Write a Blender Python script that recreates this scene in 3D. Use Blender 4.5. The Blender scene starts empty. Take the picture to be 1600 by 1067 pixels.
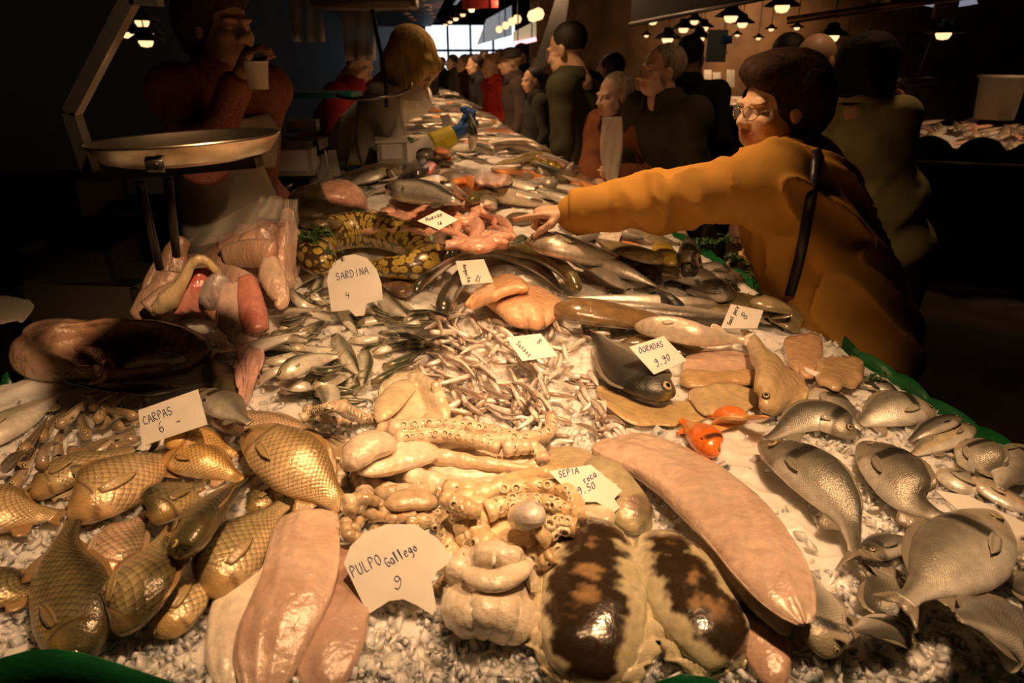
import bpy, math, random
import numpy as np
from mathutils import Vector
R = math.radians
random.seed(7); rng = np.random.default_rng(7)
scene = bpy.context.scene
COL = scene.collection
# ------------------------------------------------------------------ camera
FPX, CX, CY, PITCH, CAMZ = 1067.0, 800.0, 533.5, R(22.43), 1.65
cam = bpy.data.cameras.new('camera'); cam_ob = bpy.data.objects.new('camera', cam); COL.objects.link(cam_ob)
cam.sensor_width = 36.0; cam.lens = 36.0*FPX/1600; cam.clip_start = .02; cam.clip_end = 200
cam_ob.location = (0, 0, CAMZ); cam_ob.rotation_euler = (math.pi/2-PITCH, 0, 0)
cam.dof.use_dof = True; cam.dof.focus_distance = 1.35; cam.dof.aperture_fstop = 5.6
scene.camera = cam_ob
# ------------------------------------------------------------------ world, exposure
w = bpy.data.worlds.new('world'); scene.world = w; w.use_nodes = True
w.node_tree.nodes['Background'].inputs[0].default_value = (.9, .55, .3, 1)
w.node_tree.nodes['Background'].inputs[1].default_value = .006
scene.view_settings.view_transform = 'Standard'; scene.view_settings.look = 'None'
scene.view_settings.exposure = 0.0; scene.view_settings.gamma = 1.0; scene.view_settings.use_curve_mapping = False
scene.cycles.max_bounces = 6; scene.cycles.transparent_max_bounces = 12
scene.cycles.sample_clamp_indirect = 3.0
WARM = (1.0, .56, .265)
def lamp(name, loc, power, size, spot=None, color=WARM, target=None, blend=.6):
    l = bpy.data.lights.new(name, 'SPOT' if spot else 'AREA'); l.energy = power; l.color = color
    if spot: l.spot_size = R(spot); l.spot_blend = blend; l.shadow_soft_size = size
    else: l.shape = 'DISK'; l.size = size
    o = bpy.data.objects.new(name, l); COL.objects.link(o); o.location = loc
    d = Vector(target)-Vector(loc) if target is not None else Vector((0, 0, -1))
    o.rotation_euler = d.to_track_quat('-Z', 'Y').to_euler()
    return o
# the pendant lamps that hang over the counter (above the frame)
lamp('pendant_light', (.45, .70, 2.30), 100, .05, 70, target=(.30, 1.10, .95), blend=.9)
lamp('pendant_light', (-.02, .62, 2.42), 104, .05, 66, target=(-.48, 1.22, .95), blend=.8)
lamp('pendant_light', (.12, 1.95, 2.35), 80, .06, 98, target=(.25, 2.35, 1.0), blend=.9)
lamp('pendant_light', (-.15, 3.7, 2.5), 85, .08, 84, target=(-.2, 4.0, 1.1), blend=.9)
lamp('pendant_light', (-.45, 5.8, 2.5), 100, .08, 90, target=(-.45, 6.0, 1.1), blend=.9)
lamp('pendant_light', (-.8, 8.1, 2.5), 100, .08, 90, target=(-.8, 8.3, 1.1), blend=.9)
lamp('pendant_light', (-1.1, 10.4, 2.5), 100, .08, 90, target=(-1.1, 10.6, 1.1), blend=.9)

# ------------------------------------------------------------------ projection helpers (photo pixel -> place)
_f = np.array([0, math.cos(PITCH), -math.sin(PITCH)]); _u = np.array([0, math.sin(PITCH), math.cos(PITCH)]); _r = np.array([1., 0, 0])
CAM = np.array([0, 0, CAMZ])
def ray(u, v): return _f + _r*((u-CX)/FPX) - _u*((v-CY)/FPX)
def at(u, v, z):
    d = ray(u, v); return CAM + d*((z-CAMZ)/d[2])
def atd(u, v, depth): return CAM + ray(u, v)*depth
def atY(u, v, Y):
    d = ray(u, v); return CAM + d*(Y/d[1])
def hit(u, v, p0, n):
    d = ray(u, v); t = np.dot(np.asarray(p0)-CAM, n)/np.dot(d, n); return CAM + d*t
def unit(a): a = np.asarray(a, float); return a/(np.linalg.norm(a, axis=-1, keepdims=True)+1e-12)

# ------------------------------------------------------------------ objects
def mesh_ob(name, V, F, mat=None, col=None, suv=None, parent=None, origin=None, smooth=True):
    V = np.asarray(V, float)
    if parent is not None: org = np.array(parent['_o'])
    else: org = np.asarray(origin, float) if origin is not None else (V.min(0)+V.max(0))/2
    me = bpy.data.meshes.new(name)
    me.from_pydata((V-org).tolist(), [], F if isinstance(F, list) else F.tolist())
    if smooth: me.shade_smooth()
    if col is not None:
        c = np.ones((len(V), 4)); cc = np.asarray(col, float)
        c[:, :3] = cc[..., :3]
        a = me.attributes.new('Col', 'FLOAT_COLOR', 'POINT'); a.data.foreach_set('color', c.ravel())
    if suv is not None:
        s = np.zeros((len(V), 3)); s[:, :suv.shape[1]] = suv
        a = me.attributes.new('suv', 'FLOAT_VECTOR', 'POINT'); a.data.foreach_set('vector', s.ravel())
    if mat: me.materials.append(mat)
    o = bpy.data.objects.new(name, me); COL.objects.link(o)
    if parent is not None: o.parent = parent
    else: o.location = org.tolist()
    o['_o'] = org.tolist()
    return o
def thing(name, loc, label, cat, group=None):
    o = bpy.data.objects.new(name, None); COL.objects.link(o); o.location = [float(c) for c in loc]; o['_o'] = [float(c) for c in loc]
    o.empty_display_size = .05
    return tag(o, label, cat, group)
def tag(o, label, cat, group=None, kind=None):
    if label: o['label'] = label
    if cat: o['category'] = cat
    if group: o['group'] = group
    if kind: o['kind'] = kind
    return o
def struct(o): o['kind'] = 'structure'; return o
def merge(parts):
    Vs, Fs, Cs, b = [], [], [], 0
    for p in parts:
        V, F = np.asarray(p[0], float), p[1]
        Vs.append(V); Fs += [[i+b for i in f] for f in (F.tolist() if hasattr(F, 'tolist') else F)]
        c = np.asarray(p[2], float) if len(p) > 2 and p[2] is not None else np.array([.5, .5, .5])
        Cs.append(np.broadcast_to(c, (len(V), 3))); b += len(V)
    return np.vstack(Vs), Fs, np.vstack(Cs)

# ------------------------------------------------------------------ materials
def sock(nd, *names):
    for n in names:
        if n in nd.inputs: return nd.inputs[n]
_M = {}
def mat(name, color=(.5, .5, .5), rough=.5, metal=0, coat=0, coat_rough=.1, attr=False, bump=0, bscale=60, var=0, vscale=25,
        sss=0, scales=None, spec=.5, emis=None, estr=0, alpha=1, trans=0, wave=None, detail=4, sheen=0, bdist=.004, mottle=None, mscale=30, mlo=.5, mhi=.65, squash=None):
    if name in _M: return _M[name]
    m = bpy.data.materials.new(name); m.use_nodes = True; nt = m.node_tree; N = nt.nodes; L = nt.links
    b = N['Principled BSDF']
    def nn(t, **k):
        x = N.new(t)
        for a, v in k.items(): setattr(x, a, v)
        return x
    b.inputs['Roughness'].default_value = rough; b.inputs['Metallic'].default_value = metal
    sock(b, 'Specular IOR Level').default_value = spec
    sock(b, 'Coat Weight').default_value = coat; sock(b, 'Coat Roughness').default_value = coat_rough
    b.inputs['Alpha'].default_value = alpha; sock(b, 'Transmission Weight').default_value = trans
    if sheen: sock(b, 'Sheen Weight').default_value = sheen
    if sss:
        sock(b, 'Subsurface Weight').default_value = sss; sock(b, 'Subsurface Radius').default_value = (.6, .3, .15) if sss < 1 else (1, .9, .8)
        sock(b, 'Subsurface Scale').default_value = .02 if sss < 1 else .03
    base = None
    if attr:
        a = nn('ShaderNodeAttribute', attribute_name='Col'); base = a.outputs['Color']
    else:
        rgb = nn('ShaderNodeRGB'); rgb.outputs[0].default_value = (*color, 1); base = rgb.outputs[0]
    tc = nn('ShaderNodeTexCoord'); co = tc.outputs['Object']
    if squash:
        mp = nn('ShaderNodeMapping'); mp.inputs['Scale'].default_value = squash; L.new(co, mp.inputs[0]); co = mp.outputs[0]
    height = None
    def mixc(fac, A, B, mode='MIX'):
        x = nn('ShaderNodeMix', data_type='RGBA', blend_type=mode)
        if isinstance(fac, (int, float)): x.inputs[0].default_value = fac
        else: L.new(fac, x.inputs[0])
        for i, c in ((6, A), (7, B)):
            if isinstance(c, tuple): x.inputs[i].default_value = (*c, 1)
            else: L.new(c, x.inputs[i])
        return x.outputs[2]
    def mrange(v, a0, a1, b0, b1):
        x = nn('ShaderNodeMapRange'); L.new(v, x.inputs[0])
        for i, q in enumerate((a0, a1, b0, b1)): x.inputs[i+1].default_value = q
        return x.outputs[0]
    if var:
        n1 = nn('ShaderNodeTexNoise'); n1.inputs['Scale'].default_value = vscale; n1.inputs['Detail'].default_value = detail; L.new(co, n1.inputs['Vector'])
        v = mrange(n1.outputs[0], .3, .7, 1-var, 1+var*.6)
        base = mixc(1.0, base, v, 'MULTIPLY')
    if mottle:
        n3 = nn('ShaderNodeTexNoise'); n3.inputs['Scale'].default_value = mscale; n3.inputs['Detail'].default_value = 6; n3.inputs['Roughness'].default_value = .65; L.new(co, n3.inputs['Vector'])
        base = mixc(mrange(n3.outputs[0], mlo, mhi, 0, 1), base, tuple(mottle))
    if scales:
        s = nn('ShaderNodeAttribute', attribute_name='suv')
        mp = nn('ShaderNodeMapping'); mp.inputs['Rotation'].default_value = (0, 0, math.pi/4); mp.inputs['Scale'].default_value = (scales[0],)*3
        L.new(s.outputs['Vector'], mp.inputs[0])
        vo = nn('ShaderNodeTexVoronoi', voronoi_dimensions='2D', feature='F1', distance='CHEBYCHEV' if scales[3:] else 'EUCLIDEAN')
        vo.inputs['Scale'].default_value = 1; vo.inputs['Randomness'].default_value = .18; L.new(mp.outputs[0], vo.inputs['Vector'])
        e1 = mrange(vo.outputs['Distance'], .25, .66, 1.08, .5+.5*scales[1]); df = nn('ShaderNodeVectorMath', operation='SUBTRACT'); L.new(mp.outputs[0], df.inputs[0]); L.new(vo.outputs['Position'], df.inputs[1])
        dt = nn('ShaderNodeVectorMath', operation='DOT_PRODUCT'); L.new(df.outputs[0], dt.inputs[0]); dt.inputs[1].default_value = (.707, .707, 0); e2 = mrange(dt.outputs['Value'], -.55, .6, 1.3, scales[1]-.1)
        em = nn('ShaderNodeMath', operation='MULTIPLY'); L.new(e1, em.inputs[0]); L.new(e2, em.inputs[1]); edge = em.outputs[0]
        # fade the scales out over the head
        sx = nn('ShaderNodeSeparateXYZ'); L.new(s.outputs['Vector'], sx.inputs[0])
        fade = mrange(sx.outputs[2], .24, .27, 0, 1)
        one = nn('ShaderNodeValue'); one.outputs[0].default_value = 1
        mm = nn('ShaderNodeMix', data_type='FLOAT'); L.new(fade, mm.inputs[0]); mm.inputs[2].default_value = 1; L.new(edge, mm.inputs[3])
        base = mixc(1.0, base, mm.outputs[0], 'MULTIPLY')
        h = nn('ShaderNodeMath', operation='MULTIPLY'); L.new(mm.outputs[0], h.inputs[0]); h.inputs[1].default_value = scales[2]
        height = h.outputs[0]
    L.new(base, b.inputs['Base Color'])
    if bump:
        n2 = nn('ShaderNodeTexNoise'); n2.inputs['Scale'].default_value = bscale; n2.inputs['Detail'].default_value = detail; L.new(co, n2.inputs['Vector'])
        if height is not None:
            ad = nn('ShaderNodeMath', operation='MULTIPLY_ADD'); L.new(n2.outputs[0], ad.inputs[0]); ad.inputs[1].default_value = .8; L.new(height, ad.inputs[2]); height = ad.outputs[0]
        else: height = n2.outputs[0]
    if wave:
        wv = nn('ShaderNodeTexWave', wave_type='BANDS', bands_direction=wave[0]); wv.inputs['Scale'].default_value = wave[1]; wv.inputs['Distortion'].default_value = wave[2]; L.new(co, wv.inputs['Vector'])
        if height is not None:
            ad = nn('ShaderNodeMath', operation='ADD'); L.new(wv.outputs[1], ad.inputs[0]); L.new(height, ad.inputs[1]); height = ad.outputs[0]
        else: height = wv.outputs[1]
    if height is not None:
        bp = nn('ShaderNodeBump'); bp.inputs['Strength'].default_value = min(1, bump if bump else .5); bp.inputs['Distance'].default_value = bdist
        L.new(height, bp.inputs['Height']); L.new(bp.outputs[0], b.inputs['Normal'])
        if coat: L.new(bp.outputs[0], sock(b, 'Coat Normal'))
    if emis:
        sock(b, 'Emission Color').default_value = (*emis, 1); sock(b, 'Emission Strength').default_value = estr
    _M[name] = m
    return m

# ------------------------------------------------------------------ curves, lofts, sheets
def resample(P, n, smooth=True):
    P = np.asarray(P, float)
    if len(P) == 2 or not smooth:
        d = np.r_[0, np.cumsum(np.linalg.norm(np.diff(P, axis=0), axis=1))]; s = np.linspace(0, d[-1], n)
        return np.stack([np.interp(s, d, P[:, i]) for i in range(P.shape[1])], 1)
    Q = np.vstack([2*P[0]-P[1], P, 2*P[-1]-P[-2]]); out = []
    for i in range(1, len(Q)-2):
        p0, p1, p2, p3 = Q[i-1:i+3]
        t = np.linspace(0, 1, 16, endpoint=False)[:, None]
        out.append(.5*((2*p1)+(-p0+p2)*t+(2*p0-5*p1+4*p2-p3)*t*t+(-p0+3*p1-3*p2+p3)*t**3))
    out = np.vstack(out+[P[-1:]])
    return resample(out, n, False)
def tangents(P):
    return unit(np.gradient(P, axis=0))
def gsmooth(a, s):
    a = np.asarray(a, float); n = len(a); i = np.arange(n)
    K = np.exp(-.5*((i[:, None]-i[None])/max(s, 1e-3))**2); K /= K.sum(1, keepdims=True); return K@a
def grid_faces(n, m, wrap=False):
    F = []
    for i in range(n-1):
        for j in range(m-1 if not wrap else m):
            a, b = i*m+j, i*m+(j+1) % m
            F.append([a, b, b+m, a+m])
    return F
def loft(P, D, N, top, bot, wid, nr=18, e=1.0, cap=True):
    """ring seam at the belly; returns V, F, theta cos (back=+1), t"""
    n = len(P); th = np.linspace(-math.pi, math.pi, nr+1); c, s = np.cos(th), np.sin(th)
    y = np.where(c > 0, np.outer(top, c), np.outer(bot, c)); x = np.outer(wid, np.sign(s)*np.abs(s)**e)
    V = P[:, None]+D[:, None]*y[..., None]+N[:, None]*x[..., None]
    V = V.reshape(-1, 3); F = grid_faces(n, nr+1)
    if cap:
        V = np.vstack([V, P[:1], P[-1:]]); k = n*(nr+1)
        F += [[k, j+1, j] for j in range(nr)]+[[k+1, (n-1)*(nr+1)+j, (n-1)*(nr+1)+j+1] for j in range(nr)]
    cc = np.tile(c, n); ss = np.tile(s, n); tt = np.repeat(np.linspace(0, 1, n), nr+1)
    if cap: cc = np.r_[cc, 0, 0]; ss = np.r_[ss, 0, 0]; tt = np.r_[tt, 0, 1]
    return V, F, cc, ss, tt
def tube(P, r, nr=8, up=(0, 0, 1)):
    P = np.asarray(P, float); n = len(P); r = np.broadcast_to(r, (n,)); T = tangents(P)
    a = np.array(up, float)
    if abs(np.dot(T[0], a)) > .95: a = np.array([0, 1., 0])
    Ns = []
    for t in T:
        a = unit(a-t*np.dot(a, t)); Ns.append(a)
    Ns = np.array(Ns); B = np.cross(T, Ns); th = np.linspace(0, 2*math.pi, nr, endpoint=False)
    V = P[:, None]+(Ns[:, None]*np.cos(th)[None, :, None]+B[:, None]*np.sin(th)[None, :, None])*r[:, None, None]
    V = V.reshape(-1, 3); F = grid_faces(n, nr, True); k = len(V); V = np.vstack([V, P[:1], P[-1:]])
    F += [[k, (j+1) % nr, j] for j in range(nr)]+[[k+1, (n-1)*nr+j, (n-1)*nr+(j+1) % nr] for j in range(nr)]
    return V, F
def sheet(G, thick):
    """closed thin solid from a grid of points (n,m,3); thick scalar or (n,m)"""
    G = np.asarray(G, float); n, m = G.shape[:2]
    nrm = unit(np.cross(np.gradient(G, axis=0), np.gradient(G, axis=1))); th = np.broadcast_to(thick, (n, m))[..., None]/2
    V = np.vstack([(G+nrm*th).reshape(-1, 3), (G-nrm*th).reshape(-1, 3)]); k = n*m
    F = [list(f) for f in grid_faces(n, m)]; F = [f[::-1] for f in F] + [[i+k for i in f] for f in F]
    def edge(idx):
        for a, b in zip(idx[:-1], idx[1:]): F.append([a, b, b+k, a+k])
    edge([i*m for i in range(n)][::-1]); edge([i*m+m-1 for i in range(n)]); edge(list(range(m))); edge([(n-1)*m+j for j in range(m)][::-1])
    return V, F
def box(c, s, rz=0, bev=0):
    c = np.array(c, float); s = np.array(s, float)/2; b = min(bev, s.min()*.9)
    V = []; F = []
    if b <= 0:
        for x in (-1, 1):
            for y in (-1, 1):
                for z in (-1, 1): V.append([x*s[0], y*s[1], z*s[2]])
        F = [[0, 1, 3, 2], [4, 6, 7, 5], [0, 4, 5, 1], [2, 3, 7, 6], [0, 2, 6, 4], [1, 5, 7, 3]]
    else:
        lv = [(-s[2], b), (-s[2]+b, 0), (s[2]-b, 0), (s[2], b)]
        V = []
        for z, k in lv:
            x, y = s[0]-k, s[1]-k
            V += [[-x+b, -y, z], [x-b, -y, z], [x, -y+b, z], [x, y-b, z], [x-b, y, z], [-x+b, y, z], [-x, y-b, z], [-x, -y+b, z]]
        F = [[7-i for i in range(8)], [24+i for i in range(8)]]
        for l in range(3):
            for j in range(8): F.append([l*8+j, l*8+(j+1) % 8, (l+1)*8+(j+1) % 8, (l+1)*8+j])
    V = np.array(V); a = rz; M = np.array([[math.cos(a), -math.sin(a), 0], [math.sin(a), math.cos(a), 0], [0, 0, 1]])
    return V@M.T+c, F
def lathe(prof, c, nr=32):
    prof = np.array(prof, float); n = len(prof); th = np.linspace(0, 2*math.pi, nr, endpoint=False)
    V = np.stack([np.outer(prof[:, 0], np.cos(th)), np.outer(prof[:, 0], np.sin(th)), np.repeat(prof[:, 1:2], nr, 1)], -1).reshape(-1, 3)+np.array(c, float)
    return V, grid_faces(n, nr, True)

# ------------------------------------------------------------------ sculpting with a distance field (one continuous skin)
def _noise3(P, f, seed=0):
    r = np.random.default_rng(seed); o = np.zeros(P.shape[:-1])
    for k in range(5):
        d = unit(r.normal(size=3)); o += np.sin(P@(d*f*(.7+.5*r.random()))+r.random()*6.28)
    return o/5
def ridges(P, line, f, seed=0, stretch=.22):
    l = unit(np.array(line, float)); q = P@l; return 1-2*np.clip(np.abs(fbm(P-(q*(1-stretch))[..., None]*l, f, seed, 2))*2.6, 0, 1)**.75
def fbm(P, f, seed=0, oct=3):
    P = np.asarray(P, float); o = 0; a = 1; t = 0
    for i in range(oct): o = o+a*_noise3(P, f*2.03**i, seed+i); t += a; a *= .5
    return o/t
class Clay:
    def __init__(s): s.p = []
    def cap(s, a, b, r1, r2=None, k=.02, col=None, op=1, flat=None):
        a = np.array(a, float); b = np.array(b, float); r2 = r1 if r2 is None else r2
        def d(P):
            pa = P-a; ba = b-a; h = np.clip((pa@ba)/max(ba@ba, 1e-12), 0, 1)
            q = pa-ba*h[..., None]
            if flat is not None:
                nrm, f = flat; nrm = unit(nrm); c = q@nrm; q = q+nrm*(c*(f-1))[..., None]
            return np.linalg.norm(q, axis=-1)-(r1+(r2-r1)*h)
        r = max(r1, r2); s.p.append((d, np.minimum(a, b)-r, np.maximum(a, b)+r, k, col, op)); return s
    def ell(s, c, rad, M=None, k=.02, col=None, op=1):
        c = np.array(c, float); rad = np.array(rad, float); M = np.eye(3) if M is None else np.asarray(M, float)  # rows = local axes
        def d(P):
            q = (P-c)@M.T; k0 = np.linalg.norm(q/rad, axis=-1); k1 = np.linalg.norm(q/rad**2, axis=-1)
            return k0*(k0-1)/np.maximum(k1, 1e-9)
        e = np.sqrt(((M.T*rad)**2).sum(1)); s.p.append((d, c-e, c+e, k, col, op)); return s
    def chain(s, pts, rs, k=.02, col=None, flat=None):
        for i in range(len(pts)-1): s.cap(pts[i], pts[i+1], rs[i], rs[i+1], k, col, flat=flat)
        return s
    def mesh(s, res, zfine=None, disp=None, default=(.5, .5, .5), blend=.01, pad=.0):
        lo = np.min([p[1] for p in s.p if p[5] > 0], 0)-3*res-pad; hi = np.max([p[2] for p in s.p if p[5] > 0], 0)+3*res+pad
        if isinstance(zfine, tuple):
            z0, fr = zfine; zs = np.r_[np.arange(lo[2], z0, res*1.6), np.arange(z0, hi[2], fr)]
        else: zs = np.arange(lo[2], hi[2], res)
        xs = np.arange(lo[0], hi[0], res if not zfine else zfine[1]*1.1); ys = np.arange(lo[1], hi[1], res if not zfine else zfine[1]*1.1)
        F = np.full((len(xs), len(ys), len(zs)), .06, np.float32)
        for d, l, h, k, c, op in s.p:
            m = k+res*3+pad
            i0, i1 = np.searchsorted(xs, l[0]-m), np.searchsorted(xs, h[0]+m); j0, j1 = np.searchsorted(ys, l[1]-m), np.searchsorted(ys, h[1]+m); k0, k1 = np.searchsorted(zs, l[2]-m), np.searchsorted(zs, h[2]+m)
            if i1 <= i0 or j1 <= j0 or k1 <= k0: continue
            G = np.stack(np.meshgrid(xs[i0:i1], ys[j0:j1], zs[k0:k1], indexing='ij'), -1); D = d(G); A = F[i0:i1, j0:j1, k0:k1]
            if op > 0: hh = np.maximum(k-np.abs(A-D), 0)/k; F[i0:i1, j0:j1, k0:k1] = np.minimum(A, D)-hh*hh*k/4
            else: D = -D; hh = np.maximum(k-np.abs(A-D), 0)/k; F[i0:i1, j0:j1, k0:k1] = np.maximum(A, D)+hh*hh*k/4
        if disp is not None:
            idx = np.argwhere(np.abs(F) < .05+pad)
            P = np.stack([xs[idx[:, 0]], ys[idx[:, 1]], zs[idx[:, 2]]], -1); F[tuple(idx.T)] += disp(P)
        F[0] = F[-1] = .06; F[:, 0] = F[:, -1] = .06; F[:, :, 0] = F[:, :, -1] = .06
        V, Q = surface_nets(F, xs, ys, zs)
        cols = np.tile(np.array(default, float), (len(V), 1)); wsum = np.full(len(V), 1e-3); acc = cols*1e-3
        for d, l, h, k, c, op in s.p:
            if c is None or op < 0: continue
            m = np.all((V > l-.03) & (V < h+.03), 1)
            if not m.any(): continue
            wt = np.exp(-np.maximum(d(V[m]), -.02)/blend); acc[m] += wt[:, None]*np.array(c); wsum[m] += wt
        return V, Q, acc/wsum[:, None]
def surface_nets(F, xs, ys, zs):
    S = F < 0; nx, ny, nz = F.shape
    C = [S[i:nx-1+i, j:ny-1+j, k:nz-1+k] for i in (0, 1) for j in (0, 1) for k in (0, 1)]
    cnt = sum(c.astype(np.int8) for c in C); act = (cnt > 0) & (cnt < 8); idx = np.argwhere(act)
    ID = np.full(act.shape, -1, np.int64); ID[tuple(idx.T)] = np.arange(len(idx))
    offs = np.array([[i, j, k] for i in (0, 1) for j in (0, 1) for k in (0, 1)])
    val = np.stack([F[idx[:, 0]+o[0], idx[:, 1]+o[1], idx[:, 2]+o[2]] for o in offs], 1); acc = np.zeros((len(idx), 3)); n = np.zeros(len(idx))
    for a in range(8):
        for b in range(a+1, 8):
            if np.abs(offs[a]-offs[b]).sum() != 1: continue
            va, vb = val[:, a], val[:, b]; m = (va < 0) != (vb < 0); t = np.where(m, va/np.where(m, va-vb, 1), 0)
            acc += np.where(m[:, None], offs[a]+(offs[b]-offs[a])*t[:, None], 0); n += m
    p = acc/n[:, None]
    V = np.stack([ax[idx[:, i]]+(ax[idx[:, i]+1]-ax[idx[:, i]])*p[:, i] for i, ax in enumerate((xs, ys, zs))], 1)
    Q = []
    for ax in range(3):
        sl0 = [slice(None)]*3; sl1 = [slice(None)]*3; sl0[ax] = slice(0, -1); sl1[ax] = slice(1, None)
        A, B = S[tuple(sl0)], S[tuple(sl1)]
        e = np.argwhere(A != B); o1, o2 = [(1, 2), (2, 0), (0, 1)][ax]
        e = e[(e[:, o1] > 0) & (e[:, o2] > 0) & (e[:, o1] < F.shape[o1]-1) & (e[:, o2] < F.shape[o2]-1)]
        d1 = np.zeros(3, int); d1[o1] = 1; d2 = np.zeros(3, int); d2[o2] = 1
        q = np.stack([ID[tuple((e-d1-d2).T)], ID[tuple((e-d2).T)], ID[tuple(e.T)], ID[tuple((e-d1).T)]], 1)
        fl = ~A[tuple(e.T)]; q[fl] = q[fl][:, ::-1]; Q.append(q)
    Q = np.vstack(Q); return V, Q[(Q >= 0).all(1)]
# ------------------------------------------------------------------ the counter and its bed of ice
def smooth(x): x = np.clip(x, 0, 1); return x*x*(3-2*x)
ER0 = at(1300, 540, .94)[:2]; EDIR = unit(ray(640, 93)[:2]); ENRM = np.array([-EDIR[1], EDIR[0]])    # right edge, and the direction into the counter
def edge_s(x, y): return (x-ER0[0])*ENRM[0]+(y-ER0[1])*ENRM[1]
def surf(x, y):
    x = np.asarray(x, float); y = np.asarray(y, float)
    s = edge_s(x, y); lat = smooth((s-.0)/.5); rise = .19*smooth((y-1.15)/2.2)
    z = .945+.02*smooth(s/.08)+rise*lat+.018*smooth((y-.62)/.3)
    return z
YF = .575; YB = 12.5
def ex_right(y):                      # x of the right edge at y
    return ER0[0]+EDIR[0]/EDIR[1]*(y-ER0[1])
LEFT = np.array([(.3, -1.35), (1.0, -1.3), (1.35, -1.16), (1.6, -.98), (1.85, -.84), (2.1, -.78), (3.3, -.95), (12.6, -2.25)])
def ex_left(y): return np.interp(y, LEFT[:, 0], LEFT[:, 1])

# height map of what already lies on the counter
HX0, HY0, HS = -1.9, .3, .005; HNX, HNY = 680, 940
_gx, _gy = np.meshgrid(HX0+np.arange(HNX)*HS, HY0+np.arange(HNY)*HS, indexing='ij')
HM = surf(_gx, _gy)+.006*fbm(np.stack([_gx, _gy, 0*_gx], -1), 14, 3)
ICE0 = HM.copy()
def hm_at(x, y, r=0.0):
    i = np.clip(((np.asarray(x)-HX0)/HS).astype(int), 0, HNX-1); j = np.clip(((np.asarray(y)-HY0)/HS).astype(int), 0, HNY-1)
    far = np.asarray(y, float) > HY0+HNY*HS-.03
    if r <= 0: return np.where(far, surf(x, y), HM[i, j])
    k = max(1, int(r/HS)); out = np.empty(i.shape)
    for q in range(i.size):
        a, b = i.flat[q], j.flat[q]; W = HM[max(0, a-k):a+k+1, max(0, b-k):b+k+1]
        out.flat[q] = np.quantile(W, .8) if W.size else 1
    return np.where(far, surf(x, y), out)
def stamp(P, rad, ext):
    """raise the height map to the top of a body: centres P(n,3), horizontal radius rad(n), vertical half extent ext(n)"""
    for p, r, e in zip(P, rad, ext):
        k = int(r/HS)+1; a = int((p[0]-HX0)/HS); b = int((p[1]-HY0)/HS)
        if a < 0 or b < 0 or a >= HNX or b >= HNY: continue
        a0, a1, b0, b1 = max(0, a-k), min(HNX, a+k+1), max(0, b-k), min(HNY, b+k+1)
        dx = HX0+np.arange(a0, a1)*HS-p[0]; dy = HY0+np.arange(b0, b1)*HS-p[1]
        q = 1-(dx[:, None]**2+dy[None]**2)/r**2; m = q > 0
        W = HM[a0:a1, b0:b1]; t = p[2]+e*np.sqrt(np.maximum(q, 0)); W[m] = np.maximum(W[m], t[m])
def drape(px, n, vext, flex=.5, lift=0, look=.012, sink=.0, zfix=None, zmax=1.3):
    """photo pixels of a spine -> world points that rest on what is already there"""
    uv = resample(np.asarray(px, float), n)
    z = np.full(n, 1.0); ext = np.broadcast_to(vext, (n,))
    for it in range(4):
        W = np.array([at(u, v, zz) for (u, v), zz in zip(uv, z)])
        h = hm_at(W[:, 0], W[:, 1], look)
        t = np.linspace(0, 1, n); core = slice(1, n-1) if n > 4 else slice(None)
        A = np.polyfit(t[core], h[core], 1); line = np.polyval(A, t)
        s = line+flex*(gsmooth(h, n*.09+.5)-line)
        over = np.quantile((h-s)[core], .75)
        z = s+max(0, over)*.8+ext*.92-sink+lift
        if zfix is not None: z = np.broadcast_to(zfix, (n,)).astype(float).copy()
        z = np.clip(z, .9, zmax)
    return np.array([at(u, v, zz) for (u, v), zz in zip(uv, z)])

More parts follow.
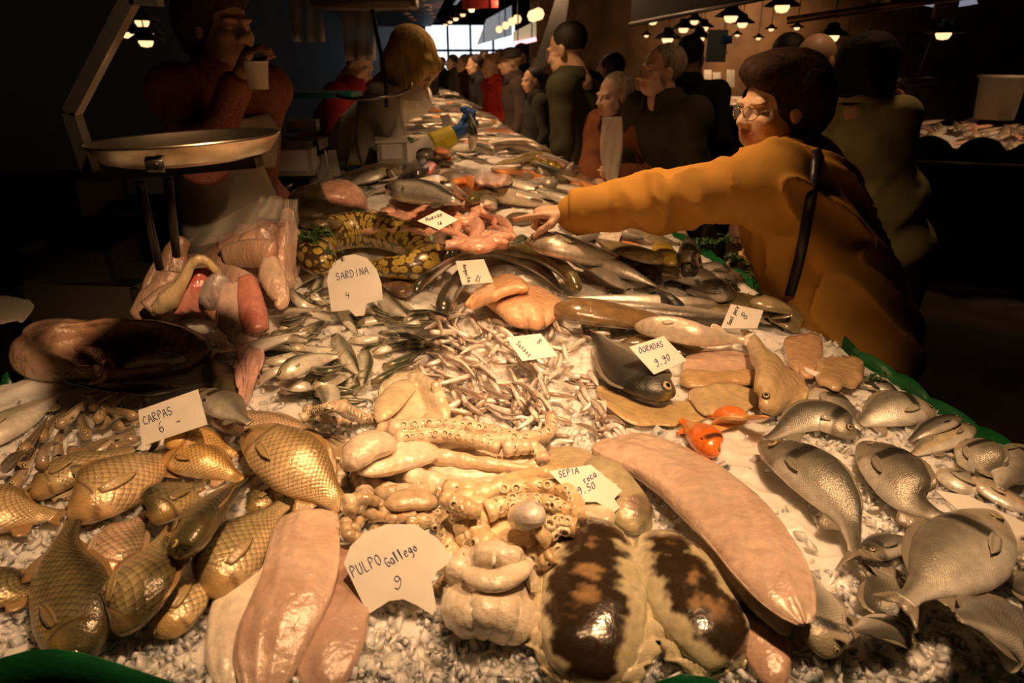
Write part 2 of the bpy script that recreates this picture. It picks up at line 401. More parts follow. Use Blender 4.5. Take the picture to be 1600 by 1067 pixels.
# ------------------------------------------------------------------ fish
# t, upper and lower half height (of H), half thickness (of W)
PROF = {
 'carp':    dict(t=[0, .02, .07, .15, .25, .38, .52, .66, .80, .92, 1], up=[.04, .11, .24, .36, .46, .52, .50, .38, .22, .15, .15], lo=[.05, .13, .23, .33, .42, .47, .45, .36, .22, .14, .14], w=[.10, .26, .55, .80, .94, 1, .92, .72, .45, .24, .14]),
 'bream':   dict(t=[0, .02, .07, .15, .25, .38, .52, .66, .80, .91, 1], up=[.02, .07, .20, .35, .47, .53, .48, .35, .18, .11, .12], lo=[.04, .11, .22, .34, .42, .46, .42, .32, .18, .10, .11], w=[.10, .30, .60, .85, .97, 1, .88, .66, .38, .18, .10]),
 'slim':    dict(t=[0, .02, .07, .15, .25, .38, .52, .66, .80, .92, 1], up=[.06, .16, .30, .42, .49, .52, .50, .42, .28, .15, .13], lo=[.06, .16, .30, .42, .50, .53, .50, .40, .26, .14, .12], w=[.12, .32, .62, .85, .97, 1, .95, .78, .50, .22, .10]),
 'sardine': dict(t=[0, .03, .08, .16, .28, .42, .58, .72, .85, .94, 1], up=[.06, .18, .30, .40, .48, .50, .46, .38, .26, .16, .14], lo=[.08, .20, .34, .46, .54, .56, .50, .38, .24, .14, .13], w=[.15, .40, .66, .84, .97, 1, .9, .7, .42, .2, .1]),
 'eel':     dict(t=[0, .02, .05, .12, .25, .40, .60, .75, .88, .96, 1], up=[.10, .24, .36, .48, .52, .50, .47, .42, .30, .16, .03], lo=[.10, .24, .36, .46, .52, .50, .45, .38, .26, .12, .03], w=[.2, .5, .7, .92, 1, 1, .9, .7, .5, .26, .08]),
 'squid':   dict(t=[0, .03, .08, .16, .28, .42, .58, .74, .87, .96, 1], up=[.34, .42, .46, .49, .51, .51, .48, .41, .28, .14, .02], lo=[.34, .42, .46, .49, .51, .51, .48, .41, .28, .14, .02], w=[.5, .75, .9, 1, 1, 1, .96, .85, .62, .32, .05]),
 'cuttle':  dict(t=[0, .03, .08, .16, .30, .45, .60, .75, .88, .96, 1], up=[.10, .24, .34, .43, .49, .50, .49, .45, .34, .18, .02], lo=[.10, .24, .34, .43, .49, .50, .49, .45, .34, .18, .02], w=[.3, .6, .8, .95, 1, 1, .98, .88, .62, .3, .05]),
 'goby':    dict(t=[0, .03, .09, .18, .28, .42, .58, .72, .86, .95, 1], up=[.14, .34, .48, .54, .50, .44, .38, .30, .20, .12, .10], lo=[.12, .30, .42, .46, .46, .44, .36, .26, .17, .11, .10], w=[.3, .75, 1, 1.05, .95, .8, .62, .45, .3, .16, .1]),
 'flat':    dict(t=[0, .03, .08, .16, .30, .45, .60, .75, .88, .95, 1], up=[.05, .16, .28, .40, .50, .51, .45, .33, .18, .10, .09], lo=[.05, .16, .28, .40, .50, .51, .45, .33, .18, .10, .09], w=[.3, .55, .75, .95, 1, .95, .85, .65, .4, .25, .15]),
}
def prof(kind, n):
    p = PROF[kind]; t = np.linspace(0, 1, n); t = t**1.15 if kind not in ('eel',) else t
    def q(a): return np.interp(t, p['t'], a)
    up, lo, w = (gsmooth(q(p[k]), n*.018) for k in ('up', 'lo', 'w'))
    for a in (up, lo, w): a[0] *= .5
    return t, up, lo, w
def mix(a, b, f): f = np.asarray(f)[..., None]; return np.asarray(a)*(1-f)+np.asarray(b)*f
def sst(x, a, b): return smooth((np.asarray(x, float)-a)/(b-a))
def paint(t, c, s, P, C, seed, kind):
    """fish skin colours: back, flank, belly, head and the marks of the kind"""
    nz = fbm(P, 90, seed)*.18
    col = mix(C['belly'], C['flank'], sst(c+nz, -.75, -.25)); col = mix(col, C['back'], sst(c+nz, C.get('b0', .25), C.get('b1', .75)))
    hd = 1-sst(t+nz*.05, .19, .235); col = mix(col, mix(C['head'], C.get('cheek', C['head']), 1-sst(c, -.5, .3)), hd*.85)
    if kind == 'bream':
        g = np.exp(-((t-.27-nz*.12)/.036)**4)*sst(c+nz*1.5, -.35, -.05); col = mix(col, (.02, .02, .018), np.clip(g*1.3, 0, .9))
        g = np.exp(-((t-.10)/.02)**2)*sst(c, .3, .6); col = mix(col, (.55, .42, .08), g*.6)
        st = .5+.5*np.sin(c*46); col = mix(col, col*.72, st*(1-hd)*sst(c, -.5, .1)*.6)
    if kind == 'carp':
        tg = .235-.05*c*c; g = np.exp(-((t-tg)/.009)**2); col = mix(col, C.get('gill', C['head']), g*.8)
    if kind in ('carp', 'bream', 'slim', 'sardine'):
        g = np.exp(-((c+.12+2.2*t)/.10)**2)*(1-sst(t, .035, .06)); col = mix(col, np.array(C['head'])*.25, g*.8)
        tg = .23-.05*c*c; g = np.exp(-((t-tg)/.008)**2); col = mix(col, np.array(C['head'])*.5, g*.45)
    if C.get('stripe'):
        g = sst(np.abs(c-C['stripe'][0]), .16, .03)*(1-hd)
        col = mix(col, C['stripe'][1], np.clip(g, 0, 1)*.8)
    if C.get('blotch'):
        g = sst(fbm(P, C['blotch'][1], seed+5), C['blotch'][2], C['blotch'][2]+.22); col = mix(col, C['blotch'][0], g*.85)
    return np.clip(col*(1+nz[..., None]*.5), 0, 1)
EYE = mat('wet_eye', attr=True, rough=.08, coat=1, coat_rough=.02)
def eye_mesh(c, nrm, r, iris, pupil=(.008, .008, .01)):
    nrm = unit(nrm); a = unit(np.cross(nrm, [.3, .2, .9])); b = np.cross(nrm, a); V, Cc = [], []
    rr = [0, .38, .46, .62, .80, .92, 1.0, 1.05]; cl = [pupil, pupil, tuple(.8*k for k in iris), iris, tuple(.55*k for k in iris), (.06, .05, .04), (.05, .045, .035), (.05, .045, .035)]
    for q, cc in zip(rr, cl):
        h = math.sqrt(max(0, 1-(q/1.06)**2))*r*.5-(.15*r if q > 1 else 0)
        for k in range(14):
            an = k*2*math.pi/14; V.append(c+(a*math.cos(an)+b*math.sin(an))*q*r+nrm*h); Cc.append(cc)
    return np.array(V), grid_faces(len(rr), 14, True), np.array(Cc)
def make_fish(name, kind, P, H, W, side=1, roll=0, mt=None, C=None, label=None, cat='fish', group=None, tail=1.0, tailform='fork', lod=2, seed=None,
              dorsal=.5, pec=1.0, eye=.05, fins=None, e=1.0, sdens=1.0, finmat=None, anal=.25, twist=0):
    """P: spine in space, mouth first, up to the root of the tail fin. Lies on its flank at roll 0, back uppermost at roll 90."""
    seed = seed if seed is not None else rng.integers(1e6)
    n = {3: 120, 2: 72, 1: 26, 0: 13}[lod]; nr = {3: 72, 2: 40, 1: 16, 0: 10}[lod]; hi = lod; lod = min(lod, 2)
    t, up, lo, wd = prof(kind, n)
    PP = np.stack([np.interp(t, np.linspace(0, 1, len(P)), P[:, i]) for i in range(3)], 1)
    PP = np.stack([gsmooth(PP[:, i], n*.03) for i in range(3)], 1); T = tangents(PP)
    upv = np.array([0, 0, 1.]); N0 = unit(upv-T*(T@upv)[:, None]); Dl = np.cross(N0, T)*side
    ra = R(roll)+R(twist)*(t-.4); D = Dl*np.cos(ra)[:, None]+N0*np.sin(ra)[:, None]; N = N0*np.cos(ra)[:, None]-Dl*np.sin(ra)[:, None]
    V, F, c, s, tt = loft(PP, D, N, up*H, lo*H, wd*W/2, nr, e)
    tv = np.r_[np.repeat(t, nr+1), 0, 1]
    if lod == 2:   # gill cover edge and a little life in the surface
        V = V+0
        g = (1-sst(tv-(.225-.05*c*c), -.003, .012))*sst(tv, .05, .2)*(np.abs(s) > .1); nrmv = np.r_[np.repeat(N, nr+1, 0), N[:1], N[-1:]]
        if kind in ('carp', 'bream', 'slim', 'sardine'): V += nrmv*(np.sign(s)*g*W*.035)[:, None]
        V += nrmv*(fbm(V, 60, seed)*np.sign(s)*W*.018)[:, None]
        if kind == 'squid':
            q3 = np.stack([tv*1.6+seed % 7, np.arctan2(s, c)*.9, 0*tv], 1); V += nrmv*(ridges(q3, (1, 0, 0), 4.2, seed, .5)*np.sign(s)*(np.abs(s) > .15)*W*.07)[:, None]
        if kind in ('squid', 'cuttle', 'lobe'):
            V += nrmv*(fbm(V*[1, 1, .3], 22, seed, 3)*np.sign(s)*(np.abs(s) > .1)*W*.16)[:, None]+(V-np.r_[np.repeat(PP, nr+1, 0), PP[:1], PP[-1:]])*(fbm(np.repeat(PP, nr+1, 0) if False else V, 16, seed+2, 2)*.10)[:, None]
    L = np.linalg.norm(np.diff(PP, axis=0), axis=1).sum()
    th = np.r_[np.tile(np.linspace(-math.pi, math.pi, nr+1), n), 0, 0]
    suv = np.stack([tv*L*100*sdens, th*H*100*.36*sdens, tv], 1)
    col = paint(tv, c, s, V, C, seed, kind)
    root = mesh_ob(name, V, F, mt, col, suv); tag(root, label, cat, group)
    fm = finmat or FINM; fc = np.array(C.get('fin', C['back']))
    end, Te, De, Ne = PP[-1], T[-1], D[-1], N[-1]
    if tail and lod >= 0:
        h0 = (up[-1]+lo[-1])*H/2; Lt = H*.55*tail; nu, nv = (13, 6) if lod == 2 else (7, 4)
        a = np.linspace(-1, 1, nu); fk = {'fork': .42+.58*np.abs(a)**1.3, 'round': 1-.3*np.abs(a)**2, 'square': .8+.2*np.abs(a)}[tailform]
        G = np.zeros((nu, nv, 3)); wob = rng.normal(0, .10)
        for i in range(nu):
            for j in range(nv):
                q = j/(nv-1); sp = h0*a[i]+(H*.46*tail*a[i]-h0*a[i])*q**.85
                G[i, j] = end+Te*(Lt*fk[i]*q-.004)+De*sp+Ne*(wob*Lt*q*q+.012*H*math.sin(a[i]*9)*q)
        TV, TF = sheet(G, np.linspace(.0022, .0006, nv)[None].repeat(nu, 0)*max(1, H/.08))
        st = (.72+.35*np.abs(np.sin(np.tile(np.repeat(np.arange(nu), nv), 2)*2.2)))[:, None]
        if lod >= 1 or lod == 0 and False: mesh_ob('tail_fin', TV, TF, fm, fc*st, parent=root)
        else:
            mesh_ob('tail_fin', TV, TF, fm, fc*st, parent=root)
    if lod >= 1 and dorsal:
        t0, t1 = (.30, .80) if kind != 'eel' else (.15, 1.0)
        i0, i1 = np.searchsorted(t, t0), min(n-1, np.searchsorted(t, t1)); K = np.linspace(i0, i1, 14).astype(int); G = np.zeros((14, 4, 3))
        for a, i in enumerate(K):
            q = a/13; hh = H*.20*dorsal*(math.sin(math.pi*min(1, q*.9+.12))**.6)*(1+.12*(a % 2))
            for j in range(4): G[a, j] = PP[i]+D[i]*(up[i]*H*.94+hh*j/3)-(-T[i]*hh*.45*j/3)+N[i]*W*.03*math.sin(a*.9+j)
        SV, SF = sheet(G, np.array([.0022, .0016, .001, .0006])[None].repeat(14, 0)); mesh_ob('dorsal_fin', SV, SF, fm, fc*.9, parent=root)
        if anal:
            i0, i1 = np.searchsorted(t, .66), np.searchsorted(t, .82); K = np.linspace(i0, i1, 7).astype(int); G = np.zeros((7, 4, 3))
            for a, i in enumerate(K):
                hh = H*anal*math.sin(math.pi*min(1, a/6*.8+.2))**.7*(1-.35*a/6)
                for j in range(4): G[a, j] = PP[i]-D[i]*(lo[i]*H*.94+hh*j/3)+T[i]*hh*.6*j/3
            SV, SF = sheet(G, .0012); mesh_ob('anal_fin', SV, SF, fm, fc, parent=root)
    L_ = L
    if lod >= 1 and pec:
        for sg in ((1, -1) if lod == 2 and roll > 50 else (1,) if roll < 120 else (-1,)):
            Lp = H*.46*pec; G = np.zeros((8, 5, 3)); tl = L_*np.gradient(t).mean()
            for a in range(8):
                q = a/7; wdt = Lp*.15*math.sin(math.pi*(q*.84+.16))**.8*(1.1 if q < .9 else .4); ii = min(n-1, np.searchsorted(t, .25+Lp*q/L_))
                for j in range(5):
                    y = -lo[ii]*H*.30-Lp*.16*q+(j-2)/2*wdt; yf = min(.95, abs(y)/(lo[ii]*H+1e-6)); G[a, j] = PP[ii]+D[ii]*y+N[ii]*sg*(wd[ii]*W/2*math.sqrt(1-yf*yf)+.0010+.0010*math.sin(j*2.2)+.004*q)
            SV, SF = sheet(G, .0010); mesh_ob('pectoral_fin', SV, SF, fm, (fc*.4+np.array(C['flank'])*.55)*(.8+.3*np.abs(np.sin(np.tile(np.tile(np.arange(5), 8), 2)*2.1)))[:, None], parent=root)
    if lod >= 1 and eye:
        for sg in ((1, -1) if lod == 2 and roll > 50 else (1,)):
            te = {'carp': .085, 'bream': .125, 'slim': .08, 'sardine': .07, 'eel': .03, 'goby': .09, 'flat': .08}.get(kind, .08)
            i = np.searchsorted(t, te); yk = (.5 if kind == 'goby' else float(np.clip(.10-.3*D[i][1], -.2, .4)) if roll < 50 else .3); pc = PP[i]+D[i]*up[i]*H*yk+N[i]*sg*wd[i]*W/2*math.sqrt(1-yk*yk)*.97
            EV, EF, EC = eye_mesh(pc, N[i]*sg+D[i]*.15-T[i]*.2, L*eye*.5*(1.25 if kind == 'bream' else 1), C.get('iris', (.75, .6, .25))); mesh_ob('eye', EV, EF, EYE, EC, parent=root)
    return root
FINM = mat('fin_membrane', attr=True, rough=.3, coat=.6, bump=.3, bscale=300, sss=.1)
def drop_fish(px, name, kind, hw, ww, side=1, roll=0, flex=.5, sink=0, lift=0, zfix=None, stampit=True, n=16, zmax=1.3, **kw):
    """hw: body height in metres; ww: thickness in metres"""
    rl = R(roll); vext = abs(math.cos(rl))*ww/2+abs(math.sin(rl))*hw/2; hext = abs(math.cos(rl))*hw/2+abs(math.sin(rl))*ww/2
    t, up, lo, wd = prof(kind, n); pr = np.interp(np.linspace(0, 1, n), t, wd if abs(math.cos(rl)) > .7 else (up+lo))
    P = drape(px, n, vext*np.clip(pr, .35, 1), flex, lift, max(.01, hext*.5), sink, zfix, zmax)
    if stampit:
        hp = np.interp(np.linspace(0, 1, n), t, (up+lo) if abs(math.cos(rl)) > .7 else wd)
        Q = resample(P, n*3, False); f = np.linspace(0, 1, n*3); stamp(Q, np.interp(f, np.linspace(0, 1, n), hp)*hext, np.interp(f, np.linspace(0, 1, n), pr)*vext)
    return make_fish(name, kind, P, hw, ww, side, roll, **kw)
# ------------------------------------------------------------------ counter, ice, green liner
STEEL = mat('brushed_steel', (.35, .34, .32), rough=.35, metal=.9, bump=.1, bscale=120)
ICE = mat('crushed_ice', (.90, .88, .84), rough=.3, coat=.4, coat_rough=.2, bump=.6, bscale=120, sss=1, var=.06, vscale=30)
ICECHIP = mat('ice_chips', (.90, .88, .84), rough=.2, spec=.5, coat=.3, sss=1, bump=.4, bscale=200)
GREEN = mat('green_liner', (.008, .11, .03), rough=.35, bump=.3, bscale=80, var=.3)
ys = np.r_[np.linspace(YF, 3, 30), np.linspace(3.3, YB, 20)]
outl = [(ex_right(y), y) for y in ys]+[(ex_left(y), y) for y in ys[::-1]]
V = [(x, y, z) for z in (.0, .90) for x, y in outl]; n = len(outl)
F = [[i, (i+1) % n, n+(i+1) % n, n+i] for i in range(n)]
m = len(ys)
F += [[n+i, n+i+1, n+n-2-i, n+n-1-i] for i in range(m-1)]
c = mesh_ob('market_counter', V, F, mat('counter_side', (.05, .045, .04), rough=.5, var=.3), smooth=False)
tag(c, 'long dark fish counter running down the aisle under the ice and fish', 'counter')
def pip(x, y, poly):
    c = False; j = len(poly)-1
    for i in range(len(poly)):
        if (poly[i][1] > y) != (poly[j][1] > y) and x < (poly[j][0]-poly[i][0])*(y-poly[i][1])/(poly[j][1]-poly[i][1])+poly[i][0]: c = not c
        j = i
    return c
def ice_grid(x0, x1, y0, y1, st, name, lab):
    xs = np.arange(x0, x1, st); yy = np.arange(y0, y1, st); X, Y = np.meshgrid(xs, yy, indexing='ij')
    inside = (X < np.vectorize(ex_right)(Y)-.0) & (X > ex_left(Y)) & (Y > YF)
    Z = surf(X, Y)+.006*fbm(np.stack([X, Y, 0*X], -1), 14, 3)+(.0058*ridges(np.stack([X, Y, 0*X], -1), (1, 0, 0), 75, 9, .9))-.004
    dist = np.minimum(np.minimum(ex_right(Y)-X, X-ex_left(Y)), Y-YF); Z = Z-.05*(1-smooth(dist/.035))
    m = len(yy); I = np.arange(X.size).reshape(X.shape); q = np.stack([I[:-1, :-1], I[1:, :-1], I[1:, 1:], I[:-1, 1:]], -1).reshape(-1, 4)
    q = q[inside.ravel()[q].any(1)]
    used = np.unique(q); rm = np.full(X.size, -1); rm[used] = np.arange(len(used)); V = np.stack([X, Y, Z], -1).reshape(-1, 3)[used]
    V[:, 0] = np.clip(V[:, 0], ex_left(V[:, 1]), ex_right(V[:, 1])); V[:, 1] = np.maximum(V[:, 1], YF)
    o = mesh_ob(name, V, rm[q], ICE); tag(o, lab, 'ice', kind='stuff'); return o
near_ice = ice_grid(-1.4, 1.35, YF-.01, 3.0, .0062, 'crushed_ice', 'bed of crushed ice under the fish on the near counter')
far_ice = ice_grid(-2.4, .9, 3.0, YB, .03, 'crushed_ice', 'bed of crushed ice down the far stretch of the counter')
def chips(N, area, size, name, lab, sq=1.):
    base = np.array([[x, y, z] for x in (-1, 1) for y in (-1, 1) for z in (-1, 1)], float); bf = [[0, 1, 3, 2], [4, 6, 7, 5], [0, 4, 5, 1], [2, 3, 7, 6], [0, 2, 6, 4], [1, 5, 7, 3]]
    Vs, Fs = [], []; b = 0; r = np.random.default_rng(3)
    while b < N*8:
        u, v = r.uniform(area[0], area[1]), r.uniform(area[2], area[3]); p = at(u, v, .965)
        p[2] = surf(p[0], p[1])
        if pip(u, v, [(1060, 660), (1190, 670), (1290, 780), (1340, 900), (1250, 900), (1150, 760)]) and r.random() < .88: continue
        if not (ex_left(p[1])+.02 < p[0] < ex_right(p[1])-.03 and p[1] > YF+.012): b += 0; continue
        s = size*(.35+r.random()**2.2)*1.1; q, _ = np.linalg.qr(r.normal(size=(3, 3)))
        w_ = base*r.uniform(.35, 1, (8, 3))*np.array([1, .8, .35])*s; w_ = w_@q.T
        p[2] += r.uniform(-.5, .35)*s*.5
        Vs.append(w_+p); Fs += [[i+b for i in f] for f in bf]; b += 8
    o = mesh_ob(name, np.vstack(Vs), Fs, ICECHIP, smooth=True); tag(o, lab, 'ice', kind='stuff')
chips(6500, (-50, 1660, 640, 1100), .0098, 'ice_chips', 'loose chips of ice scattered along the front of the counter')
chips(1500, (330, 1350, 450, 720), .010, 'ice_chips', 'loose chips of ice between the sardines and flatfish')
def liner(path, name, lab, hgt=.03, wav=.042, out=.02, lean=1, hmod=None):
    """scalloped green leaf edging standing along the counter edge"""
    P = resample(np.array(path), int(np.linalg.norm(np.diff(np.array(path), axis=0), axis=1).sum()/wav*10), False); L = np.r_[0, np.cumsum(np.linalg.norm(np.diff(P, axis=0), axis=1))]
    T = tangents(P); O = np.cross(T, [0, 0, 1.])*lean; G = np.zeros((len(P), 4, 3))
    for i in range(len(P)):
        sc = abs(math.sin(L[i]/wav*math.pi))**.6; sc = sc if hmod is None else hmod(P[i][0]); hh = -.05+(hgt*sc+.012+.05)*np.linspace(0, 1, 4)
        for j in range(4): G[i, j] = P[i]+np.array([0, 0, hh[j]])+O[i]*(out*(j/3)**2*(1+.3*math.sin(L[i]*23)))
    V, F = sheet(G, .001); o = mesh_ob(name, V, F, GREEN); tag(o, lab, 'liner')
ye = np.linspace(YF, YB-.1, 140)
liner([(ex_right(y)+.004, y, .945) for y in ye], 'leaf_liner', 'green scalloped leaf liner along the customer edge of the long counter', hgt=.012, wav=.13)
liner([(x, YF-.004, .945) for x in np.linspace(-1.3, ex_right(YF), 160)], 'leaf_liner', 'green scalloped leaf liner along the front end of the counter', hgt=.088, wav=.30, out=.0, hmod=lambda x: .08+.92*math.exp(-((x+.515)/.13)**2)+.5*math.exp(-((x-.20)/.06)**2))
liner([(ex_left(y)-.004, y, .95) for y in ye], 'leaf_liner', 'green leaf liner along the vendor edge of the long counter', lean=-1)
# ------------------------------------------------------------------ skins
CARPM = mat('carp_skin', attr=True, rough=.34, metal=.22, coat=.75, coat_rough=.13, scales=(1.3, .55, .9), bump=.35, bscale=240, var=.25, vscale=45)
CARPF = mat('carp_skin_fine', attr=True, rough=.34, metal=.22, coat=.75, coat_rough=.13, scales=(1.8, .6, .7), bump=.3, bscale=240, var=.25, vscale=45)
BREAMM = mat('bream_skin', attr=True, rough=.38, metal=.32, coat=.5, coat_rough=.16, scales=(2.9, .78, .3), bump=.3, bscale=380, var=.22, vscale=60)
SILVER = mat('silver_skin', attr=True, rough=.3, metal=.22, coat=.7, coat_rough=.1, bump=.25, bscale=260, var=.2, vscale=70)
SLICK = mat('slick_skin', attr=True, rough=.3, coat=1, coat_rough=.06, bump=.3, bscale=110, var=.3, vscale=40, spec=.6)
FLESH = mat('wet_flesh', attr=True, rough=.32, coat=.9, coat_rough=.09, bump=.8, bscale=55, bdist=.008, detail=8, var=.22, vscale=30, sss=.12, mottle=(.5, .25, .17), mscale=22, mlo=.55, mhi=.95)
CARP = dict(back=(.13, .105, .045), flank=(.46, .37, .19), belly=(.68, .52, .30), head=(.26, .19, .08), cheek=(.55, .36, .14), fin=(.34, .21, .09), iris=(.8, .62, .22), gill=(.12, .05, .02))
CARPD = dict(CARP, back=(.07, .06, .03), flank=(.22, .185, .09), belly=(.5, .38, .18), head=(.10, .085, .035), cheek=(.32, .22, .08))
CARPG = dict(CARP, back=(.34, .24, .1), flank=(.66, .50, .26), belly=(.85, .62, .36), head=(.5, .34, .14), cheek=(.75, .48, .2))
GOLD = dict(CARP, back=(.36, .22, .06), flank=(.72, .45, .16), belly=(.88, .64, .32), head=(.6, .34, .09), cheek=(.8, .5, .16))
MULL = dict(CARP, back=(.36, .27, .16), flank=(.66, .47, .32), belly=(.8, .62, .48), head=(.7, .38, .2), cheek=(.72, .42, .26), fin=(.4, .28, .18))
BRM = dict(back=(.12, .115, .09), flank=(.31, .29, .23), belly=(.74, .71, .64), head=(.15, .14, .11), cheek=(.30, .27, .2), fin=(.25, .22, .17), iris=(.62, .5, .26), b0=-.15, b1=.6)
BRML = dict(BRM, back=(.26, .245, .20), flank=(.60, .57, .48), belly=(.85, .82, .75), head=(.5, .44, .32), cheek=(.7, .6, .42))
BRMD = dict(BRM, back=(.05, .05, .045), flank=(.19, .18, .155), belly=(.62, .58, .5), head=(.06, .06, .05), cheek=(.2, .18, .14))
SARD = dict(back=(.07, .085, .05), flank=(.88, .85, .74), belly=(.9, .86, .76), head=(.3, .26, .14), cheek=(.7, .62, .42), fin=(.3, .27, .18), b0=.3, b1=.6, stripe=(.3, (.13, .14, .08)), iris=(.7, .6, .4))
SANDE = dict(back=(.40, .30, .23), flank=(.95, .88, .82), belly=(.92, .86, .8), head=(.42, .3, .22), fin=(.4, .3, .2), b0=.35, b1=.7)
GOB = dict(back=(.22, .17, .10), flank=(.46, .37, .25), belly=(.78, .68, .54), head=(.34, .24, .13), fin=(.35, .26, .16), blotch=((.16, .12, .07), 60, .3))
ICEL = 'on the ice'
G_CARP = 'carp heaped at the front of the counter'
def cf(px, H, C, lab, side=1, roll=0, m=None, W=None, **k):
    k.setdefault('tailform', 'fork')
    return drop_fish(px, k.pop('name', 'carp'), k.pop('kind', 'carp'), H, W or H*.52, side, roll, mt=m or CARPM, C=C, label=lab, group=k.pop('group', G_CARP), **k)
# small brown gobies
gob = [[(30, 745), (45, 700), (78, 665)], [(95, 755), (90, 700), (100, 655)], [(18, 768), (40, 730), (60, 690)], [(62, 770), (95, 745), (140, 725)], [(108, 722), (150, 695), (215, 672)], [(150, 668), (180, 650), (220, 640)],
       [(138, 688), (128, 660), (118, 630)], [(88, 668), (112, 650), (135, 622)], [(150, 660), (165, 640), (200, 615)], [(215, 688), (180, 690), (140, 712)], [(140, 640), (165, 625), (195, 605)], [(60, 690), (80, 660), (105, 640)],
       [(170, 705), (205, 690), (235, 680)], [(30, 712), (55, 680), (75, 650)], [(160, 745), (130, 765), (85, 778)], [(178, 672), (200, 660), (228, 655)], [(20, 790), (45, 770), (85, 755)], [(110, 700), (120, 720), (100, 750)],
       [(215, 655), (195, 645), (160, 640)], [(65, 735), (70, 700), (95, 690)], [(5, 735), (30, 710), (50, 702)], [(235, 660), (245, 690), (225, 715)], [(130, 620), (155, 618), (180, 600)], [(100, 735), (130, 735), (175, 720)]]
for i, p in enumerate(gob):
    drop_fish(p, 'goby', 'goby', .021, .019, rng.choice([-1, 1]), rng.uniform(20, 80), mt=SLICK, C=dict(GOB, back=tuple(np.array(GOB['back'])*rng.uniform(.7, 1.5)), flank=tuple(np.array(GOB['flank'])*rng.uniform(.7, 1.3))), lod=1, lift=.006, tail=.8, tailform='round',
              label='small slimy brown goby in the heap behind the carp', group='gobies heaped behind the carp', n=9)
# under layer first, top of the heap last
cf([(-95, 775), (0, 800), (92, 806)], .105, CARPG, 'scaly gold carp cut by the frame edge, with an orange smudge near its tail', side=1, tail=.5)
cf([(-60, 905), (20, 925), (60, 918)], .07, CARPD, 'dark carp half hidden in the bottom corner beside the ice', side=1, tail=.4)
cf([(42, 779), (110, 735), (215, 700)], .085, CARP, 'carp lying behind the largest scaly one, its snout pointing at the frame edge', side=1, tail=.3)
cf([(108, 806), (190, 750), (285, 700)], .112, CARPG, 'big scaly carp with a pale frosted flank, lying below the CARPAS sign', side=1, roll=20, tail=.3, sdens=.9)
cf([(150, 925), (172, 860), (235, 800)], .085, MULL, 'pinkish carp mostly buried between two darker upright carps', side=-1, tail=.2)
cf([(247, 1000), (285, 925), (318, 862)], .085, CARP, 'carp with its head down in the ice under the red gilled one', side=1, tail=.3)
cf([(330, 655), (430, 668), (520, 690)], .062, MULL, 'long pink headed fish stretched out behind the golden carp', side=1, roll=20, name='mullet', kind='slim', tail=.6, group='mullets beside the carp', m=CARPF)
cf([(256, 690), (310, 688), (372, 712)], .060, GOLD, 'small golden fish just below the corner of the CARPAS sign', side=1, roll=20, m=CARPF, W=.04)
cf([(252, 718), (315, 722), (382, 752)], .066, GOLD, 'golden fish with its snout left, second below the CARPAS sign', side=1, roll=20, m=CARPF, W=.045, tail=.5)
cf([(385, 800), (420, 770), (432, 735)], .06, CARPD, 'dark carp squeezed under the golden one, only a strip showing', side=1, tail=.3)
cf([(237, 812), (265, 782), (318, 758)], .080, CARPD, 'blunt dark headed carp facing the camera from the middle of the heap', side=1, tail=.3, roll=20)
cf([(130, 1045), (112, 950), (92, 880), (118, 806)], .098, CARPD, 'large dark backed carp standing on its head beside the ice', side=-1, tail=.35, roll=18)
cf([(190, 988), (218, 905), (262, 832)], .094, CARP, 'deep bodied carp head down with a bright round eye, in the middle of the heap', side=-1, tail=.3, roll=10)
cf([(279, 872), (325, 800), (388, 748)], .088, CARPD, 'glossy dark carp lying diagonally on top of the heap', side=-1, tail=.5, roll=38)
cf([(318, 935), (375, 850), (446, 785)], .098, CARP, 'carp with red gills and an open cheek, pointing down toward the ice', side=1, tail=.25, roll=14, lift=.010)
cf([(383, 672), (450, 718), (540, 797)], .108, CARPG, 'bright golden scaly carp tapering toward the octopus', side=1, roll=22, tail=.14, lift=.012, sdens=.95, tailform='square')
cf([(-70, 705), (25, 655), (100, 612)], .088, dict(SARD, back=(.2, .18, .1), flank=(.62, .58, .42), stripe=(.55, (.75, .7, .5))), 'thick silver striped mackerel in the corner by the dark edge', side=1, kind='slim', name='mackerel', m=SILVER, tail=0, group=None)
cf([(312, 612), (345, 632), (392, 662)], .062, BRML, 'silvery fish peeping out behind the CARPAS sign, its eye above the card', side=1, roll=20, kind='bream', name='silver_bream', m=BREAMM, tail=.3, group=None)
drop_fish([(545, 712), (515, 695), (478, 690)], 'flatfish', 'flat', .085, .02, 1, 5, mt=SLICK, C=dict(GOB, back=(.22, .18, .12), flank=(.34, .27, .18)), label='grey brown flatfish between the golden carp and the octopus', tail=.5, eye=0)
# ------------------------------------------------------------------ gilthead breams on the right
def br(px, H, C, lab, side=1, roll=0, W=None, name='gilthead_bream', kind='bream', m=None, group='breams laid out on the ice', **k):
    return drop_fish(px, name, kind, H, W or H*.40, side, roll, mt=m or BREAMM, C=C, label=lab, group=group, **k)
br([(1460, 640), (1400, 640), (1330, 668)], .088, BRML, 'bright bream with its head toward the green liner, back arched upward', side=-1, roll=22, tail=.2)
br([(1290, 600), (1300, 640), (1350, 672)], .09, BRML, 'silver bream body tucked below the folded flatfish', side=1, tail=.2)
br([(1335, 598), (1370, 600), (1410, 620)], .055, BRMD, 'dark fish with a leaf on it at the counter edge', side=1, tail=.3, name='mullet', kind='slim', m=SILVER, group=None)
br([(1517, 664), (1475, 685), (1425, 712)], .058, dict(BRML, flank=(.72, .6, .42)), 'round pale fish pointing at the green liner', side=-1, name='grey_mullet', kind='slim', m=SILVER, tail=.3, group='pale mullets near the liner')
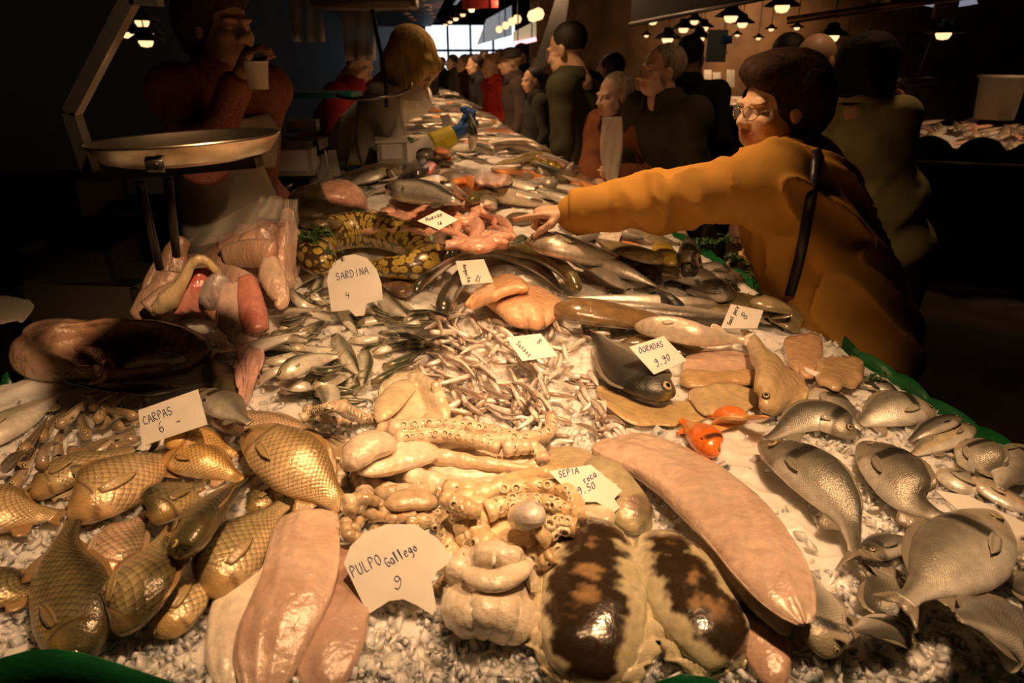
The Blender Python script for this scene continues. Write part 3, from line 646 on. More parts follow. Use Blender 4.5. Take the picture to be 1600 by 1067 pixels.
br([(1500, 650), (1455, 668), (1420, 690)], .04, BRMD, 'thin dark fish lying behind the round pale one', side=-1, name='grey_mullet', kind='slim', m=SILVER, tail=.3, group='pale mullets near the liner')
br([(1505, 690), (1530, 715), (1545, 760)], .075, BRML, 'bream staring out with a dark eye near the green liner', side=1, roll=35, tail=.2)
br([(1475, 735), (1500, 752), (1545, 775)], .07, BRML, 'coarse scaled bream sunk in ice behind the white card', side=1, tail=.2)
br([(1610, 700), (1585, 725), (1560, 765)], .09, BRML, 'shiny bream at the frame edge above the round pale fish', side=1, tail=.2)
br([(1517, 745), (1565, 775), (1640, 812)], .05, dict(BRML, flank=(.75, .62, .45)), 'pale slim fish crossing the white card at the frame edge', side=1, name='grey_mullet', kind='slim', m=SILVER, tail=.3, group='pale mullets near the liner')
br([(1650, 850), (1600, 862), (1560, 862)], .06, BRML, 'silver fish tail end at the frame edge under the card', side=1, name='grey_mullet', kind='slim', m=SILVER, tail=.3, group='pale mullets near the liner')
br([(1660, 905), (1610, 912), (1560, 908)], .08, BRM, 'grey silver fish half cut off by the frame edge', side=1, tail=.2)
br([(1342, 682), (1275, 650), (1192, 690)], .074, dict(BRM, flank=(.34, .32, .27)), 'dark bream behind, its head turned away with a yellow brow', side=-1, roll=25, tail=.2)
br([(1345, 690), (1392, 735), (1428, 785), (1478, 812)], .092, BRM, 'grey bream curling down toward the white card, back dark at the nape', side=1, roll=26, tail=.4, lift=.012)
br([(1185, 690), (1262, 735), (1320, 800), (1338, 868)], .090, BRM, 'large grey bream with a clear round eye alone on the bright ice', side=1, roll=28, tail=.75, eye=.056, dorsal=.3, lift=.016)
br([(1300, 1030), (1290, 960), (1262, 890)], .09, BRML, 'glittering bream head down in the ice beside the big squid', side=1, roll=20, tail=.2)
br([(1440, 985), (1395, 930), (1345, 880)], .088, dict(BRM, belly=(.5, .48, .46)), 'blue grey bream lying under the tail of the brightest one', side=1, tail=.2)
br([(1345, 870), (1400, 850), (1455, 850)], .05, BRMD, 'dark fish tail poking from the ice between two breams', side=1, tail=.5, name='bream')
br([(1430, 1010), (1390, 985), (1330, 985)], .06, dict(BRM, flank=(.4, .38, .33)), 'shadowed bream sunk in the ice at the front', side=1, tail=.5)
br([(1556, 800), (1515, 858), (1458, 905), (1412, 942)], .116, BRML, 'brightest bream with a swollen shining belly and yellow cheek', side=-1, roll=10, tail=.55, lift=.02, eye=.05)
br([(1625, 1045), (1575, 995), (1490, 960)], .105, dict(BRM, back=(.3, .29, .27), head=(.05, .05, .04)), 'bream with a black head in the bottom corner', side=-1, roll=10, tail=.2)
# ------------------------------------------------------------------ the many fish of the far display, laid first
PROF['lobe'] = dict(t=[0, .03, .1, .22, .36, .5, .64, .78, .9, .97, 1], up=[.05, .2, .34, .45, .49, .5, .49, .45, .33, .18, .04], lo=[.05, .2, .34, .45, .49, .5, .49, .45, .33, .18, .04], w=[.1, .4, .68, .9, .98, 1, .98, .9, .66, .36, .08])
def C1(c, **k): return dict(back=c, flank=c, belly=c, head=c, cheek=c, fin=c, **k)
PINK = C1((.74, .42, .32)); WHT = C1((.84, .76, .66)); ORF = C1((.88, .34, .12), blotch=((.9, .55, .35), 40, .2)); GREYF = dict(back=(.16, .15, .13), flank=(.5, .46, .4), belly=(.82, .76, .66), head=(.3, .26, .2), fin=(.3, .26, .2), b0=.0, b1=.5)
DKF = C1((.07, .06, .05)); BRNF = dict(GREYF, back=(.2, .14, .08), flank=(.42, .32, .2), belly=(.75, .66, .52)); GLD = dict(GREYF, back=(.3, .22, .06), flank=(.62, .46, .14), belly=(.82, .72, .45))
KINDS = [('hake', 'slim', .07, .05, GREYF, SILVER, .36, 'grey backed hake'), ('hake', 'slim', .06, .045, BRNF, SILVER, .34, 'brown backed hake'), ('mackerel', 'sardine', .055, .04, dict(SARD), SILVER, .28, 'silver mackerel'), ('fish_fillet', 'lobe', .08, .025, WHT, FLESH, .22, 'white fish fillet'),
         ('fish_fillet', 'lobe', .09, .03, PINK, FLESH, .22, 'pink fish fillet'), ('salmon_fillet', 'lobe', .08, .03, ORF, FLESH, .24, 'orange salmon fillet'), ('sea_bream', 'bream', .10, .045, BRML, SILVER, .26, 'pale sea bream'), ('flatfish', 'flat', .13, .03, BRNF, SLICK, .26, 'brown flatfish'), ('ling', 'slim', .06, .05, dict(GREYF, back=(.08, .07, .05)), SILVER, .45, 'long dark ling')]
POLY = [(545, 262), (600, 215), (625, 150), (648, 140), (700, 142), (760, 172), (835, 222), (905, 268), (940, 300), (900, 322), (820, 345), (730, 318), (650, 316), (590, 312)]
ncount = 0
bands = [(139, 152, 34, 'at the very end of the counter'), (152, 172, 40, 'in the far rows of the counter'), (172, 198, 40, 'past the gloved hand'), (198, 232, 40, 'between the gloved hand and the far rows'), (232, 275, 42, 'in the rows just past the pointing hand'), (275, 322, 22, 'behind the pink roe'), (301, 440, 26, 'under the mustard sleeve')]
POLY2 = [(830, 335), (940, 301), (1000, 330), (1110, 400), (1150, 438), (1060, 440), (900, 400)]
for v0, v1, nb, where in bands:
    got = 0; tries = 0
    while got < nb and tries < 4000:
        tries += 1; v = rng.uniform(v0, v1); u = rng.uniform(540, 945)
        if v0 == 301: u = rng.uniform(820, 1150)
        if not pip(u, v, POLY if v0 != 301 else POLY2): continue
        nm, kd, H, W, C, m, L, lab = KINDS[int(rng.choice(len(KINDS), p=[.2, .16, .1, .12, .08, .08, .1, .06, .1]))]
        p = at(u, v, 1.15 if v < 300 else 1.12); a = rng.normal(.15, .5) if rng.random() < .75 else rng.uniform(0, 6.28); a += math.pi*(rng.random() < .5); L = L*rng.uniform(.75, 1.1)
        n = 8; x = p[0]+np.linspace(-.5, .5, n)*L*math.cos(a); y = p[1]+np.linspace(-.5, .5, n)*L*math.sin(a)+rng.normal(0, .02)*np.sin(np.linspace(0, 3.1, n))
        if max(x-np.array([ex_right(q) for q in y])) > -.02 or min(x-ex_left(y)) < .02 or y.max() > YB-.15: continue
        h = hm_at(x, y, .02 if v > 200 else 0); A = np.polyfit(np.arange(n), h, 1); z = np.polyval(A, np.arange(n))+W*.42; z = np.minimum(z, surf(x, y)+.055); P = np.stack([x, y, z], 1)
        stamp(resample(P, 16, False), np.full(16, H*.35), np.full(16, W*.3))
        C = dict(C); g = rng.uniform(.75, 1.2)
        for k in ('back', 'flank', 'belly'): C[k] = tuple(np.clip(np.array(C[k])*g, 0, .95))
        make_fish(nm, kd, P, H, W, rng.choice([-1, 1]), rng.uniform(-30, 40), mt=m, C=C, label=f'{lab} {where}', group=f'{lab}s {where}', lod=0, tail=0 if kd == 'lobe' else .9, eye=0); got += 1
def body(px, name, kind, H, W, C, label, m=FLESH, **k):
    k.setdefault('tail', 0); k.setdefault('dorsal', 0); k.setdefault('pec', 0); k.setdefault('eye', 0)
    return drop_fish(px, name, kind, H, W, k.pop('side', 1), k.pop('roll', 0), mt=m, C=C, label=label, **k)
def flap(A, B, name, col, label, m=FLESH, thick=.012, puff=.0, nu=26, nv=14, lift=.002, ripple=.004, rf=40, seed=None, cat='fish', group=None, parent=None, colfn=None, smoothk=1.5, stampit=True, edge=.25, round_=.16, arch=None, zfix=None):
    """a soft slab of skin or flesh spanned between two photo outlines, lying on what is below"""
    seed = seed or int(rng.integers(1e6)); a = resample(np.array(A, float), nu); b = resample(np.array(B, float), nu); G = np.zeros((nu, nv, 3))
    if round_:
        ww = np.linalg.norm(a-b, axis=1).mean()*.07; r_ = np.random.default_rng(seed); a = a+gsmooth(r_.normal(size=(nu, 2)), 1.3)*ww; b = b+gsmooth(r_.normal(size=(nu, 2)), 1.3)*ww
        q_ = np.linspace(0, 1, nu); k_ = np.clip(np.minimum(q_, 1-q_)/round_, 0, 1); k_ = (.30+.70*np.sqrt(1-(1-k_)**2))[:, None]; m_ = (a+b)/2; a, b = m_+(a-m_)*k_, m_+(b-m_)*k_
    for it in range(3):
        for i in range(nu):
            for j in range(nv):
                uv = a[i]+(b[i]-a[i])*j/(nv-1); G[i, j] = at(uv[0], uv[1], G[i, j, 2] if it else 1.0)
        h = hm_at(G[..., 0], G[..., 1], .008)
        A_ = np.c_[np.ones(h.size), G[..., 0].ravel(), G[..., 1].ravel()]; pl = (A_@np.linalg.lstsq(A_, h.ravel(), rcond=None)[0]).reshape(h.shape); h = pl+np.clip(h-pl, -.012, .016)
        if smoothk:
            for j in range(nv): h[:, j] = gsmooth(h[:, j], smoothk*1.6)
            for i in range(nu): h[i] = gsmooth(h[i], smoothk*1.2)
        ii = np.linspace(0, 1, nu)[:, None]; jj = np.linspace(0, 1, nv)[None]
        dome = (np.sin(math.pi*np.clip(ii, 0, 1))**.6)*(np.sin(math.pi*jj)**.6)
        G[..., 2] = h+lift+thick*.5+puff*dome+ripple*fbm(G*[1, 1, 0], rf, seed, 2)
        if arch is not None: G[..., 2] += arch(ii, jj)
        if zfix is not None: G[..., 2] = zfix(ii, jj)+ripple*fbm(G*[1, 1, 0], rf, seed, 2)
    for i in range(nu):
        for j in range(nv):
            uv = a[i]+(b[i]-a[i])*j/(nv-1); G[i, j] = at(uv[0], uv[1], G[i, j, 2])
    ed = np.minimum(np.minimum(ii, 1-ii)/.12, np.minimum(jj, 1-jj)/.18); T = thick*(edge+(1-edge)*np.clip(ed, 0, 1)**.5)
    V, F = sheet(G, T); n2 = np.tile(fbm(G.reshape(-1, 3), 30, seed+3), 2)[:, None]
    c = np.array(col)*(1+.18*n2)
    if colfn is not None:
        I = np.tile(np.repeat(np.linspace(0, 1, nu), nv), 2); J = np.tile(np.tile(np.linspace(0, 1, nv), nu), 2); c = colfn(I, J, V, c)
    o = mesh_ob(name, V, F, m, np.clip(c, 0, 1), parent=parent)
    if parent is None: tag(o, label, cat, group)
    if stampit: stamp(G.reshape(-1, 3), np.full(nu*nv, .012), np.full(nu*nv, thick*.5))
    return o
def swirl(P, amp, f, seed, w=1.0):
    return P
# ---- sardines
SG = 'sardines heaped around the SARDINA sign'
sard = [([(330, 560), (400, 542), (482, 517)], 'sardine stretched flat at the edge of the heap under the hanging guts', 1.25), ([(439, 458), (470, 436), (511, 425)], 'sardine curling up behind the SARDINA sign beside the parsley', 1),
 ([(446, 448), (480, 478), (524, 484)], 'dark backed sardine bent like a hook beside the SARDINA sign', .8), ([(416, 491), (450, 486), (492, 484)], 'dark narrow sardine lying on the milky ice by the hanging guts', .7),
 ([(436, 509), (458, 500), (480, 492)], 0, .9), ([(469, 487), (500, 494), (536, 502)], 0, .9), ([(531, 480), (543, 500), (558, 522)], 'sardine poking down from beneath the SARDINA sign spike', .9), ([(554, 507), (590, 498), (631, 503)], 0, 1),
 ([(596, 458), (612, 478), (636, 494)], 'sardine leaning on end next to the brown spotted fish', 1.1), ([(616, 468), (634, 482), (655, 494)], 0, .9), ([(577, 474), (592, 486), (612, 496)], 0, .9), ([(590, 520), (635, 524), (680, 538)], 0, .8),
 ([(665, 538), (710, 540), (758, 520)], 'sardine reaching out over the pile of sand eels', .8), ([(544, 532), (580, 530), (615, 526)], 0, .9), ([(432, 588), (475, 566), (530, 556)], 'wide silver sardine in the front of the heap', 1.2), ([(413, 565), (450, 560), (498, 540)], 0, 1),
 ([(488, 604), (515, 592), (552, 584)], 0, .95), ([(596, 575), (630, 562), (668, 540)], 0, 1.0), ([(583, 550), (600, 545), (622, 536)], 0, .8),
 ([(439, 611), (465, 602), (495, 589)], 0, 1), ([(500, 590), (515, 620), (512, 640)], 'blunt ended sardine at the foot of the heap beside octopus arms', 1.25), ([(545, 588), (545, 610), (537, 622)], 0, 1), ([(470, 600), (480, 612), (500, 622)], 0, 1),
 ([(405, 600), (420, 585), (445, 572)], 0, .9), ([(425, 520), (450, 528), (480, 532)], 0, .8), ([(500, 545), (520, 560), (535, 575)], 0, .9), ([(452, 455), (468, 470), (470, 490)], 0, .8), ([(490, 455), (498, 470), (512, 476)], 0, .8), ([(505, 430), (495, 450), (480, 470)], 0, .8),
 ([(560, 560), (575, 545), (600, 535)], 0, .8), ([(635, 500), (665, 505), (700, 500)], 0, .7), ([(600, 505), (640, 512), (668, 506)], 0, .8), ([(480, 575), (510, 580), (540, 570)], 0, .9), ([(455, 540), (490, 548), (520, 545)], 0, .9), ([(580, 602), (608, 585), (645, 566)], 'pale bellied sardine curved along the octopus', 1.1),
 ([(568, 545), (571, 572), (566, 604)], 'short sardine standing upright beside the one on top', 1.05), ([(522, 522), (537, 552), (560, 584)], 'sardine lying on top of the heap, pointing at the octopus', 1.2)]
SP = [(395, 540), (440, 470), (500, 440), (560, 470), (640, 480), (700, 510), (690, 540), (640, 570), (560, 620), (500, 640), (430, 610), (400, 570)]
while len(sard) < 68:
    u, v = rng.uniform(395, 700), rng.uniform(440, 640); a = rng.normal(-.25, .55); l = rng.uniform(28, 46)
    if pip(u, v, SP): sard.insert(0, ([(u-l*math.cos(a), v-l*.55*math.sin(a)), (u, v+rng.normal(0, 3)), (u+l*math.cos(a), v+l*.55*math.sin(a))], 0, rng.uniform(.8, 1)))
order = sorted(range(len(sard)), key=lambda i: (sard[i][1] != 0, i))
for i in order:
    p, lab, s = sard[i]; s *= .92
    k = dict(SARD); 
    drop_fish(p, 'sardine', 'sardine', .040*s, .024*s, rng.choice([-1, 1]), rng.uniform(-10, 40), mt=SILVER, C=k, label=lab or 'silver sardine lying loose in the heap round the SARDINA sign', group=SG, lod=1, n=10, tail=1.1, dorsal=.35, pec=.5, eye=.05, flex=.6, anal=0)
# ---- sand eels
def eelspot(n, poly, L=(58, 92)):
    out = []; xs, ys = zip(*poly)
    def inside(x, y):
        c = False; j = len(poly)-1
        for i in range(len(poly)):
            if (poly[i][1] > y) != (poly[j][1] > y) and x < (poly[j][0]-poly[i][0])*(y-poly[i][1])/(poly[j][1]-poly[i][1])+poly[i][0]: c = not c
            j = i
        return c
    while len(out) < n:
        x, y = rng.uniform(min(xs), max(xs)), rng.uniform(min(ys), max(ys)); a = rng.normal(.75, .75) if rng.random() < .8 else rng.uniform(0, 6.3); l = rng.uniform(*L)*(.62+.38*(y-480)/200)
        dx, dy = math.cos(a)*l/2, math.sin(a)*l/2*.72; b = rng.normal(0, l*.13)
        if rng.random() < .5: dx, dy = -dx, -dy
        p = [(x-dx, y-dy), (x+b*dy/l*1.5, y-b*dx/l*1.5), (x+dx, y+dy)]
        if inside(*p[1]) and sum(inside(*q) for q in p) >= 2: out.append(p)
    return out
E1 = [(655, 500), (700, 478), (790, 492), (850, 505), (885, 545), (880, 590), (890, 640), (850, 665), (760, 672), (700, 640), (645, 600), (640, 560), (680, 535)]
E2 = [(850, 480), (930, 500), (960, 560), (975, 600), (950, 665), (900, 640), (890, 560), (850, 510)]
E3 = [(915, 615), (975, 640), (975, 690), (900, 700), (850, 690), (870, 675), (915, 680)]
for i, p in enumerate(eelspot(160, E1)+eelspot(34, E2, (42, 70))+eelspot(16, E3, (40, 65))):
    k = dict(SANDE); v = rng.uniform(.75, 1.2); k['back'] = tuple(np.array(k['back'])*v)
    drop_fish(p, 'sand_eel', 'eel', .0128, .0115, rng.choice([-1, 1]), rng.uniform(-30, 60), mt=SILVER, C=k, label='thin silvery sand eel in the loose heap by the octopus' if i < 160 else ('thin silvery sand eel scattered on ice beside the dark bream' if i < 194 else 'thin silvery sand eel in the small bunch above the big squid'),
              cat='fish', group='sand eels in the heap' if i < 160 else ('sand eels scattered on the ice' if i < 194 else 'sand eels in the small bunch'), lod=0, n=8, tail=0, flex=.5, sink=.001)
# ---- squid, cuttlefish and their like
SQ = C1((.68, .50, .39), blotch=((.55, .36, .27), 25, .15)); SQD = C1((.5, .34, .27), blotch=((.36, .22, .17), 22, .1)); PALE = C1((.82, .74, .62)); CREAM = C1((.80, .70, .54))
SKIN = mat('squid_skin', attr=True, rough=.34, coat=.8, coat_rough=.12, bump=.7, bscale=45, bdist=.007, var=.2, vscale=60, sss=.1, detail=9, mottle=(.42, .24, .17), mscale=14, mlo=.52, mhi=.9)
body([(398, 880), (372, 960), (360, 1090)], 'squid_mantle', 'squid', .075, .03, PALE, 'pale flat squid mantle under the pinkish ones beside the carp', cat='squid', m=SKIN)
body([(530, 855), (520, 950), (500, 1100)], 'squid_mantle', 'squid', .095, .03, SQD, 'darker glistening squid mantle lying behind the PULPO sign', cat='squid', m=SKIN)
body([(484, 800), (468, 900), (425, 1000), (410, 1110)], 'squid_mantle', 'squid', .104, .034, SQ, 'long pink squid mantle ending at the front edge between carp and PULPO sign', cat='squid', m=SKIN, lod=3)
flap([(850, 712), (880, 700), (925, 712), (965, 745)], [(850, 740), (880, 745), (930, 770), (965, 790)], 'cuttlefish_mantle', (.5, .4, .24), 'brown crumpled cuttlefish skin above the SEPIA sign', cat='cuttlefish', thick=.02, puff=.012)
body([(930, 720), (965, 770), (1012, 835)], 'cuttlefish', 'cuttle', .085, .045, C1((.42, .36, .22), blotch=((.1, .08, .05), 50, .1)), 'grey brown banded cuttlefish squeezed between the SEPIA sign and the squid', cat='cuttlefish', m=SKIN)
body([(860, 800), (905, 800), (960, 818)], 'cuttlefish', 'lobe', .06, .035, C1((.62, .55, .38)), 'slimy cuttlefish head just under the SEPIA sign', cat='cuttlefish', m=SKIN)
def cuttle(px, H, W, lab, dark, rl=0, sd=1):
    o = body(px, 'cuttlefish', 'cuttle', H*.74, W, C1((.6, .54, .34)), lab, cat='cuttlefish', m=CUTM, lod=3, n=18, roll=rl, seed=sd)
    me = o.data; V = np.array([v.co[:] for v in me.vertices])+np.array(o['_o']); s = np.zeros(len(V)*3); me.attributes['suv'].data.foreach_get('vector', s); s = s.reshape(-1, 3); L = s[:, 0].max()
    tt = s[:, 2]; nr = 73; th = np.r_[np.tile(np.linspace(-math.pi, math.pi, nr), (len(V)-2)//nr), 0, 0]; lat = np.abs(np.abs(th)-math.pi/2)/(math.pi/2); up = th > 0
    nz = fbm(V, 32, sd, 4)*.6+fbm(V, 170, sd+9, 3)*.35
    a = sst(-(lat+nz), -.60, -.42)*sst(tt+nz*.12, .05, .13)*sst(-(tt+nz*.1), -.97, -.9)
    col = mix(mix((.66, .60, .42), (.52, .46, .27), sst(nz, -.1, .3)), (.035, .022, .012), a)
    b = sst(-(lat+nz*1.2), -.16, .05)*sst(tt, .08, .2)*sst(-tt, -.8, -.6); col = mix(col, (.42, .26, .12), b*.8)
    c = np.ones((len(V), 4)); c[:, :3] = np.clip(col, 0, 1); me.attributes['Col'].data.foreach_set('color', c.ravel())
    # the soft fin that skirts the mantle
    P = np.array(V[:-2]).reshape(-1, nr, 3); up_, dn = P[:, nr//2], P[:, 0]
    G = []
    for i in range(1, len(P)-1, 1):
        for sgn in (0,): pass
    for sgn, nm in ((1, 'fin'), (-1, 'fin')):
        G = []
        for i in range(4, len(P)-1, 2):
            ctr = P[i].mean(0); ed = P[i, nr//2] if sgn > 0 else P[i, 0]; out = (ed-ctr); q = i/(len(P)-1); wv = math.sin(math.pi*q)**.4*H*.13*(1+.22*math.sin(i*.37+sgn)+.12*math.sin(i*.9))
            o_ = unit(out); base = ctr+out*.90
            G.append([base+o_*wv*k/4+np.array([0, 0, -.002*k+.0035*math.sin(i*.5+k)]) for k in range(5)])
        SV, SF = sheet(np.array(G), np.array([.008, .007, .005, .003, .0015])[None].repeat(len(G), 0)); mesh_ob('fin', SV, SF, SKIN, np.array([.68, .6, .4]), parent=o)
    return o
CUTM = mat('cuttle_skin', attr=True, rough=.26, coat=1, coat_rough=.06, bump=.3, bscale=90, var=.2, vscale=90, sss=.05, detail=8)
body([(1150, 905), (1185, 975), (1215, 1090)], 'squid_mantle', 'squid', .06, .035, C1((.58, .38, .28), blotch=((.5, .26, .2), 25, .1)), 'reddish slim squid below the cuttlefish at the front edge', cat='squid', m=SKIN)
flap([(1120, 745), (1180, 770), (1215, 820), (1222, 865)], [(1080, 770), (1120, 800), (1170, 850), (1215, 895)], 'squid_fin', (.74, .6, .5), 'thin rumpled squid fin spread on the ice beside the big squid', cat='squid', thick=.006, ripple=.006, lift=.003, rf=70)
flap([(1040, 838), (1110, 860), (1180, 920), (1240, 985)], [(1030, 850), (1095, 885), (1160, 940), (1225, 995)], 'squid_fin', (.8, .72, .58), 'long pale squid fin running under the big squid', cat='squid', thick=.014, ripple=.003)
cuttle([(1022, 838), (1062, 905), (1105, 975), (1152, 1048)], .165, .06, 'dark streaked cuttlefish leaning against the big squid', 1, 0, 21)
cuttle([(905, 806), (922, 880), (925, 980), (915, 1085)], .182, .07, 'dark backed cuttlefish nearest the middle, gold streak down its back', 1, 0, 11)
body([(950, 690), (1050, 730), (1160, 830), (1262, 985)], 'squid', 'squid', .132, .042, dict(SQ, blotch=((.56, .38, .30), 20, .2)), 'biggest squid, long smooth pink mantle pointing down the bright ice', cat='squid', m=SKIN, lift=.012, n=20, lod=3)
# ---- octopus
OCTM = mat('octopus_skin', attr=True, rough=.24, coat=1, coat_rough=.05, bump=.7, bscale=70, bdist=.006, var=.22, vscale=50, sss=.15, detail=8, mottle=(.50, .34, .18), mscale=26, mlo=.52, mhi=.85)
def arm(px, r0, r1, parent, col=(.80, .66, .46), suck=1, flex=.5, seedc=0, side=0.4, rows=1, tipdark=.0, label=None):
    r0 *= 1.3; r1 *= 1.2; n = max(14, len(px)*9); rr = np.linspace(r0, r1, n)*(1+.07*np.sin(np.arange(n)*1.3))
    P = drape(px, n, rr*.9, flex, 0, .012, .004); V, F = tube(P, rr, 12); stamp(P, rr, rr*.8)
    q = np.r_[np.repeat(np.linspace(0, 1, n), 12), 0, 1]; c = mix(np.array(col), np.array(col)*[.72, .6, .45], q*tipdark+np.clip(fbm(V, 50, seedc), 0, 1)*.5)
    V = V+unit(V-np.r_[np.repeat(P, 12, 0), P[:1], P[-1:]])*(fbm(V, 110, seedc)[:, None]*r0*.10)
    parts = [(V, F, c)]
    if suck:
        T = tangents(P); d = 0
        for i in range(1, n-1):
            d += np.linalg.norm(P[i]-P[i-1])
            if d < rr[i]*1.05*suck: continue
            d = 0; up = np.array([0, 0, 1.]); B = unit(np.cross(T[i], up)); 
            if B[1] > 0: B = -B
            for row in range(rows):
                ang = side+row*.9-(.45 if rows > 1 else 0)+rng.normal(0, .08); nn = unit(B*math.cos(ang)+up*math.sin(ang)); sr = rr[i]*.44*rng.uniform(.8, 1.15); c0 = P[i]+nn*rr[i]*.9
                a = unit(np.cross(nn, T[i])); b = np.cross(nn, a); SV, SC = [], []
                for (rad, h, cc) in ((1.25, -.3, (.74, .6, .4)), (1.05, .35, (.8, .68, .48)), (.8, .6, (.86, .74, .55)), (.60, .5, (.42, .28, .14)), (.40, .05, (.07, .04, .02)), (.0, -.1, (.05, .03, .02))):
                    for k in range(9): an = k*2*math.pi/9; SV.append(c0+(a*math.cos(an)+b*math.sin(an))*rad*sr+nn*h*sr); SC.append(cc)
                parts.append((np.array(SV), grid_faces(6, 9, True), np.array(SC)))
    V, F, c = merge(parts); return mesh_ob('arm', V, F, OCTM, c, parent=parent)
def octopus(lab, mantle, arms, webs=(), col=(.74, .61, .46), cat='octopus'):
    c0 = at(*mantle[0][0][0], 1.0); o = thing('octopus', (c0[0], c0[1], surf(c0[0], c0[1])), lab, cat)
    for k, (A, B, cc, th) in enumerate(webs): flap(A, B, 'web', cc, None, m=OCTM, thick=th, puff=.012, ripple=.006, rf=45, parent=o)
    for k, a in enumerate(arms): arm(a[0], a[1], a[2], o, suck=a[3] if len(a) > 3 else 1, rows=a[4] if len(a) > 4 else 1, seedc=k*7+3, tipdark=.6, col=col, side=a[5] if len(a) > 5 else .45)
    for px, H, W, cc in mantle:
        n = 12; t, up_, lo_, wd = prof('lobe', n); P = drape(px, n, W/2*np.clip(wd, .35, 1), .5, 0, .02, .004); T = tangents(P); up = np.array([0, 0, 1.]); N = unit(up-T*(T@up)[:, None]); D = np.cross(N, T)
        t, up_, lo_, wd = prof('lobe', 26); P = resample(P, 26, False); T = tangents(P); N = unit(up-T*(T@up)[:, None]); D = np.cross(N, T)
        V, F, c, s, tt = loft(P, D, N, up_*H, lo_*H, wd*W/2, 22); V += unit(V-P.mean(0))*(fbm(V, 40, 5)[:, None]*W*.08)
        mesh_ob('mantle', V, F, OCTM, mix(np.array(cc), np.array(cc)*[.85, .75, .6], np.clip(fbm(V, 30, 2), 0, 1)), parent=o); stamp(P, up_*H, wd*W/2)
    return o
octopus('octopus with a pale see-through web, lying against the sardines', [([(590, 660), (612, 625), (640, 595)], .06, .03, (.78, .64, .44))],
  [([(530, 635), (555, 650), (590, 655)], .010, .008, .9, 2), ([(480, 640), (510, 655), (550, 662)], .009, .006, .9, 2), ([(470, 655), (500, 640), (540, 628)], .008, .006, .8, 2), ([(645, 590), (668, 620), (665, 660), (640, 672)], .011, .009, 1.2, 1, .2), ([(560, 690), (590, 680), (610, 640)], .009, .008, 0), ([(700, 665), (690, 640), (680, 600)], .010, .008, 1.1), ([(655, 668), (690, 668), (720, 655)], .010, .008, .9, 1, .2)],
  [([(590, 600), (640, 578), (690, 595)], [(600, 660), (650, 668), (712, 655)], (.80, .68, .5), .012)])
octopus('large octopus sprawled across the middle with a row of dark suckers', [([(560, 740), (620, 715), (680, 700)], .075, .04, (.80, .69, .55)), ([(540, 735), (570, 700), (610, 690)], .06, .045, (.78, .67, .53))],
  [([(610, 670), (680, 665), (760, 672), (830, 690)], .014, .009, .9, 1, .9), ([(600, 700), (680, 690), (760, 690), (850, 680), (862, 650)], .015, .010, 1.3, 1, 1.0), ([(580, 720), (650, 712), (740, 722), (830, 735)], .015, .008, 0), ([(640, 745), (700, 760), (770, 758), (840, 725)], .016, .010, .85, 1, .12),
   ([(560, 745), (600, 765), (680, 768)], .014, .008, 0), ([(530, 760), (535, 735), (560, 705)], .012, .01, 1.2, 1, .6), ([(540, 790), (570, 780), (560, 740)], .013, .011, 0), ([(790, 700), (835, 700), (850, 720)], .012, .009, 1, 1, .4), ([(620, 685), (700, 680), (780, 700)], .012, .009, .8, 2, 1.1)],
  [([(600, 680), (700, 670), (850, 690)], [(580, 745), (680, 755), (830, 740)], (.78, .67, .55), .014)], col=(.80, .68, .53))
octopus('brown octopus arms bunched in tight curls above the PULPO sign', [([(600, 790), (640, 780), (680, 782)], .05, .03, (.5, .38, .24))],
  [([(545, 800), (560, 780), (590, 785), (600, 805), (575, 812)], .008, .005, 0), ([(550, 830), (570, 805), (610, 800), (625, 818)], .008, .005, 0), ([(590, 775), (630, 770), (690, 778), (720, 800)], .011, .008, .9, 2), ([(540, 815), (545, 835), (570, 840), (590, 825)], .007, .005, 0), ([(620, 790), (660, 800), (700, 805)], .009, .007, .9, 2), ([(640, 815), (680, 815), (715, 830), (712, 870)], .010, .008, .9, 2), ([(560, 795), (610, 810), (650, 805)], .007, .005, 0), ([(690, 880), (705, 900), (680, 925)], .010, .008, .8, 1, .2)], col=(.5, .39, .25))
octopus('octopus with curled honey coloured arms and one grey lobe beside the cuttlefish', [([(800, 815), (815, 808), (845, 805)], .05, .045, (.62, .58, .54))],
  [([(700, 765), (770, 770), (840, 760), (890, 770), (905, 810)], .014, .010, 1.1, 1, .8), ([(700, 790), (760, 770), (820, 745), (880, 735)], .013, .010, 0), ([(745, 790), (745, 830), (775, 860), (830, 868), (870, 850)], .016, .011, .9, 1, .25), ([(705, 800), (700, 840), (712, 880), (705, 905)], .012, .009, .8, 2, .5), ([(720, 800), (730, 850), (760, 890)], .012, .010, 1, 1, .5), ([(840, 840), (870, 820), (900, 825)], .014, .011, .8, 2, .6), ([(800, 880), (840, 885), (865, 868)], .011, .009, .8, 1, .2), ([(760, 800), (790, 790), (850, 785), (890, 800)], .013, .010, .8, 2, .9), ([(700, 780), (730, 795), (750, 800)], .012, .01, 1.2, 1)],
  [([(710, 770), (800, 765), (890, 760)], [(720, 880), (800, 890), (870, 860)], (.74, .6, .38), .016)], col=(.76, .6, .38))
# folded pale octopus mantle in front
flap([(712, 880), (740, 855), (790, 855), (832, 875)], [(690, 960), (720, 985), (780, 1000), (828, 995)], 'octopus_mantle', (.80, .70, .56), 'pale smooth octopus mantle folded over itself on the ice', cat='octopus', m=OCTM, thick=.03, puff=.04, ripple=.004, rf=30, nu=34, nv=26,
     arch=lambda i, j: .012*np.sin(j*9+i*2.5)*np.exp(-((i-.45)/.4)**2))
body([(722, 890), (770, 908), (815, 888), (826, 868)], 'mantle_fold', 'lobe', .035, .022, C1((.84, .74, .58)), 'rolled pale rim of the folded octopus mantle', cat='octopus', m=OCTM)
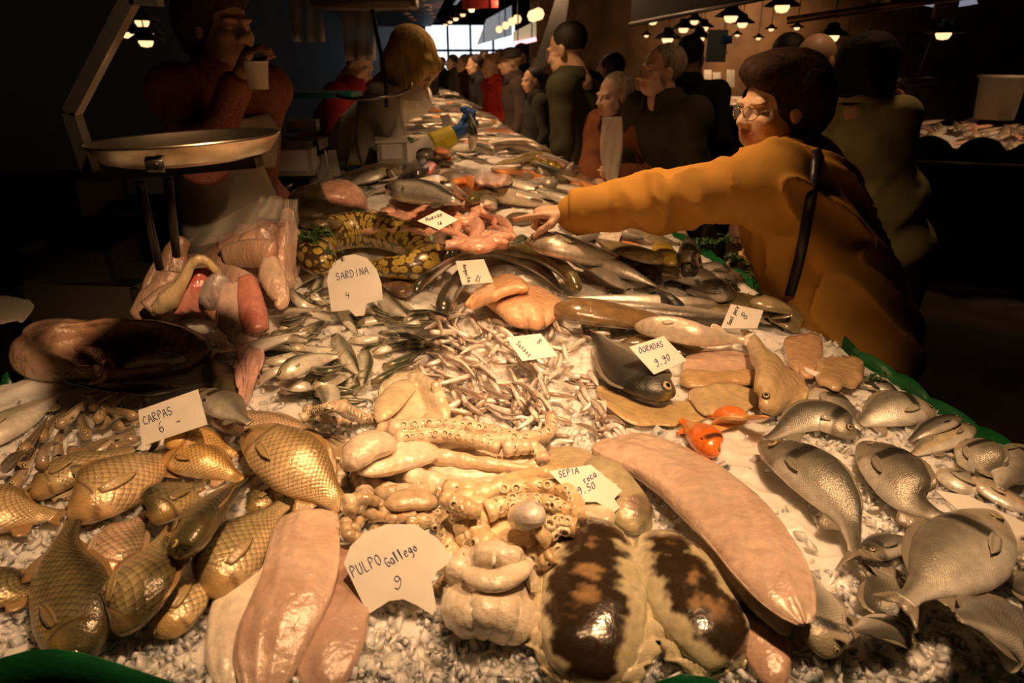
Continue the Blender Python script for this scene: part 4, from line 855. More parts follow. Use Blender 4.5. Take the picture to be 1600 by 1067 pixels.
# ---- the carcass, the guts, eels, roe, flatfish
def arc(a, k=14): return a
DARKSK = mat('dark_skin', attr=True, rough=.35, coat=.8, coat_rough=.1, bump=.5, bscale=120, var=.35, vscale=40)
# cut open monkfish carcass: a hollow bowl of flesh
cz = 1.02; cc = at(185, 555, cz); ex = unit(at(330, 560, cz)-at(40, 560, cz)); ey = np.cross([0, 0, 1.], ex); ez = unit(np.array([0, -.62, .8])-ex*np.dot([0, -.62, .8], ex)); ey = np.cross(ez, ex); M = np.stack([ex, ey, ez]); cc = cc+[0, 0, .008]
Lx = np.linalg.norm(at(335, 560, cz)-at(42, 560, cz))/2; cl = Clay()
cl.ell(cc+[0, 0, .0], (Lx, .088, .046), M, k=.02, col=(.55, .32, .20))
cl.ell(cc-ex*Lx*.72+ez*.005, (Lx*.34, .078, .05), M, k=.03, col=(.66, .44, .31))
cl.ell(cc+ex*Lx*.14+ey*.005+ez*.045, (Lx*.76, .064, .055), M, k=.012, op=-1)
cl.ell(cc+ex*Lx*.22+ez*.02, (Lx*.4, .045, .045), M, k=.02, op=-1)
def carc(V, Q, c):
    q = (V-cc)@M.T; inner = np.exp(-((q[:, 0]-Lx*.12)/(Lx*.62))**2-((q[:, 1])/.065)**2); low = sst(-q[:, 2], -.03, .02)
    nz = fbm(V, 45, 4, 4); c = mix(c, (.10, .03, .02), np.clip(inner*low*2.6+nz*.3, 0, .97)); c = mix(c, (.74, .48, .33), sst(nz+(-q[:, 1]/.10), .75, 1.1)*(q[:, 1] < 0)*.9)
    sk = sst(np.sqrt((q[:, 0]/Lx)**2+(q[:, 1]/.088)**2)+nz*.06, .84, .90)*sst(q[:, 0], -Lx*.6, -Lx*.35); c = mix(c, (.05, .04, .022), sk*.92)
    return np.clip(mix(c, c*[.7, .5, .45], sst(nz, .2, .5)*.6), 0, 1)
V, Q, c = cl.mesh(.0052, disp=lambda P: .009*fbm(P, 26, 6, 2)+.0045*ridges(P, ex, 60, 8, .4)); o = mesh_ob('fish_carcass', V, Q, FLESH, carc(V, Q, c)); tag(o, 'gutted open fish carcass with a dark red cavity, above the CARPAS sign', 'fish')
par = o
def onp(px, z): return [at(u, v, z) for u, v in px]
for px, r, colr, nm in (([(195, 572), (240, 560), (290, 562)], (.010, .017, .008), (.34, .3, .27), 'gut'), ([(130, 580), (150, 575), (160, 590), (140, 598)], (.006, .011, .006), (.6, .34, .24), 'gut'), ([(110, 545), (150, 552), (175, 575)], (.008, .016, .01), (.30, .13, .09), 'liver')):
    P = resample(onp(px, 1.035), 16); rr = np.interp(np.linspace(0, 1, 16), [0, .1, .5, .95, 1], [r[0]*.4, r[0], r[1], r[2], r[2]*.3]); V, F = tube(P, rr, 12); mesh_ob(nm, V, F, FLESH, np.array(colr)*(1+.2*fbm(V, 60, 3))[:, None], parent=par)
for px1, px2 in (([(235, 500), (280, 505), (345, 540)], [(225, 508), (270, 530), (335, 545)]), ([(95, 590), (170, 612), (250, 618)], [(110, 600), (180, 600), (300, 600)])):
    flap(px1, px2, 'fin', (.06, .045, .025), None, m=DARKSK, thick=.006, parent=par, lift=0, nu=16, nv=6, zfix=lambda i, j: 1.035+0*i*j, stampit=False)
stamp(np.array([cc]), np.array([.14]), np.array([.03]))
flap([(322, 560), (345, 565), (368, 590)], [(318, 585), (340, 610), (372, 635)], 'fish_skin', (.10, .085, .05), 'dark ribbed strip of fish skin between the carcass and the sardines', thick=.02, puff=.01, m=DARKSK)
flap([(368, 548), (392, 540), (418, 545)], [(372, 605), (378, 635), (382, 630)], 'offal', (.78, .46, .4), 'pink red scrap of offal beside the carcass', cat='offal', thick=.012)
# guts hanging from the bag: every piece a soft body of its own
OG = 'offal heaped under the plastic bag'
z0 = 1.0
def gut(px, zs, rs, col, lab, flat=.45, red=0, name='offal', seed=1):
    P = np.array([at(u, v, z) if d is None else atY(u, v, d) for (u, v), z, d in zip(px, zs, [None]*len(px))]) if not callable(zs) else None
    return P
def gy(px, Y0, Y1, rs, col, lab, red=.3, flat=.5, seed=1, name='offal', amp=.004, f=45):
    """a drooping piece: photo outline at the depth it really has"""
    n = 26; uv = resample(np.array(px, float), n); P = np.array([atY(u, v, Y0+(Y1-Y0)*k/(n-1)) for k, (u, v) in enumerate(uv)])
    r = np.interp(np.linspace(0, 1, n), np.linspace(0, 1, len(rs)), rs); r[0] *= .3; r[-1] *= .3
    T = tangents(P); view = unit(P-CAM); N = unit(-view+T*(np.sum(T*view, 1))[:, None]); D = np.cross(N, T)
    V, F, c, s, tt = loft(P, D, N, r, r, r*flat, 22); V = V+unit(V-P.mean(0))*(fbm(V, f, seed, 3)[:, None]*amp)+D[np.clip((tt*25).astype(int), 0, 25)]*(np.sin(c*11+seed)*amp*.5)[:, None]
    nz = fbm(V, 28, seed+3, 4); cl_ = mix(np.array(col), (.62, .12, .08), sst(nz, .32-.25*red, .62-.2*red)*min(1, red*2)); cl_ = mix(cl_, np.array(col)*[1.1, 1.05, .95], sst(-nz, .0, .4)*.6)
    o = mesh_ob(name, V, F, GUTM, np.clip(cl_, 0, 1)); tag(o, lab, 'offal', OG); return o
GUTM = mat('gut_skin', attr=True, rough=.25, coat=1, coat_rough=.07, bump=.8, bscale=55, bdist=.008, var=.22, vscale=50, sss=.12, squash=(1, 1, .35), detail=8, mottle=(.62, .22, .16), mscale=14, mlo=.55, mhi=.9)
P_, Y_, W_ = (.72, .44, .36), (.74, .58, .36), (.72, .55, .46)
gy([(270, 400), (265, 440), (235, 480), (215, 502)], 1.82, 1.72, (.02, .035, .045, .03), (.62, .42, .32), 'long drooping piece of offal at the dark outer side of the heap', .15, seed=11)
gy([(290, 372), (275, 395), (272, 430)], 1.86, 1.80, (.02, .035, .04), (.42, .27, .19), 'brown knob of offal at the top of the heap beside the apron', .2, seed=12)
gy([(300, 440), (275, 465), (240, 495)], 1.76, 1.68, (.03, .05, .05), (.60, .42, .32), 'wide limp flap at the foot of the offal heap', .2, seed=13)
gy([(345, 405), (370, 430), (385, 460)], 1.80, 1.72, (.03, .05, .04), (.55, .40, .32), 'greyish bag of offal in the middle of the heap', .1, seed=14)
gy([(430, 350), (410, 380), (400, 420), (395, 450)], 1.86, 1.76, (.03, .055, .06, .05), (.70, .46, .36), 'broad pink fold near the top of the bag', .35, seed=15)
gy([(340, 385), (390, 372), (440, 370), (455, 350)], 1.90, 1.86, (.02, .035, .04, .03), (.66, .46, .38), 'fold of flesh lying across the top of the heap', .2, seed=16)
gy([(450, 325), (448, 370), (440, 420), (452, 452)], 1.84, 1.74, (.012, .028, .035, .02), (.78, .50, .38), 'smooth upright piece pressed against the clear plastic', .2, seed=17)
gy([(420, 400), (425, 430), (440, 470), (430, 478)], 1.72, 1.62, (.02, .035, .03, .012), (.80, .60, .46), 'dripping cream coloured lobe next to the sardines', .1, seed=18)
gy([(345, 500), (340, 480), (330, 470)], 1.62, 1.66, (.02, .035, .03), (.62, .38, .24), 'brown round lump at the foot of the heap', .2, seed=19)
gy([(385, 430), (392, 470), (400, 510), (402, 520)], 1.66, 1.54, (.02, .030, .035, .03), (.72, .30, .24), 'raw red strip hanging beside the white one', .8, seed=20)
gy([(372, 440), (375, 480), (378, 520), (372, 542)], 1.66, 1.52, (.035, .052, .055, .02), (.82, .60, .52), 'wide white streaked strip of offal hanging lowest', .12, seed=21, flat=.3)
gy([(305, 420), (312, 450), (290, 480), (290, 490)], 1.68, 1.62, (.03, .04, .04, .02), (.76, .34, .28), 'red raw triangular piece in the middle of the heap', .8, seed=22, flat=.35)
gy([(350, 430), (335, 455), (330, 470), (345, 465)], 1.66, 1.62, (.02, .03, .028, .015), (.50, .42, .42), 'blue grey shiny sac between the pink pieces', 0, seed=23)
gy([(345, 430), (318, 405), (300, 412), (285, 440), (262, 470), (240, 490)], 1.66, 1.60, (.009, .011, .012, .016, .028, .016), (.80, .64, .38), 'yellow tube looping over the other offal', .05, seed=24, flat=.9, amp=.002)
gy([(252, 400), (235, 440), (222, 490)], 1.84, 1.74, (.01, .02, .012), (.5, .36, .26), 'thin membrane at the outermost edge of the heap', .1, seed=25)
gy([(350, 400), (400, 395), (430, 400)], 1.78, 1.72, (.03, .04, .04), (.72, .50, .36), 'ochre pink lump under the top fold', .25, seed=26)
gy([(385, 350), (375, 380), (350, 400)], 1.90, 1.84, (.02, .03, .03), (.62, .42, .33), 'fold reaching back toward the vendor', .2, seed=27)
for k, (u, v) in enumerate(((300, 505), (350, 520), (400, 500), (260, 490), (330, 470), (390, 460), (430, 470), (290, 460))):
    p = at(u, v, 1.0); stamp(np.array([p]), np.array([.05]), np.array([.04]))
# the heap's hidden core, so the pieces lie on something
cl = Clay(); cl.ell(atY(340, 470, 1.82)-[0, 0, .03], (.20, .12, .11), k=.03).ell(atY(390, 420, 1.93)-[0, 0, .02], (.15, .09, .12), k=.05).ell(atY(300, 440, 1.92)-[0, 0, .04], (.12, .08, .12), k=.05)
V, Q, c = cl.mesh(.010, disp=lambda P: .012*fbm(P, 30, 6, 3)); o = mesh_ob('offal', V, Q, GUTM, mix((.60, .38, .30), (.4, .12, .08), sst(fbm(V, 30, 3), .1, .5))); tag(o, 'main mass of pink offal at the heart of the heap beside the apron', 'offal', OG)
# clear bag over the guts
PLASTIC = mat('clear_plastic', (.75, .7, .62), rough=.12, alpha=.16, coat=1, coat_rough=.05, bump=.8, bscale=25)
bag = thing('plastic_bag', atY(400, 370, 1.8), 'crumpled clear plastic bag thrown open over the offal heap', 'bag')
def psheet(A, B, Y0, Y1, nm, th=.0012, seed=1, amp=.012):
    nu, nv = 30, 18; a = resample(np.array(A, float), nu); b = resample(np.array(B, float), nu); G = np.zeros((nu, nv, 3))
    for i in range(nu):
        for j in range(nv):
            uv = a[i]+(b[i]-a[i])*j/(nv-1); G[i, j] = atY(uv[0], uv[1], Y0+(Y1-Y0)*j/(nv-1)+.02*math.sin(i*.5+j*.3))
    G[..., 1] += amp*fbm(G, 40, seed, 3)-.0; V, F = sheet(G, th); mesh_ob(nm, V, F, PLASTIC, parent=bag)
psheet([(290, 378), (350, 340), (405, 312), (450, 312)], [(310, 385), (360, 372), (410, 352), (462, 345)], 1.90, 1.80, 'back_fold', seed=3)
psheet([(405, 308), (425, 305), (445, 310), (465, 312)], [(400, 340), (430, 345), (448, 345), (464, 400)], 1.78, 1.70, 'crumpled_top', seed=5, amp=.03)
psheet([(445, 315), (463, 312)], [(448, 460), (462, 452)], 1.74, 1.66, 'side_panel', seed=7)
# ---- moray, congers
MOR = mat('moray_skin', attr=True, rough=.35, coat=.8, coat_rough=.1, bump=.2, bscale=150)
nt = MOR.node_tree; N_ = nt.nodes; L_ = nt.links; at_ = N_.new('ShaderNodeAttribute'); at_.attribute_name = 'suv'
vo = N_.new('ShaderNodeTexVoronoi'); vo.inputs['Scale'].default_value = .42; vo.inputs['Randomness'].default_value = .55; nz_ = N_.new('ShaderNodeTexNoise'); nz_.inputs['Scale'].default_value = 1.6
ad_ = N_.new('ShaderNodeMix'); ad_.data_type = 'VECTOR'; ad_.inputs[0].default_value = .12; L_.new(at_.outputs['Vector'], ad_.inputs[4]); L_.new(nz_.outputs['Color'], ad_.inputs[5]); L_.new(at_.outputs['Vector'], nz_.inputs['Vector']); L_.new(ad_.outputs[1], vo.inputs['Vector'])
rp = N_.new('ShaderNodeValToRGB'); L_.new(vo.outputs['Distance'], rp.inputs[0]); cr = rp.color_ramp; cr.elements[0].position = .0; cr.elements[0].color = (.30, .2, .05, 1); cr.elements[1].position = .62; cr.elements[1].color = (.07, .042, .016, 1)
for p_, q_ in ((.22, (.52, .38, .08, 1)), (.44, (.56, .42, .09, 1)), (.52, (.07, .042, .016, 1))):
    e_ = cr.elements.new(p_); e_.color = q_
n5 = N_.new('ShaderNodeTexNoise'); n5.inputs['Scale'].default_value = 5; L_.new(at_.outputs['Vector'], n5.inputs['Vector']); m5 = N_.new('ShaderNodeMix'); m5.data_type = 'RGBA'; m5.blend_type = 'MULTIPLY'; m5.inputs[0].default_value = .8; r5 = N_.new('ShaderNodeMapRange')
L_.new(n5.outputs[0], r5.inputs[0]); r5.inputs[1].default_value = .4; r5.inputs[2].default_value = .52; r5.inputs[3].default_value = .25; r5.inputs[4].default_value = 1.1; L_.new(rp.outputs[0], m5.inputs[6]); L_.new(r5.outputs[0], m5.inputs[7]); L_.new(m5.outputs[2], N_['Principled BSDF'].inputs['Base Color'])
CON = dict(C1((.045, .04, .028)), belly=(.25, .22, .15), b0=-.3, b1=.2); OLV = dict(back=(.11, .095, .03), flank=(.26, .22, .08), belly=(.72, .62, .38), head=(.12, .1, .04), cheek=(.3, .25, .1), fin=(.1, .09, .04), b0=.0, b1=.5, iris=(.5, .4, .2))
EG = 'eels coiled behind the ANGUILA sign'
body([(645, 455), (640, 420), (600, 408), (560, 440), (585, 462)], 'spotted_fish', 'lobe', .075, .05, C1((.2, .12, .065), blotch=((.36, .25, .14), 150, .05)), 'brown finely speckled fish behind the SARDINA sign', m=DARKSK) if False else None
body([(640, 462), (615, 438), (585, 430)], 'spotted_fish', 'lobe', .085, .05, C1((.17, .1, .055), blotch=((.34, .22, .12), 160, .0)), 'brown finely speckled fish behind the SARDINA sign', m=DARKSK)
body([(520, 425), (497, 405), (490, 380), (530, 362), (590, 360), (645, 378), (672, 398), (660, 412), (610, 418), (560, 412)], 'moray_eel', 'eel', .125, .115, C1((.2, .15, .05)), 'coiled moray eel with yellow ringed spots on brown skin', m=MOR, n=30, lift=.012, flex=.3, eye=0, lod=2)
for px, C, H, lab in (([(690, 492), (705, 455), (735, 415), (745, 400)], CON, .05, 'black eel hanging down beside the ANGUILA sign, nearest the sand eels'), ([(648, 462), (660, 440), (700, 412), (740, 395), (760, 392)], CON, .026, 'thin black eel arching toward the SARDINA sign'),
  ([(665, 430), (690, 405), (740, 392), (800, 398), (850, 425), (880, 458)], CON, .052, 'long black eel curving behind the orange roe'), ([(700, 398), (735, 385), (770, 388), (830, 420), (868, 452)], CON, .045, 'black eel half hidden between two others'),
  ([(905, 462), (890, 430), (850, 402), (800, 390), (755, 385), (712, 400)], OLV, .052, 'olive eel with a pale belly, arched over the black ones')):
    body(px, 'conger_eel', 'eel', H, H*.9, C, lab, m=SLICK, cat='eel', n=22, flex=.35, roll=50, lod=2, group=EG)
# ---- roe
ROE = mat('roe_skin', attr=True, rough=.32, coat=.9, coat_rough=.12, bump=.8, bscale=60, bdist=.007, detail=8, mottle=(.78, .34, .22), mscale=30, mlo=.52, mhi=.9, var=.2, vscale=60, sss=.15)
flap([(735, 462), (790, 440), (850, 450), (882, 475)], [(790, 500), (820, 512), (850, 512), (872, 500)], 'fish_liver', (.86, .52, .30), 'large orange fish liver next to the sand eels', cat='offal', m=ROE, thick=.028, puff=.03, ripple=.008, rf=50)
flap([(722, 478), (745, 455), (785, 432), (820, 440)], [(740, 482), (770, 470), (800, 460), (830, 455)], 'fish_liver', (.80, .48, .26), 'smaller orange liver lobe below the ANGUILA sign', cat='offal', m=ROE, thick=.025, puff=.015)
# ---- fish between the roe and the woman's sleeve
BASS = dict(back=(.12, .11, .075), flank=(.30, .27, .2), belly=(.72, .66, .54), head=(.13, .12, .08), cheek=(.4, .34, .24), fin=(.15, .13, .09), b0=-.1, b1=.6, iris=(.6, .5, .25))
body([(1030, 378), (1040, 400), (1060, 412)], 'yellow_fish', 'lobe', .075, .04, C1((.62, .45, .05)), 'plain yellow fish half hidden under the sleeve', m=SLICK)
body([(1038, 410), (985, 392), (930, 372)], 'flatfish', 'flat', .10, .03, C1((.26, .2, .08), blotch=((.16, .11, .045), 60, .1)), 'shiny brown flatfish under the mustard sleeve', m=SLICK)
drop_fish([(826, 372), (880, 385), (945, 402), (1015, 398)], 'sea_bass', 'slim', .11, .06, 1, 15, mt=SILVER, C=BASS, label='thick dark sea bass lying under the mustard cuff', tail=.6, group=None)
drop_fish([(862, 395), (920, 430), (970, 455), (1025, 466)], 'sea_bass', 'slim', .075, .045, -1, -40, mt=SILVER, C=dict(BASS, flank=(.66, .6, .5), belly=(.85, .78, .66)), label='sea bass turned pale belly up behind the brown turbot', tail=1.0)
HB = 'breams lying head on behind the turbot'
BRC = dict(BRM, head=(.3, .28, .22))
drop_fish([(1030, 452), (1000, 425), (990, 400)], 'gilthead_bream', 'bream', .105, .065, 1, 80, mt=BREAMM, C=BRC, label='round headed bream facing the camera beside the bass tail', group=HB, tail=0)
drop_fish([(1075, 418), (1078, 395), (1085, 375)], 'gilthead_bream', 'bream', .10, .065, 1, 75, mt=BREAMM, C=BRC, label='grey bream nose down just under the mustard sleeve', group=HB, tail=0)
drop_fish([(1165, 440), (1110, 425), (1035, 428)], 'gilthead_bream', 'bream', .085, .045, -1, 20, mt=BREAMM, C=BRM, label='bream with a shining white chin beside the parsley', group=HB, tail=.4)
drop_fish([(1150, 462), (1100, 452), (1055, 452)], 'gilthead_bream', 'bream', .07, .045, -1, 50, mt=BREAMM, C=BRMD, label='dark bream with a parsley sprig on its nose', group=HB, tail=.3)
drop_fish([(1068, 495), (1035, 475), (1000, 462)], 'gilthead_bream', 'bream', .08, .05, 1, 80, mt=BREAMM, C=BRMD, label='bream poking a dark snout out behind the white bellied fish', group=HB, tail=.3)
body([(1085, 500), (1140, 478), (1200, 480), (1252, 505)], 'turbot', 'flat', .19, .04, C1((.36, .29, .15), blotch=((.22, .17, .08), 40, .2)), 'broad olive flatfish under the card marked 8', m=SLICK, lod=2)
body([(1180, 470), (1215, 480), (1245, 520)], 'turbot', 'flat', .13, .04, C1((.32, .26, .14), blotch=((.2, .15, .07), 40, .2)), 'second olive flatfish next to the shoulder strap', m=SLICK, lod=2)
body([(866, 482), (930, 488), (1000, 498), (1068, 505)], 'turbot', 'flat', .135, .06, C1((.24, .15, .065), blotch=((.38, .28, .13), 35, .2)), 'glossy brown mottled turbot in front of the pale bass', m=SLICK, lod=2, lift=.01)
body([(965, 540), (1010, 535), (1070, 545), (1130, 556)], 'sole', 'flat', .075, .03, C1((.16, .11, .05), blotch=((.26, .18, .09), 60, .1)), 'dark brown sole behind the DORADAS card', m=SLICK, lod=1)
# ---- soles and rays on the right
RAY = (.60, .44, .24)
flap([(930, 595), (990, 620), (1040, 630), (1110, 620)], [(940, 630), (985, 660), (1050, 665), (1120, 650)], 'skate_wing', (.58, .42, .2), 'wide wet skate wing spread under the dark bream', thick=.008, m=SKIN, cat='skate', ripple=.006, rf=26)
flap([(1060, 560), (1110, 545), (1170, 545)], [(1065, 605), (1120, 600), (1185, 595)], 'skate_wing', (.66, .46, .34), 'pinkish skate wing behind the folded flatfish', thick=.008, puff=.005, m=SKIN, cat='skate', ripple=.006, rf=26)
flap([(1062, 575), (1120, 580), (1185, 575)], [(1060, 608), (1120, 605), (1188, 600)], 'skate_wing', (.58, .38, .18), 'tan strip of skate curling toward the folded flatfish', thick=.008, puff=.005, m=SKIN, cat='skate', ripple=.006, rf=26)
flap([(1070, 610), (1130, 598), (1185, 605)], [(1090, 650), (1140, 650), (1182, 640)], 'skate_wing', (.58, .44, .24), 'flat translucent skate piece above the orange fish', thick=.008, puff=.005, m=SKIN, cat='skate', ripple=.006, rf=26)
flap([(1220, 530), (1255, 522), (1288, 528)], [(1235, 575), (1262, 590), (1282, 572)], 'flatfish', (.60, .38, .22), 'small pinkish flatfish at the counter edge under the jacket hem', thick=.014, puff=.008, m=SKIN)
flap([(1275, 560), (1310, 555), (1352, 562)], [(1272, 595), (1305, 610), (1345, 600)], 'flatfish', (.58, .4, .22), 'tan flatfish hanging over the green liner', thick=.014, puff=.008, m=SKIN)
f1 = flap([(1150, 508), (1185, 528), (1230, 572), (1275, 608)], [(1182, 560), (1183, 600), (1192, 640), (1225, 648)], 'flatfish', RAY, 'folded translucent flatfish standing up with two eyes on its face', thick=.014, puff=.02, m=SKIN, nu=30, arch=lambda i, j: .045*np.sin(math.pi*np.clip(i*1.1, 0, 1))*(1-.5*j), ripple=.004)
for u, v in ((1197, 618), (1214, 628)):
    p = at(u, v, 1.04); 
    hh = hm_at(p[0], p[1], .01); p = at(u, v, float(hh)+.004); EV, EF, EC = eye_mesh(p, unit(CAM-p)*.6+[0, 0, .6], .008, (.45, .36, .2)); mesh_ob('eye', EV, EF, EYE, EC, parent=f1)
ORM = mat('red_skin', attr=True, rough=.3, coat=1, coat_rough=.06, bump=.3, bscale=150, var=.2, vscale=60)
ORG = C1((.95, .22, .03), blotch=((.9, .45, .1), 60, .15))
body([(1170, 655), (1140, 645), (1100, 650)], 'red_fish', 'slim', .045, .025, C1((.92, .24, .05)), 'bright orange fish tail end curving behind the orange head', m=ORM, lod=1)
flap([(1110, 655), (1150, 648), (1205, 650)], [(1110, 680), (1140, 668), (1200, 656)], 'fish_fin', (.8, .42, .14), 'orange see-through fin fading to yellow on the ice', thick=.004, m=ORM)
drop_fish([(1120, 712), (1095, 680), (1062, 655)], 'red_fish', 'bream', .062, .04, -1, 20, mt=ORM, C=dict(ORG, iris=(.8, .5, .2)), label='vivid orange fish, head down on the ice under the flatfish', tail=0, dorsal=.2, pec=.2)
drop_fish([(1056, 620), (1012, 592), (965, 560), (925, 512)], 'gilthead_bream', 'bream', .125, .055, 1, -8, mt=BREAMM, C=BRMD, label='dark bream sloping down from under the DORADAS card', group=None, tail=.9, lift=.004)
drop_fish([(990, 510), (1040, 512), (1100, 525), (1168, 532)], 'whiting', 'slim', .058, .042, -1, -60, mt=SILVER, C=dict(C1((.82, .70, .56)), iris=(.6, .5, .3)), label='whiting turned belly up, smooth and cream white', tail=.9, dorsal=.1, lift=.012, eye=0)
# ---- skate with its pink cut, and the upper left corner of the display
sc0 = atY(512, 318, 2.42); cl = Clay(); exs = unit(np.array([1, .1, -.12])); Ms = np.stack([exs, unit(np.cross([0, .35, 1], exs)), np.cross(exs, unit(np.cross([0, .35, 1], exs)))])
cl.ell(sc0, (.135, .13, .062), Ms, k=.03); cl.ell(sc0+exs*.05+[0, .02, .02], (.07, .09, .06), Ms, k=.05); cl.ell(sc0-exs*.05-[0, .07, .045], (.10, .06, .03), Ms, k=.04); cl.ell(sc0+exs*.12-[0, .02, .04], (.06, .03, .018), Ms, k=.03)
V, Q, c = cl.mesh(.006, disp=lambda P: .004*fbm(P, 40, 3, 3)); q = (V-sc0)@Ms.T; nz = fbm(V, 35, 5); c = mix(np.array((.075, .055, .026))*(1+.4*fbm(V, 120, 6))[:, None], mix((.84, .55, .40), (.7, .38, .28), sst(nz, 0, .4)), sst(q[:, 0]+.55*q[:, 2]+nz*.012, .012, .022)*sst(q[:, 2], -.02, .0))
o = mesh_ob('skate', V, Q, DARKSK, c); tag(o, 'dark brown skate with a pink cut face beside the grey card back', 'skate')
body([(470, 350), (510, 352), (545, 345)], 'fish_fin', 'lobe', .05, .03, C1((.09, .07, .035), blotch=((.18, .13, .06), 120, 0)), 'dark ribbed fin hanging below the skate', m=DARKSK)
body([(470, 395), (465, 375), (460, 355)], 'fish_liver', 'lobe', .05, .04, C1((.75, .36, .16)), 'orange lump pressed between the bag and the moray', cat='offal', m=ROE)
flap([(575, 325), (600, 335), (640, 360)], [(565, 345), (590, 358), (620, 372)], 'fish_fillet', (.62, .48, .34), 'pale strip of fish between skate and roe', thick=.02)
flap([(540, 350), (600, 342), (650, 352)], [(560, 365), (610, 362), (690, 380)], 'fish_roe', (.74, .46, .3), 'flat pink sheet of roe behind the moray', m=ROE, thick=.02, cat='roe')
# ------------------------------------------------------------------ the rest of the display, toward the far end
PL = dict(tail=0, dorsal=0, pec=0, eye=0)
# pieces one can tell apart
flap([(655, 243), (672, 252), (690, 262)], [(612, 292), (640, 288), (668, 275)], 'salmon', (.035, .03, .025), 'black skinned fish head standing up like a wedge, red at the mouth', m=DARKSK, thick=.03, puff=.07)
body([(665, 272), (668, 262), (676, 255)], 'fish_gill', 'lobe', .05, .02, C1((.7, .14, .1)), 'red gill opening on the black wedge shaped fish head', m=FLESH, lift=.03)
body([(640, 295), (670, 292), (700, 286)], 'fish_belly', 'lobe', .085, .06, C1((.82, .72, .6)), 'swollen white fish belly with parsley on top', m=SLICK)
drop_fish([(604, 296), (660, 300), (722, 318)], 'hake', 'slim', .075, .06, 1, 40, mt=SILVER, C=dict(GREYF, back=(.06, .05, .04)), label='dark backed hake lying just behind the pink roe', tail=.4)
drop_fish([(692, 290), (712, 302), (738, 320)], 'hake', 'slim', .055, .045, 1, 10, mt=SILVER, C=GREYF, label='silvery slim fish running down toward the roe heap', tail=.3)
body([(655, 245), (685, 238), (712, 240)], 'salmon', 'slim', .10, .06, dict(C1((.04, .035, .03)), belly=(.8, .7, .6)), 'black backed salmon body behind the wedge shaped head', m=SLICK)
body([(684, 232), (694, 240), (702, 252)], 'salmon_steak', 'lobe', .06, .03, C1((.9, .36, .16)), 'orange salmon steak stuck between two black pieces', m=FLESH, lift=.01)
body([(642, 232), (660, 224), (685, 222)], 'fish_fillet', 'lobe', .08, .04, C1((.86, .78, .68)), 'white fillet behind the foam box', m=FLESH)
flap([(705, 285), (730, 275), (752, 282)], [(710, 300), (735, 306), (752, 300)], 'salmon_fillet', (.9, .34, .1), 'bright orange salmon slab beside the slim silver fish', thick=.03, puff=.015)
flap([(738, 275), (765, 268), (800, 272)], [(745, 288), (770, 292), (802, 288)], 'fish_fillet', (.82, .56, .46), 'pink fillets piled next to the bright salmon slab', thick=.025, puff=.01)
flap([(765, 262), (810, 264), (860, 275)], [(770, 268), (815, 276), (858, 288)], 'salmon_fillet', (.88, .36, .14), 'row of orange fillets under the golden barred fish', thick=.02, puff=.008)
flap([(892, 280), (910, 273), (935, 283)], [(895, 290), (920, 296), (950, 294)], 'salmon_fillet', (.86, .38, .18), 'orange fillet at the edge beside the hand of the woman in rust brown', thick=.03, puff=.01)
GBAR = mat('barred_skin', (.55, .38, .06), rough=.3, metal=.3, coat=.8, var=.7, vscale=14, squash=(6, 1, .2))
drop_fish([(882, 266), (840, 254), (790, 250)], 'golden_fish', 'slim', .085, .05, -1, 5, mt=GBAR, C=GLD, label='golden yellow fish with dark bars across its side', tail=.5, eye=0)
drop_fish([(885, 262), (850, 244), (800, 252), (768, 258)], 'golden_fish', 'slim', .05, .04, -1, 25, mt=SILVER, C=GLD, label='pale gold fish lying behind the barred one', tail=.4, eye=0)
for px, lab in (([(850, 288), (846, 276), (842, 260)], 'rough dark pointed fin, the smaller of the upright pair'), ([(878, 292), (886, 272), (896, 252)], 'rough dark pointed fin, the bigger of the upright pair')):
    P = np.array([atY(u, v, at(px[0][0], px[0][1], 1.14)[1]) for u, v in px]); P = resample(P, 12); t = np.linspace(0, 1, 12); T = tangents(P); N = np.tile(np.array([.0, -1., .3]), (12, 1)); D = np.cross(N, T)
    r = .042*np.sin(math.pi*(.32+.68*t))**.8; V, F, c, s, tt = loft(P, D, N, r, r, r*.45, 16); V += unit(V-P.mean(0))*(fbm(V, 120, 3)[:, None]*.005); o = mesh_ob('rough_fin', V, F, DARKSK, np.array((.16, .12, .07))*(1+.5*fbm(V, 150, 2))[:, None]); tag(o, lab, 'fish')
drop_fish([(872, 285), (830, 293), (788, 292)], 'hake', 'slim', .075, .06, 1, -50, mt=SILVER, C=dict(GREYF, flank=(.85, .8, .72), belly=(.92, .88, .8)), label='gleaming white bellied hake with parsley across it', tail=0, lift=.02, eye=0)
drop_fish([(755, 300), (800, 308), (868, 322)], 'hake', 'slim', .08, .06, 1, -30, mt=SILVER, C=dict(BRNF, flank=(.62, .52, .4)), label='long pale hake slanting down toward the pointing finger', tail=.2, eye=0)
drop_fish([(728, 318), (752, 308), (780, 322), (792, 338)], 'mackerel', 'slim', .07, .05, -1, 30, mt=SLICK, C=OLV, label='olive brown fish bent round behind the roe heap', tail=.2, eye=0)
body([(756, 318), (766, 322), (772, 334)], 'fish_steak', 'lobe', .06, .04, C1((.86, .76, .62)), 'white fish steak with parsley beside the pointing finger', m=FLESH, lift=.01)
body([(790, 345), (820, 342), (850, 352)], 'ling', 'slim', .07, .05, C1((.16, .12, .08)), 'dull brown fish under the pointing hand', m=SLICK, sink=.01)
body([(838, 374), (858, 375), (885, 374)], 'fish_fillet', 'lobe', .04, .025, C1((.82, .70, .56)), 'pale fillet just under the curled fingers', m=FLESH)
drop_fish([(865, 245), (820, 228), (760, 232), (730, 240)], 'hake', 'slim', .08, .06, 1, 20, mt=SILVER, C=BRNF, label='long brown hake crossing the counter behind the golden fish', tail=.3, eye=0)
